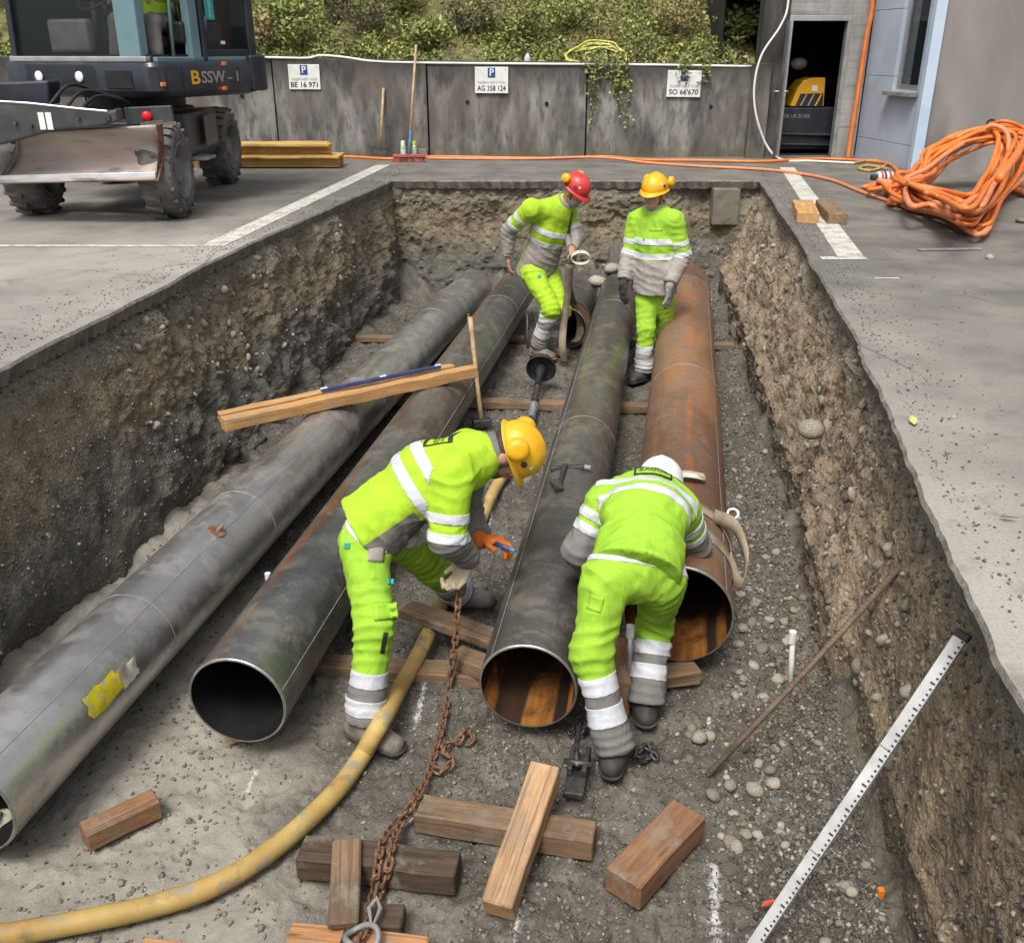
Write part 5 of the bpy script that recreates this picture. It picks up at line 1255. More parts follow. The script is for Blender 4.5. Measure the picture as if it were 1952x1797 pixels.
# levelling staff
M['staff'] = pm('dusty_white_staff', (0.42, 0.43, 0.43), (0.62, 0.63, 0.63), 6, 0.5, bump=None)
sa, sb = PY(1428, 1815, 2.28), PY(1834, 1212, 2.52)
t = thing('levelling_staff', 'white levelling staff with tick marks leaning in the lower right corner', 'staff', sa)
x_, y_, d_ = frame(sb - sa, (-.6, -.5, .6)); Ls = (sb - sa).length
nz = V((-.45, -.55, .7)); nz = (nz - d_ * nz.dot(d_)).normalized(); nx = d_.cross(nz)
m = MB(); m.bar(sa, sb, .042, .028, nz); m.build('rail', M['staff'], t, bevel=.003)
m = MB(); m.bar(sb - d_ * .01, sb + d_ * .015, .048, .034, nz); m.build('end_cap', M['blacksteel'], t, bevel=.003)
for f_ in (.33, .66): m = MB(); m.bar(sa.lerp(sb, f_), sa.lerp(sb, f_) + d_ * .006, .044, .030, nz); m.build('section_joint', M['greyink'], t)
xs_, ys_, _ = frame(d_, nz)
for k in range(int(Ls / .02)):
    q = sa + d_ * (k * .02 + .01) + ys_ * .0148 + xs_ * (-.0135 if k % 5 else -.009)
    m = MB(); m.bar(q, q + d_ * .007, .008 if k % 5 else .016, .0015, ys_); m.build('tick_mark', M['chassis'], t)
# spray cans, broom, shovel at the wall
def upright(px, py, dy=0): return G(px, py, ST) + V((0, dy, 0))
sb_ = upright(726, 301); st_ = PY(731, 168, WY - .04)
t = thing('shovel', 'shovel with a pale wooden handle leaning on the wall', 'shovel', sb_)
m = MB(); m.tube([sb_ + V((0, -.02, .1)), st_], .02, 10); m.build('handle', M['handle'], t, smooth=True)
m = MB(); f0 = sb_ + V((0, .02, .14)); vs = []; fs = []
for i in range(5):
    for k in range(5):
        u = (k - 2) / 2; v_ = i / 4; vs.append(f0 + V((u * (.14 - .05 * v_ * v_), -.30 * v_ - .02 + .03 * u * u, -.125 * v_ ** .7 + .02 * u * u)))
fs = [(i * 5 + k, i * 5 + k + 1, i * 5 + k + 6, i * 5 + k + 5) for i in range(4) for k in range(4)]
m.add(vs, fs); o = m.build('blade', M['darksteel'], t, smooth=True); so = o.modifiers.new('thick', 'SOLIDIFY'); so.thickness = .004
bb0 = upright(780, 309); bt = PY(793, 86, WY - .03)
t = thing('broom', 'broom with a long handle, blue at the bottom, and red head at the wall', 'broom', bb0)
e = bb0 + V((0, 0, .1)); m = MB(); m.tube([e.lerp(bt, .22), bt], .017, 10); m.build('handle', M['handle'], t, smooth=True)
m = MB(); m.tube([e, e.lerp(bt, .22)], .0178, 10); m.build('handle_grip', M['bluepaint'], t, smooth=True)
m = MB(); m.bar(bb0 + V((-.23, 0, .085)), bb0 + V((.23, 0, .085)), .08, .04); m.build('head', M['pinkred'], t, bevel=.008)
rr = np.random.default_rng(8)
m = MB()
for i in range(260):
    x = rr.uniform(-.22, .22); y = rr.uniform(-.032, .032); q = bb0 + V((x, y, .067)); m.bar(q, q + V((rr.normal() * .012 + x * .06, rr.normal() * .012 + y * .4, -.065)), .006, .004)
m.build('bristles', M['pinkred'], t)
for (px, lbl, cm) in ((769, 'white spray can with white cap left of the broom handle', 'white'), (791, 'silver spray can with green cap right of the broom handle', 'can_green')):
    q = upright(px, 302, .02); t = thing('spray_can', lbl, 'spray can', q)
    m = MB(); m.lathe(q, (0, 0, 1), [(0, 0), (0, .04), (.17, .04), (.185, .03), (.185, 0)], 16); m.build('body', M['clearplastic'] if cm == 'white' else M['alu'], t, autosm=.6)
    m = MB(); m.lathe(q + V((0, 0, .188)), (0, 0, 1), [(0, 0), (0, .034), (.06, .031), (.06, 0)], 14); m.build('cap', M[cm], t, autosm=.6)
    m = MB(); m.lathe(q, (0, 0, 1), [(.135, .0405), (.16, .0405)], 16); m.build('band', M['can_green'], t)
q = upright(806, 300, .05); m = MB(); m.box(q + V((0, 0, .06)), (.13, .1, .12)); tag(m.build('concrete_spacer', M['greywall'], org=q, bevel=.008), 'small grey concrete spacer block right of the spray cans', 'block')

# straps
def ribbon(pts, w_, side_, mat, name, parent=None, org=None, n=7, th=.004):
    sp = smooth_path(pts, n); m = MB(); sv = [V(s) for s in (side_ if isinstance(side_[0], (tuple, Vector)) else [side_] * len(sp))]
    vs = []
    for i, p in enumerate(sp):
        s_ = sv[min(i * len(sv) // len(sp), len(sv) - 1)].normalized()
        vs += [p - s_ * (w_ / 2), p + s_ * (w_ / 2)]
    m.add(vs, [(2 * i, 2 * i + 1, 2 * i + 3, 2 * i + 2) for i in range(len(sp) - 1)])
    o = m.build(name, mat, parent, org=org, smooth=True); so = o.modifiers.new('thick', 'SOLIDIFY'); so.thickness = th; so.offset = 0
    return o
t = thing('lifting_strap', 'beige lifting strap held by the red helmeted worker over the stub pipe', 'strap', G(1085, 650, 0))
ribbon([PY(1094, 486, 8.72), PY(1086, 510, 8.85), PY(1084, 545, 9.05), PY(1090, 570, 9.4), PY(1098, 590, 9.62), PY(1106, 612, 9.6), PY(1104, 640, 9.5), PY(1094, 652, 9.42)], .075, (1, -.2, 0), M['strap'], 'band', t)
ribbon([PY(1086, 505, 8.8), PY(1082, 560, 8.95), PY(1074, 620, 9.0), PY(1072, 660, 8.92), G(1076, 692, .01)], .07, (1, -.2, 0), M['strap'], 'band', t)
cc = PY(1107, 491, 8.66); ribbon([cc + V((.085 * math.cos(a), -.01 * math.sin(a), .055 * math.sin(a))) for a in np.linspace(0, 6.28, 15)], .05, (0, .8, .3), M['paper'], 'loop', t)
t = thing('lifting_strap', 'brown webbing strap wrapped around the rusty pipe beside the right worker', 'strap', G(1380, 1080, 0))
pa = AX[4][0]; dp = (AX[4][1] - AX[4][0]).normalized(); xp = dp.cross(V((0, 0, 1))).normalized()
def ring_pts(s, r, a0, a1, n=11, sk=0.0):
    return [pa + dp * (s + sk * k / (n - 1)) + xp * (r * math.cos(a)) + V((0, 0, r * math.sin(a))) for k, a in enumerate(np.linspace(a0, a1, n))]
ribbon(ring_pts(.62, .272, -.35, 2.6, 13, .1), .11, dp, M['strap'], 'band', t)
ribbon(ring_pts(.38, .275, -.3, 2.2, 13, .02), .09, dp + V((0, 0, .2)), M['strap'], 'band', t)
ribbon([pa + dp * .62 + xp * .16 + V((0, 0, .24)), pa + dp * .55 + xp * .27 + V((0, 0, .22)), pa + dp * .40 + xp * .33 + V((0, 0, .12)), pa + dp * .34 + xp * .31 + V((0, 0, .0)), pa + dp * .38 + xp * .24 + V((0, 0, .13))], .07, V((.3, .3, 1)), M['strap'], 'loop', t)
ribbon([pa + dp * 1.02 + xp * -.08 + V((0, 0, .275)), pa + dp * .98 + xp * .02 + V((0, 0, .31)), pa + dp * 1.03 + xp * .12 + V((0, 0, .275))], .09, dp, M['paper'], 'loose_end', t)
t = thing('ring_eye', 'small white ring hooked on the flank of the rusty pipe', 'ring', pa + dp * .95 + xp * .27)
c = pa + dp * .95 + xp * .285 + V((0, 0, .1)); m = MB(); m.tube([c + xp * (.03 * math.cos(a)) + dp * (.02 * math.sin(a)) + V((0, 0, .02 * math.sin(a))) for a in np.linspace(0, 6.28, 17)[:-1]], .008, 6, closed=True); m.build('ring', M['cable_w'], t, smooth=True)
# clamp on pipe 3
pa3 = AX[3][0]; d3 = (AX[3][1] - AX[3][0]).normalized(); x3 = d3.cross(V((0, 0, 1))).normalized()
def P3(s, a, r): return pa3 + d3 * s + x3 * (r * math.cos(a)) + V((0, 0, r * math.sin(a)))
s_cl = 1.9
t = thing('pipe_clamp', 'dark T shaped steel clamp sitting on the third pipe', 'clamp', P3(s_cl, 1.57, R3))
m = MB(); m.bar(P3(s_cl, 2.15, R3 + .02), P3(s_cl, 1.25, R3 + .02), .035, .03); m.build('crossbar', M['darksteel'], t, bevel=.005)
m = MB(); m.bar(P3(s_cl, 1.75, R3 + .018), P3(s_cl - .3, 1.78, R3 + .018), .03, .022); m.build('stem', M['darksteel'], t, bevel=.005)
m = MB(); m.bar(P3(s_cl - .26, 1.9, R3 + .035), P3(s_cl - .36, 1.72, R3 + .012), .05, .03); m.build('jaw', M['darksteel'], t, bevel=.005)
m = MB(); m.cyl(P3(s_cl, 1.25, R3 + .02), P3(s_cl, 1.1, R3 + .03), .016, 10); m.build('screw', M['steelgrey'], t)
# ---------------------------------------------------------------- wheeled excavator
EX = V((-4.05, 10.8, ST))
ex = thing('wheeled_excavator', 'dark blue wheeled excavator with dozer blade parked left of the trench', 'excavator', EX)
# undercarriage
def wheel(c, ang, label=None):
    """wheel part with its own rim, hub and tread lugs; axle along +x turned by ang"""
    R_, W_ = .43, .32
    ax = V((math.cos(ang), math.sin(ang), 0))
    m = MB(); m.lathe(c - ax * (W_ / 2), ax, [(0.02, .25), (0, .29), (.0, .36), (.03, .40), (.07, .412), (W_ - .07, .412), (W_ - .03, .40), (W_, .36), (W_, .29), (W_ - .02, .25)], 48)
    ty = m.build('wheel', M['tyre'], ex, autosm=.7)
    m = MB(); o_ = c + ax * (W_ / 2 - .02); m.lathe(o_, ax, [(0, .255), (.015, .262), (.02, .25), (-.02, .235), (-.09, .215), (-.10, .13), (-.06, .11), (-.02, .10), (-.015, .0)], 40); m.build('rim', M['wheelrim'], ty, autosm=.5)
    for k in range(8):
        a = k / 8 * 6.283; x, y, d_ = frame(ax); q = o_ - ax * .088 + (x * math.cos(a) + y * math.sin(a)) * .165
        m = MB(); m.cyl(q, q + ax * .02, .014, 6); m.build('wheel_nut', M['darksteel'], ty)
    lug = None; x, y, d_ = frame(ax)
    # one lug mesh shared by all
    m = MB(); m.add([V(p) for p in [(-.155, -.018, 0), (-.155, .022, 0), (.01, .062, 0), (.01, .014, 0), (-.155, -.014, .032), (-.155, .018, .032), (.005, .058, .036), (.005, .018, .036)]], [(0, 3, 2, 1), (4, 5, 6, 7), (0, 1, 5, 4), (1, 2, 6, 5), (2, 3, 7, 6), (3, 0, 4, 7)])
    me = bpy.data.meshes.new('tread_lug'); me.from_pydata([tuple(p) for p in m.v], [], m.f); me.materials.append(M['tyre'])
    for k in range(40):
        a = k / 40 * 6.2832; rad = x * math.cos(a) + y * math.sin(a); tan = ax.cross(rad)
        sx = 1 if k % 2 else -1
        o = bpy.data.objects.new('tread_lug', me); COL.objects.link(o); o.parent = ty
        o.location = c - EX + rad * .402 + ax * (0.0)
        Mx = Matrix((ax * sx, tan * sx, rad)).transposed(); o.rotation_euler = Mx.to_euler()
    return ty
wc = {'FR': V((-3.27, 9.36, ST + .432)), 'FL': V((-4.66, 9.62, ST + .432)), 'RR': V((-3.50, 11.95, ST + .432)), 'RL': V((-4.85, 12.1, ST + .432))}
for k, p in wc.items(): wheel(p, 0.0 if k[0] == 'R' else .05)
m = MB(); m.cyl(wc['FL'], wc['FR'], .09, 12); m.build('axle', M['chassis'], ex, smooth=True)
m = MB(); m.cyl(wc['RL'], wc['RR'], .09, 12); m.build('axle', M['chassis'], ex, smooth=True)
m = MB(); mid = (wc['FL'] + wc['FR']) / 2 + V((0, .05, .25)); mr = (wc['RL'] + wc['RR']) / 2 + V((0, -.2, .25)); m.bar(mid, mr, .75, .34); m.build('chassis_frame', M['chassis'], ex, bevel=.02)
m = MB(); a, b_ = V((-3.36, 10.0, ST + .62)), V((-3.43, 11.42, ST + .62)); m.prism([a + V((.0, 0, -.26)), b_ + V((.0, 0, -.26)), b_ + V((.1, 0, -.1)), b_ + V((.1, 0, .26)), a + V((.1, 0, .26)), a + V((.1, 0, -.1))], V((-.42, 0, 0))); 
m = MB(); m.prism([V((-3.72, 10.02, ST + .4)), V((-3.32, 10.02, ST + .4)), V((-3.24, 10.02, ST + .52)), V((-3.24, 10.02, ST + .9)), V((-3.72, 10.02, ST + .9))], V((-.07, 1.3, 0))); m.build('tool_box', M['chassis'], ex, bevel=.02)
m = MB(); m.box((-3.225, 10.75, ST + .7), (.012, .5, .3), Matrix.Rotation(.05, 3, 'Z')); m.build('tool_box_lid', M['navy'], ex, bevel=.006)
m = MB(); m.box((-3.2, 10.3, ST + .46), (.18, .32, .03)); m.build('step', M['steelgrey'], ex, bevel=.005)
m = MB(); m.lathe(V((-3.9, 10.6, ST + .82)), (0, 0, 1), [(0, .0), (0, .55), (.12, .55), (.12, .48), (.26, .48), (.26, 0)], 40); m.build('turntable', M['blacksteel'], ex, autosm=.5)
q = PY(280, 222, 9.55); m = MB(); m.lathe(q, (.3, -1, 0), [(-.02, .045), (.012, .045), (.02, .03), (.022, 0)], 20); m.build('reflector', M['redglow'], ex, smooth=True)
m = MB(); m.bar(PY(240, 222, 9.58), PY(330, 218, 9.6), .05, .16); m.build('front_crossmember', M['chassis'], ex, bevel=.01)
# dozer blade, curved
tl, tr = PY(35, 252, 8.95), PY(297, 238, 8.85); bl, br = PY(3, 350, 8.95), PY(299, 344, 8.85)
vs = []; n1, n2 = 17, 12; fwd = V((.06, -1, 0))
for i in range(n1):
    for k in range(n2):
        u, v_ = i / (n1 - 1), k / (n2 - 1)
        p = (tl.lerp(tr, u)).lerp(bl.lerp(br, u), v_)
        p = p + fwd * (-.17 * math.sin(math.pi * v_) + .03 * (v_ > .9))
        vs.append(p)
m = MB(); m.add(vs, [tuple(f) for f in grid_faces(n1, n2).tolist()]); o = m.build('dozer_blade', M['bladesteel'], ex, smooth=True); so = o.modifiers.new('thick', 'SOLIDIFY'); so.thickness = .022; so.offset = 1
m = MB(); m.bar(bl + V((0, -.012, .035)), br + V((0, -.012, .035)), .075, .018, (0, -1, .2)); m.build('cutting_edge', M['alu'], o, bevel=.004)
for a, b_ in ((tl, bl), (tr, br)):
    m = MB(); sg = -1 if a is tl else 1; m.prism([a + V((0, -.0, 0)), a + V((0, .12, 0)), b_ + V((0, .18, .05)), b_ + V((0, -.03, 0)), b_.lerp(a, .5) + V((0, .165, 0))], V((sg * .022, 0, 0))); m.build('end_plate', M['rustchain'] if a is tr else M['bladesteel'], o)
for xx in (-4.3, -3.65): m = MB(); m.bar(V((xx, 9.24, ST + .55)), V((xx, 9.9, ST + .62)), .1, .14); m.build('blade_arm', M['chassis'], ex, bevel=.012)
m = MB(); q = PY(88, 228, 8.62); 
# boom foot in front of the blade's left half
bp_ = [PY(px, py, 8.72) for px, py in [(-90, 188), (60, 198), (150, 208), (205, 213), (222, 207), (226, 232), (190, 243), (100, 250), (60, 262), (-90, 300)]]
m = MB(); m.prism(bp_, V((-.05, .26, 0))); bo_ = m.build('boom', M['chassis'], ex, bevel=.025, seg=3)
m = MB(); m.tube([p + V((0, -.008, .004)) for p in (bp_[0], bp_[1], bp_[2], bp_[3])], .008, 6); m.build('edge_highlight', M['alu'], bo_)  # pale tube drawn as the highlight along the boom's top edge
for k in (80, 94): m = MB(); m.box(PY(k, 231, 8.715), (.05, .006, .14)); m.build('warning_label', M['signwhite'], bo_)
bp2 = [PY(px, py, 9.15) for px, py in [(-60, 158), (30, 156), (92, 153), (94, 200), (60, 205), (-60, 178)]]
m = MB(); m.prism(bp2, V((0, .25, 0))); m.build('boom_cylinder_guard', M['navy'], ex, bevel=.02)
for k, (a, b_) in enumerate((((150, 215), (245, 196)), ((120, 212), (235, 190)), ((90, 206), (225, 186)))):
    p, q = PY(*a, 8.9), PY(*b_, 9.6); m = MB(); m.tube(smooth_path([p, p.lerp(q, .35) + V((0, 0, .1 + .03 * k)), p.lerp(q, .75) + V((0, 0, .06)), q], 6), .016, 8); m.build('hydraulic_hose', M['blacksteel'], ex, smooth=True)
for (px, py) in ((205, 224), (30, 235), (60, 240), (150, 226)):
    p = PY(px, py, 8.715); m = MB(); m.cyl(p, p + V((0, -.025, 0)), .028 if px == 205 else .016, 12 if px == 205 else 6); m.build('bolt', M['darksteel'], ex)
# upper structure frame
YA = math.radians(-22.9); HX = V((math.cos(YA), math.sin(YA), 0)); HY = V((-math.sin(YA), math.cos(YA), 0)); H0 = V((-3.29, 9.5, 0))
def H(x, y, z): return H0 + HX * x + HY * y + V((0, 0, z))
def rrect(x0, x1, y0, y1, rad, z, n=6):
    pts = []
    for (cx, cy, a0) in ((x1 - rad[0], y0 + rad[0], -90), (x1 - rad[1], y1 - rad[1], 0), (x0 + rad[2], y1 - rad[2], 90), (x0 + rad[3], y0 + rad[3], 180)):
        rr_ = rad[len(pts) // (n + 1)]
        for k in range(n + 1):
            a = math.radians(a0 + 90 * k / n); pts.append(H(cx + rr_ * math.cos(a), cy + rr_ * math.sin(a), z))
    return pts
RD = (.16, .22, .22, .12)
levels = [(2.40, .10), (2.425, .04), (2.47, 0), (2.68, 0), (2.715, .015), (2.73, .05)]
m = MB(); vs = []; rows = []
for z, ins_ in levels: rows.append(rrect(-1.95 + ins_, 0 - ins_, ins_, 1.72 - ins_, RD, z))
n = len(rows[0]); vs = [p for r_ in rows for p in r_]
fs = [(i * n + k, i * n + (k + 1) % n, (i + 1) * n + (k + 1) % n, (i + 1) * n + k) for i in range(len(rows) - 1) for k in range(n)] + [tuple(range(n - 1, -1, -1)), tuple((len(rows) - 1) * n + k for k in range(n))]
m.add(vs, fs); body = m.build('house', M['navy'], ex, autosm=.5)
# counterweight and engine hood
m = MB(); lo = rrect(-1.9, .0, 1.24, 1.80, (.1, .24, .24, .1), 2.5); hi_ = rrect(-1.9, -.01, 1.30, 1.79, (.1, .24, .24, .1), 3.02); n = len(lo)
m.add(lo + hi_, [(k, (k + 1) % n, n + (k + 1) % n, n + k) for k in range(n)] + [tuple(range(n - 1, -1, -1)), tuple(range(n, 2 * n))])
m = MB(); lo = rrect(-1.93, .012, 1.42, 1.80, (.03, .2, .2, .03), 2.43); hi_ = rrect(-1.93, .012, 1.42, 1.80, (.03, .2, .2, .03), 2.78)
m.add(lo + hi_, [(k, (k + 1) % n, n + (k + 1) % n, n + k) for k in range(n)] + [tuple(range(n - 1, -1, -1)), tuple(range(n, 2 * n))]); m.build('counterweight', M['navy'], ex, bevel=.02)
# front lamp panel and lights
m = MB(); m.add([H(x, -.004, z) for x, z in ((-1.62, 2.46), (-.75, 2.46), (-.72, 2.52), (-.72, 2.66), (-.78, 2.70), (-1.62, 2.70))], [(0, 1, 2, 3, 4, 5)]); lp = m.build('lamp_cover', M['glass'], ex)
for x in (-1.45, -.93):
    m = MB(); m.lathe(H(x, -.012, 2.59), -HY, [(0, .05), (.006, .048), (.009, .03), (.01, 0)], 20); m.build('headlight', M['lamp'], ex, smooth=True)
m = MB(); m.box(H(-.45, -.006, 2.57), (.32, .012, .16), Matrix.Rotation(YA, 3, 'Z')); m.build('front_vent', M['blacksteel'], ex, bevel=.004)
for (x, y, z) in ((.006, .07, 2.53), (.006, .95, 2.47), (.006, .98, 2.70)): m = MB(); m.box(H(x, y, z), (.02, .06, .035), Matrix.Rotation(YA, 3, 'Z')); m.build('marker_light', M['orange'], ex, bevel=.006)
# lettering on the side
tx = HY; text_on('B', .17, H(.004, .53, 2.575), tx, (0, 0, 1), M['yellow'], 'lettering', body, bold=.004, width=.13)
text_on('SSW', .15, H(.004, .80, 2.575), tx, (0, 0, 1), M['alu'], 'lettering', body, bold=.003, width=.36)
text_on('-1', .14, H(.004, 1.13, 2.575), tx, (0, 0, 1), M['alu'], 'lettering', body, width=.17)
for (z, y) in ((2.69, .95), (2.475, .9)): m = MB(); m.add([H(.0035, y - .05, z - .012), H(.0035, y + .06, z - .012), H(.0035, y + .08, z + .014), H(.0035, y - .03, z + .014)], [(0, 1, 2, 3)]); m.build('red_flash', M['red'], body)
m = MB(); m.tube([H(.02, .72, 2.95), H(.05, .72, 2.95), H(.05, .72, 3.12), H(.02, .72, 3.12)], .012, 8); m.build('door_handle', M['blacksteel'], ex, smooth=True)
for y in (.12, .35, 1.2): m = MB(); m.box(H(.008, y, 2.56), (.004, .006, .22), Matrix.Rotation(math.radians(-22.9), 3, 'Z')); m.build('panel_gap', M['dark'], ex)
# cab
ZT = 4.25
def pillar(x, y, wx_, wy, mat, name='cab_pillar', x2=None, y2=None, z0=2.73, z1=ZT):
    m = MB(); vs = []
    for (px, py, z) in ((x, y, z0), (x if x2 is None else x2, y if y2 is None else y2, z1)):
        vs += [H(px + sx * wx_ / 2, py + sy * wy / 2, z) for sx, sy in ((-1, -1), (1, -1), (1, 1), (-1, 1))]
    m.add(vs, [(3, 2, 1, 0), (4, 5, 6, 7), (0, 1, 5, 4), (1, 2, 6, 5), (2, 3, 7, 6), (3, 0, 4, 7)]); return m.build(name, mat, ex, bevel=.018, seg=3)
pillar(-.31, .09, .26, .12, M['teal'], x2=-.36, y2=.16)
pillar(-1.80, .09, .07, .1, M['navy'], x2=-1.76, y2=.16)
pillar(-.09, .66, .09, .14, M['teal'])
pillar(-.085, .78, .1, .06, M['navy'])
pillar(-.09, 1.55, .09, .12, M['navy'])
pillar(-1.75, 1.55, .1, .12, M['navy'])
m = MB(); m.tube([H(-.08, .36, 2.76), H(-.06, .37, 3.3), H(-.08, .33, 4.1)], .016, 8); m.build('grab_rail', M['teal'], ex, smooth=True)
m = MB(); m.bar(H(-1.84, .06, 2.745), H(-.12, .06, 2.745), .08, .05); m.build('cab_sill', M['alu'], ex, bevel=.01)
m = MB(); m.bar(H(-.08, .1, 2.74), H(-.08, 1.6, 2.74), .06, .05); m.build('cab_sill', M['teal'], ex, bevel=.01)
m = MB(); m.bar(H(-.09, .83, 2.80), H(-.09, 1.5, 2.80), .05, .07); m.build('window_frame', M['navy'], ex, bevel=.01)
m = MB(); lo = rrect(-1.9, -.03, .0, 1.65, (.12,) * 4, ZT); n = len(lo); m.add(lo + [p + V((0, 0, .12)) for p in lo], [(k, (k + 1) % n, n + (k + 1) % n, n + k) for k in range(n)] + [tuple(range(n - 1, -1, -1)), tuple(range(n, 2 * n))]); m.build('cab_roof', M['navy'], ex, bevel=.03)
def pane(pts, name='window_pane', gm='glass'): m = MB(); m.add(pts, [(0, 1, 2, 3)]); o = m.build(name, M[gm], ex); so = o.modifiers.new('thick', 'SOLIDIFY'); so.thickness = .006; return o
pane([H(-1.76, .09, 2.78), H(-.45, .09, 2.78), H(-.5, .16, ZT), H(-1.72, .16, ZT)])
pane([H(-1.8, .16, 2.78), H(-1.8, 1.5, 2.78), H(-1.8, 1.5, ZT), H(-1.8, .16, ZT)], gm='cab_shade_pane')  # dark sheet added on the far side so the cab looks unlit inside
pane([H(-.07, .82, 2.84), H(-.07, 1.5, 2.84), H(-.07, 1.5, ZT), H(-.07, .82, ZT)])
m = MB(); m.add([H(-.06, .86, 3.1), H(-.06, 1.0, 3.1), H(-.06, 1.0, 3.3), H(-.06, .86, 3.3)], [(0, 1, 2, 3)]); stk = m.build('sticker', M['sticker'], ex)
text_on('SERVICE', .05, H(-.057, .93, 3.2), (0, 0, -1), HY, M['signwhite'], 'lettering', stk, width=.16)
m = MB(); m.add([H(-.06, 1.05, 2.88), H(-.06, 1.12, 2.88), H(-.06, 1.12, 2.91), H(-.06, 1.05, 2.91)], [(0, 1, 2, 3)]); m.build('sticker', M['signwhite'], ex)
m = MB(); m.box(H(-.92, 1.5, 3.48), (1.62, .04, 1.5), Matrix.Rotation(YA, 3, 'Z')); m.build('cab_rear_panel', M['blacksteel'], ex)  # black panel added across the whole back, stands for the cab's dark inside
m = MB(); m.box(H(-.95, .8, 2.76), (1.7, 1.4, .05), Matrix.Rotation(YA, 3, 'Z')); m.build('cab_floor', M['blacksteel'], ex)
RZ = Matrix.Rotation(YA, 3, 'Z')
m = MB(); m.box(H(-.62, .85, 2.9), (.52, .5, .14), RZ); st0 = m.build('seat', M['chassis'], ex, bevel=.04)
m = MB(); m.box(H(-.62, 1.16, 3.3), (.5, .14, .75), RZ); m.build('seat_back', M['chassis'], st0, bevel=.05)
for s in (-1, 1):
    m = MB(); m.box(H(-.62 + s * .42, .85, 2.98), (.2, .6, .2), RZ); cs = m.build('control_console', M['blacksteel'], ex, bevel=.03)
    m = MB(); m.tube([H(-.62 + s * .42, .62, 3.06), H(-.62 + s * .42, .56, 3.24)], [.02, .028], 10); m.build('joystick', M['blacksteel'], cs, smooth=True)
m = MB(); m.box(H(-1.2, .25, 2.95), (.5, .12, .3), RZ); m.build('instrument_panel', M['steelgrey'], ex, bevel=.03)
m = MB(); m.tube([H(-.95, .3, 2.78), H(-.95, .34, 3.25)], .035, 10); m.build('steering_column', M['blacksteel'], ex, smooth=True)
m = MB(); sw = H(-.95, .36, 3.28); m.tube([sw + HX * (.17 * math.cos(a)) + (HY * .8 + V((0, 0, .6))) * (.17 * math.sin(a)) for a in np.linspace(0, 6.283, 25)[:-1]], .014, 6, closed=True); m.build('steering_wheel', M['blacksteel'], ex, smooth=True)

# ---------------------------------------------------------------- things behind the excavator
wh = thing('site_container', 'white storage cabinet far behind the excavator at the left edge', 'cabinet', V((-8.7, 15.4, ST)))
for k in range(4): m = MB(); m.box((-8.75 + (k % 2) * .0, 15.5, ST + .28 + k * .42), (.95, .4, .38)); m.build('drawer', M['steelgrey'] if k % 2 else M['signwhite'], wh, bevel=.01)
sr = thing('steel_railing', 'dark steel railing far behind the excavator at the left edge', 'railing', V((-8.6, 14.9, ST)))
for k in range(7): x = -9.6 + k * .33; m = MB(); m.bar(V((x, 14.8, ST)), V((x, 14.8, ST + 1.75)), .05, .05); m.build('post', M['blacksteel'], sr)
for z in (.15, .55, .95, 1.35, 1.7): m = MB(); m.bar(V((-9.7, 14.8, ST + z)), V((-7.5, 14.8, ST + z)), .035, .035); m.build('rail', M['blacksteel'], sr)
def bushy(c, rx, rz_, n, mat, label, seed, size=.11):
    t = thing('background_tree', label, 'tree', c); rr = np.random.default_rng(seed)
    m = MB(); pts = []
    m.tube([c, c + V((.05, 0, rz_ * .5)), c + V((0, .05, rz_))], [.09, .06, .03], 8)
    for i in range(12):
        s0 = c + V((0, 0, rz_ * rr.uniform(.2, .9))); e = s0 + V((rr.normal() * rx * .6, rr.normal() * rx * .5, rz_ * rr.uniform(.05, .5))); m.tube([s0, (s0 + e) / 2 + V((0, 0, .1)), e], [.03, .02, .008], 5); pts += [s0.lerp(e, k) for k in (.4, .6, .8, 1.0)]
    m.build('trunk', M['twig'], t); P = np.array([tuple(p) for p in pts]); cc_ = P[rr.integers(0, len(P), n)] + rr.normal(size=(n, 3)) * rx * .22
    v, f = leaves(cc_, size, .6, seed); put(np_mesh('crown', v - np.array(c), f), 'crown', mat, t)
bushy(V((-9.4, 17.2, ST)), 1.3, 2.6, 3500, M['leaf_a'], 'yellow green tree behind the cabinets at the far left', 61)
bushy(V((-7.6, 17.0, ST + 1.2)), 1.1, 2.2, 3000, M['leaf_b'], 'autumn tinted tree behind the excavator cab', 62)
bushy(V((-11.5, 18.5, ST)), 1.6, 3.5, 3000, M['leaf_c'], 'dark green tree at the far left edge behind the railing', 63)
t = thing('traffic_cone', 'orange traffic cone behind the excavator beside the cabinet', 'cone', V((-7.75, 15.0, ST + .0)))
m = MB(); m.lathe(V((-7.75, 15.0, ST + .9)), (0, 0, 1), [(0, 0), (0, .16), (.45, .04), (.46, 0)], 20); m.build('cone', M['orange'], t, smooth=True)
m = MB(); m.box((-7.75, 15.0, ST + .91), (.36, .36, .025)); m.build('base', M['orange'], t, bevel=.006)
m = MB(); m.box((-7.75, 15.0, ST + .445), (.5, .5, .89)); tag(m.build('concrete_block', M['greywall'], org=(-7.75, 15.0, ST), bevel=.02), 'grey concrete block carrying the orange cone behind the excavator', 'block')
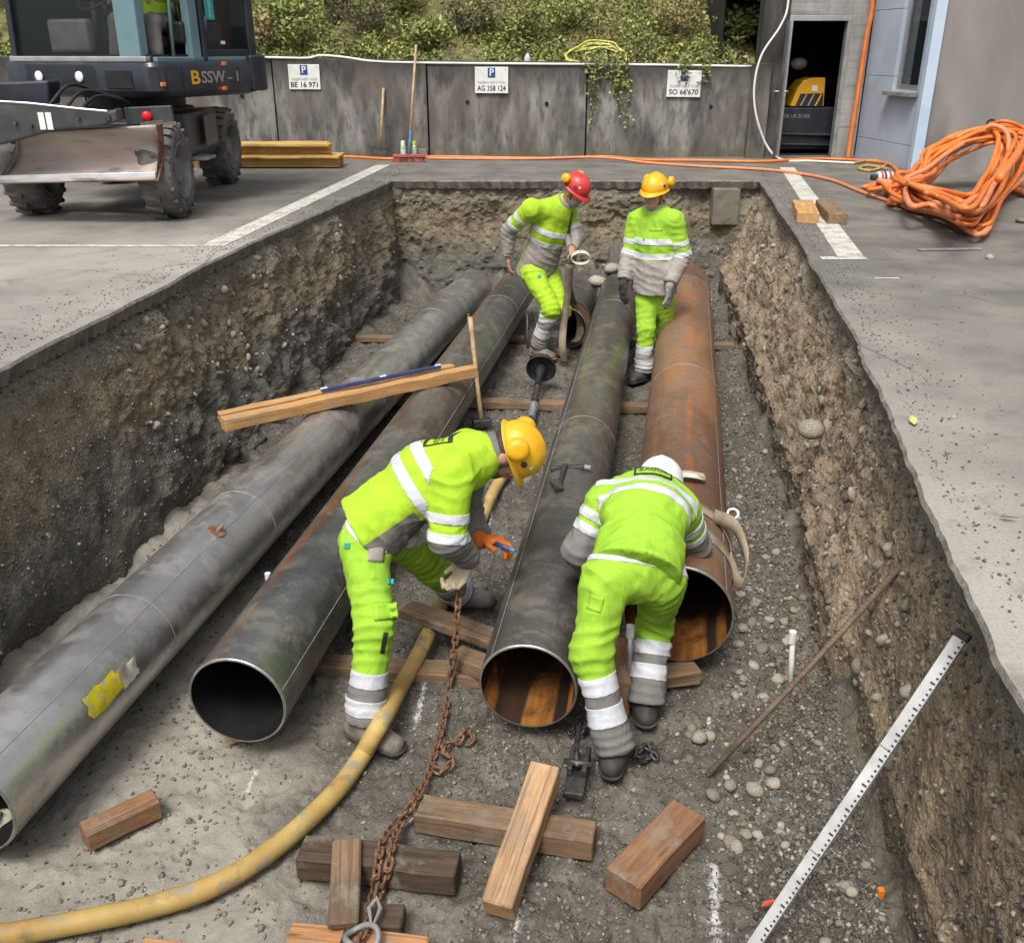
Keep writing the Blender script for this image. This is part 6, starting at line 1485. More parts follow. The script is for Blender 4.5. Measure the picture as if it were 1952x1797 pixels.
# ---------------------------------------------------------------- people
def prim_d(pr, P):
    if pr[0] == 'cap':
        _, a, b, ra, rb, side, sx = pr
        a = np.array(a); ab = np.array(b) - a; q = P - a
        t = np.clip((q @ ab) / max(ab @ ab, 1e-9), 0, 1)
        q = q - t[..., None] * ab
        d2 = (q * q).sum(-1)
        if side is not None:
            c = q @ np.array(side); d2 = d2 - c * c + (c / sx) ** 2
        return np.sqrt(np.maximum(d2, 0)) - (ra + (rb - ra) * t)
    _, c, rad, Rm = pr                                  # ellipsoid in its own frame
    q = (P - np.array(c)) @ np.array(Rm).T / np.array(rad)
    k = np.sqrt((q * q).sum(-1)); return (k - 1) * min(rad)
def cap(a, b, ra, rb=None, side=None, sx=1.0): return ('cap', tuple(a), tuple(b), ra, ra if rb is None else rb, tuple(side) if side is not None else None, sx)
def pr_box(pr):
    if pr[0] == 'cap':
        r_ = max(pr[3], pr[4]) * max(1, pr[6]); A_ = np.array([pr[1], pr[2]]); return A_.min(0) - r_, A_.max(0) + r_
    r_ = max(pr[2]); return np.array(pr[1]) - r_, np.array(pr[1]) + r_
def smin(a, b, k):
    h = np.clip(.5 + .5 * (b - a) / k, 0, 1); return b + (a - b) * h - k * h * (1 - h)
def sdf_mesh(groups, h, kk):
    """groups: [(prims, planes, k)], union of groups with smoothing kk; planes (point, normal) keep the side the normal points to.
       A group whose first item is the string 'sub' is carved away."""
    bx = [pr_box(p) for g in groups if g[0][0] != 'sub' for p in g[0]]
    lo = np.min([b[0] for b in bx], 0) - .05; hi = np.max([b[1] for b in bx], 0) + .05
    n = np.ceil((hi - lo) / h).astype(int) + 1
    ax = [lo[i] + h * np.arange(n[i]) for i in range(3)]
    F = np.full(n, .2, np.float32)
    for prims, planes, k in groups:
        sub = prims[0] == 'sub'; prims = prims[1:] if sub else prims
        b = [pr_box(p) for p in prims]
        l = np.min([q[0] for q in b], 0) - .07; u = np.max([q[1] for q in b], 0) + .07
        i0 = np.maximum(((l - lo) / h).astype(int), 0); i1 = np.minimum(((u - lo) / h).astype(int) + 2, n)
        sl = tuple(slice(i0[i], i1[i]) for i in range(3))
        P = np.stack(np.meshgrid(ax[0][sl[0]], ax[1][sl[1]], ax[2][sl[2]], indexing='ij'), -1)
        f = None
        for p in prims:
            d = prim_d(p, P); f = d if f is None else smin(f, d, k)
        for (pt, nr) in planes: f = np.maximum(f, -((P - np.array(pt)) @ np.array(nr)))
        F[sl] = np.maximum(F[sl], -f) if sub else smin(F[sl], f, kk)
    return snet(F, lo, h)
def snet(F, lo, h):
    s = F < 0
    c = [s[a:s.shape[0] - 1 + a, b:s.shape[1] - 1 + b, d:s.shape[2] - 1 + d] for a in (0, 1) for b in (0, 1) for d in (0, 1)]
    anyv = c[0].copy(); allv = c[0].copy()
    for q in c[1:]: anyv |= q; allv &= q
    ijk = np.argwhere(anyv & ~allv)
    idx = np.full(anyv.shape, -1, np.int64); idx[tuple(ijk.T)] = np.arange(len(ijk))
    acc = np.zeros((len(ijk), 3)); cnt = np.zeros(len(ijk))
    offs = [np.array(o) for o in ((0,0,0),(1,0,0),(0,1,0),(1,1,0),(0,0,1),(1,0,1),(0,1,1),(1,1,1))]
    for a in range(8):
        for ax_ in range(3):
            if offs[a][ax_]: continue
            oa = offs[a]; ob = oa.copy(); ob[ax_] = 1
            fa = F[tuple((ijk + oa).T)]; fb = F[tuple((ijk + ob).T)]; m_ = (fa < 0) != (fb < 0)
            t = np.where(m_, fa / np.where(m_, fa - fb, 1), 0); pos = oa + t[:, None] * (ob - oa)
            acc += pos * m_[:, None]; cnt += m_
    verts = lo + h * (ijk + acc / cnt[:, None])
    faces = []
    for ax_ in range(3):
        e = np.zeros(3, int); e[ax_] = 1; u = np.zeros(3, int); u[(ax_ + 1) % 3] = 1; w_ = np.zeros(3, int); w_[(ax_ + 2) % 3] = 1
        sh = np.array(F.shape); a = s[tuple(slice(0, sh[i] - e[i]) for i in range(3))]; b = s[tuple(slice(e[i], sh[i]) for i in range(3))]
        g = np.argwhere(a != b)
        ok = np.all(g - u - w_ >= 0, 1) & np.all(g < np.array(idx.shape), 1)
        g = g[ok]; fl = s[tuple(g.T)]
        q = np.stack([idx[tuple((g).T)], idx[tuple((g - u).T)], idx[tuple((g - u - w_).T)], idx[tuple((g - w_).T)]], 1)
        good = (q >= 0).all(1); q = q[good]; fl = fl[good]
        q[~fl] = q[~fl][:, ::-1]; faces.append(q)
    return verts, np.concatenate(faces)
def normals_of(v, f):
    n = np.zeros_like(v); fn = np.cross(v[f[:, 2]] - v[f[:, 0]], v[f[:, 3]] - v[f[:, 1]])
    for i in range(4): np.add.at(n, f[:, i], fn)
    return n / np.maximum(np.linalg.norm(n, axis=1), 1e-12)[:, None]
def relax(v, f, it=2, lam=.5):
    e = np.concatenate([f[:, [0, 1]], f[:, [1, 2]], f[:, [2, 3]], f[:, [3, 0]]])
    for _ in range(it):
        s_ = np.zeros_like(v); c = np.zeros(len(v)); np.add.at(s_, e[:, 0], v[e[:, 1]]); np.add.at(c, e[:, 0], 1); np.add.at(s_, e[:, 1], v[e[:, 0]]); np.add.at(c, e[:, 1], 1)
        v = v + lam * (s_ / c[:, None] - v)
    return v
def nv(x): x = np.array(x, float); return x / np.linalg.norm(x)

def hand_prims(wr, d, pn, lat, curl, sc=1.0, thick=0.0, spread=.22):
    """palm and five fingers: wr wrist, d hand direction, pn palm normal (fingers curl to it), lat towards the thumb"""
    wr, d, pn, lat = np.array(wr), nv(d), nv(pn), nv(lat)
    out = [cap(wr - d * .01, wr + d * .035 * sc, (.024 + thick) * sc, (.026 + thick) * sc, lat, 1.25), cap(wr + d * .035 * sc, wr + d * .08 * sc, (.02 + thick) * sc, (.017 + thick) * sc, lat, 2.1)]
    for i, (o_, L_) in enumerate(((.032, .9), (.011, 1.0), (-.011, .94), (-.031, .76))):
        p = wr + d * (.092 if i in (1, 2) else .084) * sc + lat * o_ * sc
        dd = nv(d + lat * (o_ / .032) * spread * .35); cu = 0
        for j, (sl, cc) in enumerate(((.042, .55), (.028, .8), (.021, .6))):
            cu += curl[i] * cc; e = p + (dd * math.cos(cu) + pn * math.sin(cu)) * sl * L_ * sc
            r0, r1 = (.0098, .009, .0083, .0072)[j:j + 2]; out.append(cap(p, e, (r0 + thick * .8) * sc, (r1 + thick * .8) * sc)); p = e
    p = wr + d * .025 * sc + lat * .026 * sc; d1 = nv(d * .75 + lat * .75 + pn * .25); e = p + d1 * .045 * sc
    out.append(cap(p, e, (.0125 + thick) * sc, (.0105 + thick) * sc)); d2 = nv(d * .95 + lat * .2 + pn * (.25 + .5 * curl[4])); out.append(cap(e, e + d2 * .032 * sc, (.0105 + thick * .8) * sc, (.0085 + thick * .8) * sc))
    return out

def garment_obj(name, v, f, mats, parent, org, wr_amp=.006, seed=0, it=1, mi=None, joints=()):
    v = relax(v, f, it); n = normals_of(v, f)
    if wr_amp:
        w1 = fbm(v * np.array([1, 1, .7]), 6, 2, seed); w2 = np.abs(fbm(v + .04 * np.stack([vnoise(v, 5, seed + 4)] * 3, -1), 10, 2, seed + 9))
        amp = np.full(len(v), .55)
        for (p, r_, *_x) in joints: amp += 1.5 * np.exp(-((v - np.array(p)) ** 2).sum(1) / r_ ** 2)
        for (p, r_, *axs) in [q for q in joints if len(q) > 2]:
            dd = (v - np.array(p)) @ np.array(axs[0]); e_ = np.exp(-((v - np.array(p)) ** 2).sum(1) / r_ ** 2)
            v = v + n * (axs[1] * e_ * (1 - 1.6 * np.abs(np.sin(dd * 3.1416 / axs[2] + 2.2 * vnoise(v, 5, seed + 2) + .8 * vnoise(v, 12, seed + 3)))) * (.5 + .5 * vnoise(v, 7, seed + 6)))[:, None]
        v = v + n * ((wr_amp * w1 + wr_amp * .9 * (.45 - w2)) * amp)[:, None]
    me = np_mesh(name, v - np.array(org), f)
    for m_ in mats: me.materials.append(m_)
    if mi is not None: me.polygons.foreach_set('material_index', mi)
    return put(me, name, None, parent, smooth=True)

def extract(o, org, grp_fn, zones, parent_for_bands):
    """cut clean zone borders into the cloth and take the reflective bands off as parts.
       zones: [(group, point, dir, t0, t1, kind)], kind 'band' or a material slot number"""
    me = o.data; bm = bmesh.new(); bm.from_mesh(me)
    org = np.array(org)
    bm.faces.ensure_lookup_table()
    cen = np.array([tuple(f.calc_center_median()) for f in bm.faces]) + org
    lay = bm.faces.layers.int.new('grp')
    g = grp_fn(cen)
    for f, k in zip(bm.faces, g): f[lay] = int(k)
    for (gr, pt, d, t0, t1, kind, cond) in zones:
        for tt_ in (t0, t1):
            if abs(tt_) > 5: continue
            fs = [f for f in bm.faces if f[lay] == gr]; ge = set(fs)
            es = {e for f in fs for e in f.edges}; vs = {v for f in fs for v in f.verts}
            bmesh.ops.bisect_plane(bm, geom=list(ge) + list(es) + list(vs), plane_co=V(np.array(pt) - org + np.array(d) * tt_), plane_no=V(d), dist=1e-5)
    for z_ in zones:
        if isinstance(z_[6], tuple):
            fs = [f for f in bm.faces if f[lay] == z_[0]]; es = {e for f in fs for e in f.edges}; vs = {v for f in fs for v in f.verts}
            bmesh.ops.bisect_plane(bm, geom=list(fs) + list(es) + list(vs), plane_co=V(np.array(z_[6][0]) - org + np.array(z_[6][1]) * z_[6][2]), plane_no=V(z_[6][1]), dist=1e-5)
    zones = [z_ if not isinstance(z_[6], tuple) else z_[:6] + ((lambda c, n_, q=z_[6]: ((c - np.array(q[0])) @ np.array(q[1])) > q[2]),) for z_ in zones]
    bands = []
    for zi, (gr, pt, d, t0, t1, kind, cond) in enumerate(zones):
        sel = []
        for f in bm.faces:
            if f[lay] != gr: continue
            c = np.array(f.calc_center_median()) + org; t = (c - np.array(pt)) @ np.array(d)
            if t0 <= t <= t1 and (cond is None or cond(c, np.array(f.normal))): sel.append(f)
        if kind == 'band': bands.append(sel)
        else:
            for f in sel: f.material_index = kind
    out = []
    bm.normal_update()
    for sel in bands:
        if len(sel) < 6: continue
        vm = {}; vs = []; fs = []
        for f in sel:
            ids = []
            for v in f.verts:
                if v not in vm: vm[v] = len(vs); vs.append(tuple(v.co + v.normal * .0035))
                ids.append(vm[v])
            fs.append(tuple(ids))
        m2 = bpy.data.meshes.new('reflective_band'); m2.from_pydata(vs, [], fs); out.append(put(m2, 'reflective_band', M['reflect'], parent_for_bands, smooth=True))
        sm = out[-1].modifiers.new('thick', 'SOLIDIFY'); sm.thickness = .004; sm.offset = -1
    bm.to_mesh(me); bm.free()
    me.polygons.foreach_set('use_smooth', [True] * len(me.polygons))
    return out

def decal_grid(o, org, c, xd, yd, nd, w_, h_, off, nx=6, ny=6):
    """points of a w x h rectangle dropped along -nd onto the cloth"""
    bv = BVHTree.FromObject(o, bpy.context.evaluated_depsgraph_get())
    def drop(x, y):
        p = V(c) + V(xd) * x + V(yd) * y - V(org); s_ = p + V(nd) * .2
        hit, nr, _, _ = bv.ray_cast(s_, -V(nd), .5)
        return (hit + V(nd) * off) if hit is not None else p
    return drop
def decal(o, org, c, xd, yd, nd, w_, h_, mat, name, parent, off=.004, thick=.004, nx=7, ny=7):
    dr = decal_grid(o, org, c, xd, yd, nd, w_, h_, off)
    vs = [tuple(dr(w_ * (i / (nx - 1) - .5), h_ * (k / (ny - 1) - .5))) for i in range(nx) for k in range(ny)]
    me = np_mesh(name, np.array(vs), grid_faces(nx, ny)); q = put(me, name, mat, parent, smooth=True)
    s_ = q.modifiers.new('thick', 'SOLIDIFY'); s_.thickness = thick; s_.offset = 0
    return q
def decal_text(o, org, txt, size, c, xd, yd, nd, mat, parent, width=None, off=.006):
    me = text_mesh(txt, size); xs = [v.co.x for v in me.vertices]; k = width / (max(xs) - min(xs)) if width else 1
    dr = decal_grid(o, org, c, xd, yd, nd, 1, 1, off)
    for v in me.vertices: v.co = dr(v.co.x * k, v.co.y)
    me.materials.clear(); return put(me, 'lettering', mat, parent)

def helmet(hc, up, fw, mat, parent, muff=None, org=None, muff_pos=(.128, -.03, .03), logo=True, ms=1.0):
    up, fw = V(up).normalized(), V(fw).normalized(); fw = (fw - up * fw.dot(up)).normalized(); rt = fw.cross(up)
    def L(x, y, z): return V(hc) + (rt * x + fw * y + up * z) * .93
    m = MB(); nph, nt = 40, 14; vs = []
    for i in range(nt + 1):
        th = i / nt * math.radians(98)
        for k in range(nph):
            ph = 2 * math.pi * k / nph; sx_, cy_ = math.sin(ph), math.cos(ph)
            rx, ry, rz_ = .122, .146, .128
            x, y, z = rx * math.sin(th) * sx_, ry * math.sin(th) * cy_, rz_ * math.cos(th)
            ridge = .006 * max(0, 1 - abs(x) / .03) * (th < 1.2); z += ridge
            vs.append(L(x, y, z))
    # rim and peak
    for (gx, dz) in ((.012, -.026), (.014, -.034), (.0, -.034)):
        for k in range(nph):
            ph = 2 * math.pi * k / nph; sx_, cy_ = math.sin(ph), math.cos(ph)
            pk = max(0, cy_) ** 2.5 * .036 * (gx > 0); vs.append(L((.121 + gx) * sx_, (.145 + gx) * cy_ + pk, dz - pk * .35))
    nr_ = nt + 4
    m.add(vs, [(i * nph + k, i * nph + (k + 1) % nph, (i + 1) * nph + (k + 1) % nph, (i + 1) * nph + k) for i in range(nr_ - 1) for k in range(nph)])
    h_ = m.build('helmet', mat, parent, org=org, autosm=1.0)
    if muff:
        for s_ in (-1, 1):
            mx, my_, mz = muff_pos; a = L(s_ * mx, my_, mz); d_ = (rt * s_ + up * .25).normalized()
            m = MB(); m.lathe(a, d_, [(q0 * ms, q1 * ms) for q0, q1 in [(-.016, 0), (-.016, .034), (-.01, .043), (.014, .043), (.026, .036), (.03, .02), (.03, 0)]], 22); em = m.build('ear_muff', muff, h_, org=org, autosm=.9)
            m = MB(); m.lathe(a, d_, [(-.03, .0), (-.03, .03), (-.02, .04), (-.014, .034)], 18); m.build('ear_cushion', M['blacksteel'], h_, org=org, smooth=True)
            m = MB(); m.tube([a + d_ * .03, a + d_ * .034 - up * .03, L(s_ * .13, my_ + .05, -.01)], .004, 6); m.build('muff_arm', M['darksteel'], h_, org=org, smooth=True)
    if logo:
        for (x, y, z, w_) in ((.118, .045, .03, .03), (-.118, .045, .03, .03), (.1, .08, .055, .018), (-.1, .08, .055, .018)):
            nrm_ = (rt * x / .0149 + fw * y / .0213 + up * z / .0164).normalized(); sx_ = nrm_.cross(up).normalized(); sy_ = sx_.cross(nrm_)
            c = L(x, y, z) ; k = math.sqrt((x / .122) ** 2 + (y / .146) ** 2 + (z / .128) ** 2); c = L(x / k, y / k, z / k) + nrm_ * .003
            m = MB(); m.add([c + sx_ * (w_ * .6 * math.cos(a)) + sy_ * (w_ * .5 * math.sin(a)) for a in np.linspace(0, 6.28, 9)[:-1]], [tuple(range(8))]); m.build('helmet_badge', M['chassis'] if w_ > .02 else M['signwhite'], h_, org=org)
    return h_

def worker(label, J, hup, hfw, feet, cfg):
    J = {k: np.array(tuple(p)) for k, p in J.items()}
    org = V((J['pel'][0], J['pel'][1], 0)) if 'org' not in cfg else V(cfg['org'])
    t = thing('person', label, 'person', org)
    s = nv(J['shL'] - J['shR']); u = nv(J['neck'] - J['pel']); fr = nv(np.cross(s, u)); hs = nv(J['hipL'] - J['hipR'])
    Ls = np.linalg.norm(J['neck'] - J['pel']); sp = lambda k: J['pel'] + (J['neck'] - J['pel']) * k
    bend = cfg.get('bend', 0.0)                # rounding of the back
    spb = lambda k: sp(k) - fr * bend * math.sin(math.pi * min(max(k, 0), 1))
    G_ = cfg.get('girth', 1.0)
    # jacket
    hem = cfg.get('hem', -.10)
    tor = [cap(sp(-.22), spb(.0), .168 * G_, .15 * G_, s, 1.2), cap(sp(-.12), spb(.18), .15 * G_, .142 * G_, s, 1.28), cap(spb(.18), spb(.55), .142 * G_, .145 * G_, s, 1.3), cap(spb(.55), spb(.86), .145 * G_, .122, s, 1.36), cap(sp(.86), sp(1.02), .10, .07, s, 1.15),
           cap(J['shR'] + s * .05 - u * .025, J['shL'] - s * .05 - u * .025, .09, .09), cap(sp(.98), J['shR'] + s * .03 - u * .01, .075, .07), cap(sp(.98), J['shL'] - s * .03 - u * .01, .075, .07)]
    hp = J['pel'] + u * hem; hn = nv(u + fr * cfg.get('hemtilt', 0.0))
    gr = [(tor, [(hp, hn)], .06)]; arms = {}
    for S in 'RL':
        a, b, c = J['sh' + S], J['el' + S], J['wr' + S]; fd = nv(c - b)
        arms[S] = (a, b, c)
        gr.append(([cap(a, b, .086 * G_, .074), cap(b, c + fd * .03, .074, .06)], [(c - fd * .012, -fd)], .03))
    v, f = sdf_mesh(gr, .0085, .045)
    def grp(P):
        d = [np.min([prim_d(p, P) for p in tor], 0)] + [np.min([prim_d(cap(arms[S][0] + nv(arms[S][1] - arms[S][0]) * .05, arms[S][1], .083, .068), P), prim_d(cap(arms[S][1], arms[S][2], .068, .054), P)], 0) for S in 'RL']
        return np.argmin(np.stack(d), 0)
    jk = garment_obj('jacket', v, f, [cfg['lime'], cfg['grey'], cfg['lime']], t, org, .006, cfg['seed'], 2, joints=[(J['elR'], .14, nv(J['wrR'] - J['shR']), .013, .045), (J['elL'], .14, nv(J['wrL'] - J['shL']), .013, .045), (sp(.15), .24, nv(u + .35 * s), .014, .07), (sp(.55), .2, nv(s + .4 * u), .009, .09), (J['shR'], .13, nv(J['elR'] - J['shR'] + s * .1), .01, .06), (J['shL'], .13, nv(J['elL'] - J['shL'] - s * .1), .01, .06), (J['wrR'], .1, nv(J['wrR'] - J['elR']), .01, .035), (J['wrL'], .1, nv(J['wrL'] - J['elL']), .01, .035)])
    zn = []
    gz = cfg.get('greytop', .3) * Ls
    if gz > -1: gpl = (J['pel'], fr, cfg.get('greyd', 0.0)); zn.append((0, J['pel'], u, -9, gz, 1, gpl))
    for k in cfg['tb']: zn.append((0, J['pel'], u, k * Ls - .026, k * Ls + .026, 'band', None))
    for gi, S in ((1, 'R'), (2, 'L')):
        a, b, c = arms[S]; d = nv(b - a); La = np.linalg.norm(b - a)
        zn.append((gi, a, d, La * cfg.get('ab', (.64, .93))[1], 9, 1, None))
        cc = nv(c - b)
        zn.append((gi, b, cc, .03, 9, 1, None))
        for k in cfg.get('ab', (.64, .93)): zn.append((gi, a, d, La * k - .022, La * k + .022, 'band', (lambda c_, n_, b=b, cc=cc: ((c_ - b) @ cc) < .07)))
    extract(jk, org, grp, zn, jk)
    # trousers
    legs = {}
    tg = [([cap(J['hipR'] + hs * .025, J['hipL'] - hs * .025, .112 * G_, .112 * G_), cap(J['pel'], J['pel'] + u * .06, .112, .11, s, 1.2)], [], .05)]
    for S in 'RL':
        a, b, c = J['hip' + S], J['knee' + S], J['ank' + S]; legs[S] = (a, b, c); d = nv(c - b)
        tg.append(([cap(a, b, .108 * G_, .082), cap(b, c, .08, .074), cap(b + (c - b) * .75, c, .074, .08)], [(c + d * .015, -d)], .04))
    v, f = sdf_mesh(tg, .0095, .05)
    def grp2(P):
        d = [np.min([prim_d(p, P) for p in tg[0][0]], 0) + .0] + [np.min([prim_d(p, P) for p in tg[1 + i][0][1:]], 0) for i in (0, 1)]
        dth = [prim_d(tg[1 + i][0][0], P) for i in (0, 1)]
        al = np.stack([np.minimum(d[0], np.minimum(dth[0], dth[1])), d[1], d[2]]); return np.argmin(al, 0)
    tr = garment_obj('trousers', v, f, [cfg['tlime'], cfg['grey']], t, org, .0065, cfg['seed'] + 50, 2, joints=[(J['kneeR'], .17, nv(J['ankR'] - J['hipR'] + .3 * s * .4), .015, .055), (J['kneeL'], .17, nv(J['ankL'] - J['hipL'] - .3 * s * .4), .015, .055), (J['ankR'], .14, nv(J['ankR'] - J['kneeR']), .014, .04), (J['ankL'], .14, nv(J['ankL'] - J['kneeL']), .014, .04), (J['hipR'], .16, nv(J['kneeR'] - J['hipR'] - hs * .25), .013, .06), (J['hipL'], .16, nv(J['kneeL'] - J['hipL'] + hs * .25), .013, .06)])
    zn = []
    for gi, S in ((1, 'R'), (2, 'L')):
        a, b, c = legs[S]; d = nv(c - b); Lc = np.linalg.norm(c - b); (t0, t1, t2, t3) = cfg['lb']
        zn += [(gi, b, d, t0 * Lc, 9, 1, None), (gi, b, d, t0 * Lc, t1 * Lc, 'band', None), (gi, b, d, t2 * Lc, t3 * Lc, 'band', None)]
    if cfg.get('belt'): zn.append((0, J['pel'], nv(u * .5 + np.array([0, 0, .5])), cfg['belt'][0], cfg['belt'][1], 'band', None))
    extract(tr, org, grp2, zn, tr)
    # boots
    for S in 'RL':
        a = J['ank' + S]; fd = nv([feet[S][0], feet[S][1], 0]); z0 = cfg.get('floor', {}).get(S, 0.0) + .014; up = np.array([0, 0, 1.0]); lat = np.cross(fd, up)
        base = np.array([a[0], a[1], z0])
        sh = nv(np.array(legs[S][1]) - a)
        pr = [cap(a + sh * .05, base + up * .07 - fd * .01, .056, .05), cap(base + up * .05 - fd * .055, base + up * .05 + fd * .04, .047, .047), cap(base + up * .052 + fd * .02, base + up * .04 + fd * .165, .05, .043, lat, 1.12), cap(base + up * .09, base + up * .06 + fd * .1, .045, .038)]
        v, f = sdf_mesh([(pr, [(base + up * .022, up)], .03)], .007, .02)
        bo_ = garment_obj('boot', v, f, [cfg['boot']], t, org, .003, 5, 1)
        pr2 = [cap(base + up * .045 - fd * .055, base + up * .045 + fd * .04, .056, .054), cap(base + up * .045 + fd * .02, base + up * .042 + fd * .168, .057, .054, lat, 1.1)]
        v, f = sdf_mesh([(pr2, [(base + up * .002, up), (base + up * .03, -up)], .03)], .006, .02)
        garment_obj('sole', v, f, [M['sole'] if not cfg.get('redsole') else cfg['redsole']], bo_, org, 0, 5, 0)
        m = MB()
        for k in range(4):
            q = V(base + up * (.118 - .012 * k) + fd * (.03 + .028 * k)); m.tube([q - V(lat) * .028, q + V(fd) * .006 + V((0, 0, .006)), q + V(lat) * .028], .0032, 5)
        m.build('laces', M['greyink'], bo_)
    # body: one continuous skin under the clothes
    up_, fw_ = V(hup).normalized(), V(hfw).normalized(); fw_ = (fw_ - up_ * fw_.dot(up_)).normalized(); rt_ = fw_.cross(up_)
    Rm = np.array([tuple(rt_), tuple(fw_), tuple(up_)]); hc = J['head']
    Lh = lambda x, y, z: hc + Rm.T @ np.array([x, y, z])
    ell = lambda c, rad: ('ell', tuple(c), tuple(rad), Rm)
    head = [ell(Lh(0, -.012, .025), (.076, .096, .108)), ell(Lh(0, .03, -.05), (.058, .062, .07)), cap(Lh(0, .062, -.095), Lh(0, .07, -.085), .022), cap(Lh(-.03, .075, .012), Lh(.03, .075, .012), .016)]
    nose = [cap(Lh(0, .088, .005), Lh(0, .106, -.032), .009, .0135), cap(Lh(-.011, .095, -.034), Lh(.011, .095, -.034), .008)]
    lips = [cap(Lh(-.02, .082, -.062), Lh(.02, .082, -.062), .008)]
    ears = [ell(Lh(sx_ * .078, -.012, -.012), (.012, .022, .033)) for sx_ in (-1, 1)]
    bodyg = [(head, [], .03), (nose, [], .012), (lips, [], .01), (ears, [], .01), ([cap(Lh(0, -.02, -.05), J['neck'] - u * .03, .055, .062)], [], .02),
             ([cap(sp(.02), spb(.5), .1, .105, s, 1.25), cap(spb(.5), sp(.88), .105, .08, s, 1.35), cap(J['shR'] + s * .08 - u * .04, J['shL'] - s * .08 - u * .04, .05)], [], .03)]
    for S in 'RL':
        a, b, c = arms[S]; bodyg.append(([cap(a, b, .045, .04), cap(b, c, .04, .027)], [], .02))
        a, b, c = legs[S]; bodyg.append(([cap(a, b, .075, .055), cap(b, c, .05, .04)], [], .02))
        hd = cfg['hands'][S]; bare = hd.get('mat') is None
        lat = np.cross(nv(hd['d']), nv(hd['pn'])) * hd.get('sg', 1)
        if bare: bodyg.append((hand_prims(arms[S][2], hd['d'], hd['pn'], lat, hd['curl'], 1.08), [], .006))
        else:
            bodyg.append(([cap(arms[S][2], arms[S][2] + nv(hd['d']) * .06, .02, .014)], [], .01))
            gp = hand_prims(arms[S][2] + nv(hd['d']) * .012, hd['d'], hd['pn'], lat, hd['curl'], 1.12, .0025)
            fd = nv(arms[S][2] - arms[S][1])
            v, f = sdf_mesh([(gp, [], .008), ([cap(arms[S][2] - fd * .035, arms[S][2] + fd * .02, .043, .036)], [(arms[S][2] - fd * .04, fd)], .01)], .0052, .012)
            garment_obj('glove', v, f, [hd['mat']], t, org, .0015, 9, 1)
    eyes = [Lh(sx_ * .031, .088, .002) for sx_ in (-1, 1)]
    bodyg.append((['sub'] + [cap(e, e + Rm.T @ np.array([0, .02, 0]), .011) for e in eyes], [], .01))
    v, f = sdf_mesh(bodyg, .0068, .02)
    v = relax(v, f, 1, .4); me = np_mesh('body', v - np.array(org), f)
    skin = put(me, 'body', cfg.get('skin', M['skin']), t, smooth=True)
    for e, sx_ in zip(eyes, (-1, 1)):
        m = MB(); m.ball(e - np.array(fw_) * .004, .0115, 12, 8); eo = m.build('eye', M['white'], skin, smooth=True)
        m = MB(); m.ball(V(e) + fw_ * .004 - up_ * .002, .0065, 10, 6); m.build('iris', M['hair'], skin, smooth=True)
        m = MB(); q = [V(Lh(sx_ * x, .094 - abs(x - .03) * .25, .02 + zz)) for x, zz in ((.012, 0), (.03, .005), (.05, -.003))]; m.tube(q, [.005, .006, .003], 6); m.build('eyebrow', M['hair'], skin, smooth=True)
    hr = [ell(Lh(0, -.024, .02), (.0795, .094, .106))]
    v, f = sdf_mesh([(hr, [(Lh(0, -.012, 0), -Rm[1] + .2 * Rm[2]), (Lh(0, 0, .06), -Rm[2]), (Lh(0, -.03, -.055), Rm[2] - .4 * Rm[1])], .02)], .007, .01); garment_obj('hair', v, f, [cfg.get('hair', M['hair'])], t, org, .004, 3, 1)
    if cfg.get('beard'):
        bd = [ell(Lh(0, .032, -.055), (.062, .066, .072)), cap(Lh(0, .066, -.098), Lh(0, .072, -.088), .026)]
        v, f = sdf_mesh([(bd, [(Lh(0, .06, -.045), -Rm[2] - .1 * Rm[1]), (Lh(0, .012, 0), Rm[1])], .02)], .007, .01); garment_obj('beard', v, f, [cfg['beard']], t, org, .003, 4, 1)
    # collar
    m = MB(); nk = V(J['neck']); ud = V(nv(np.array(Lh(0, -.02, -.06)) - np.array(sp(.9))))
    m.lathe(V(sp(.97)) , ud, [(-.02, .1), (.03, .096), (.095, .088), (.1, .08), (.09, .074), (.0, .076)], 26); m.build('collar', cfg.get('collar', cfg['grey']), jk, smooth=True)
    hm = helmet(V(hc) + up_ * .06 - fw_ * .012, up_, fw_, cfg['helmet'], t, cfg.get('muff'), org=ORG[t.name], muff_pos=cfg.get('muff_pos', (.13, -.03, .02)), ms=cfg.get('ms', 1.0))
    # chin strap
    m = MB(); m.tube(smooth_path([V(Lh(-.079, .02, .02)), V(Lh(-.066, .03, -.06)), V(Lh(0, .05, -.118)), V(Lh(.066, .03, -.06)), V(Lh(.079, .02, .02))], 5), .0045, 6); m.build('chin_strap', M['blacksteel'], hm, smooth=True)
    return dict(t=t, jk=jk, tr=tr, org=ORG[t.name], s=s, u=u, fr=fr, sp=sp, J=J, legs=legs, skin=skin)

M['stubble'] = pm('short_beard', (0.12, 0.075, 0.055), (0.22, 0.13, 0.095), 90, .8, bump=(200, .5, .002))
R0 = dict(lime=M['lime2'], tlime=M['lime'], grey=M['grey'], boot=M['boot'], helmet=M['yellow'], muff=M['yellow'])
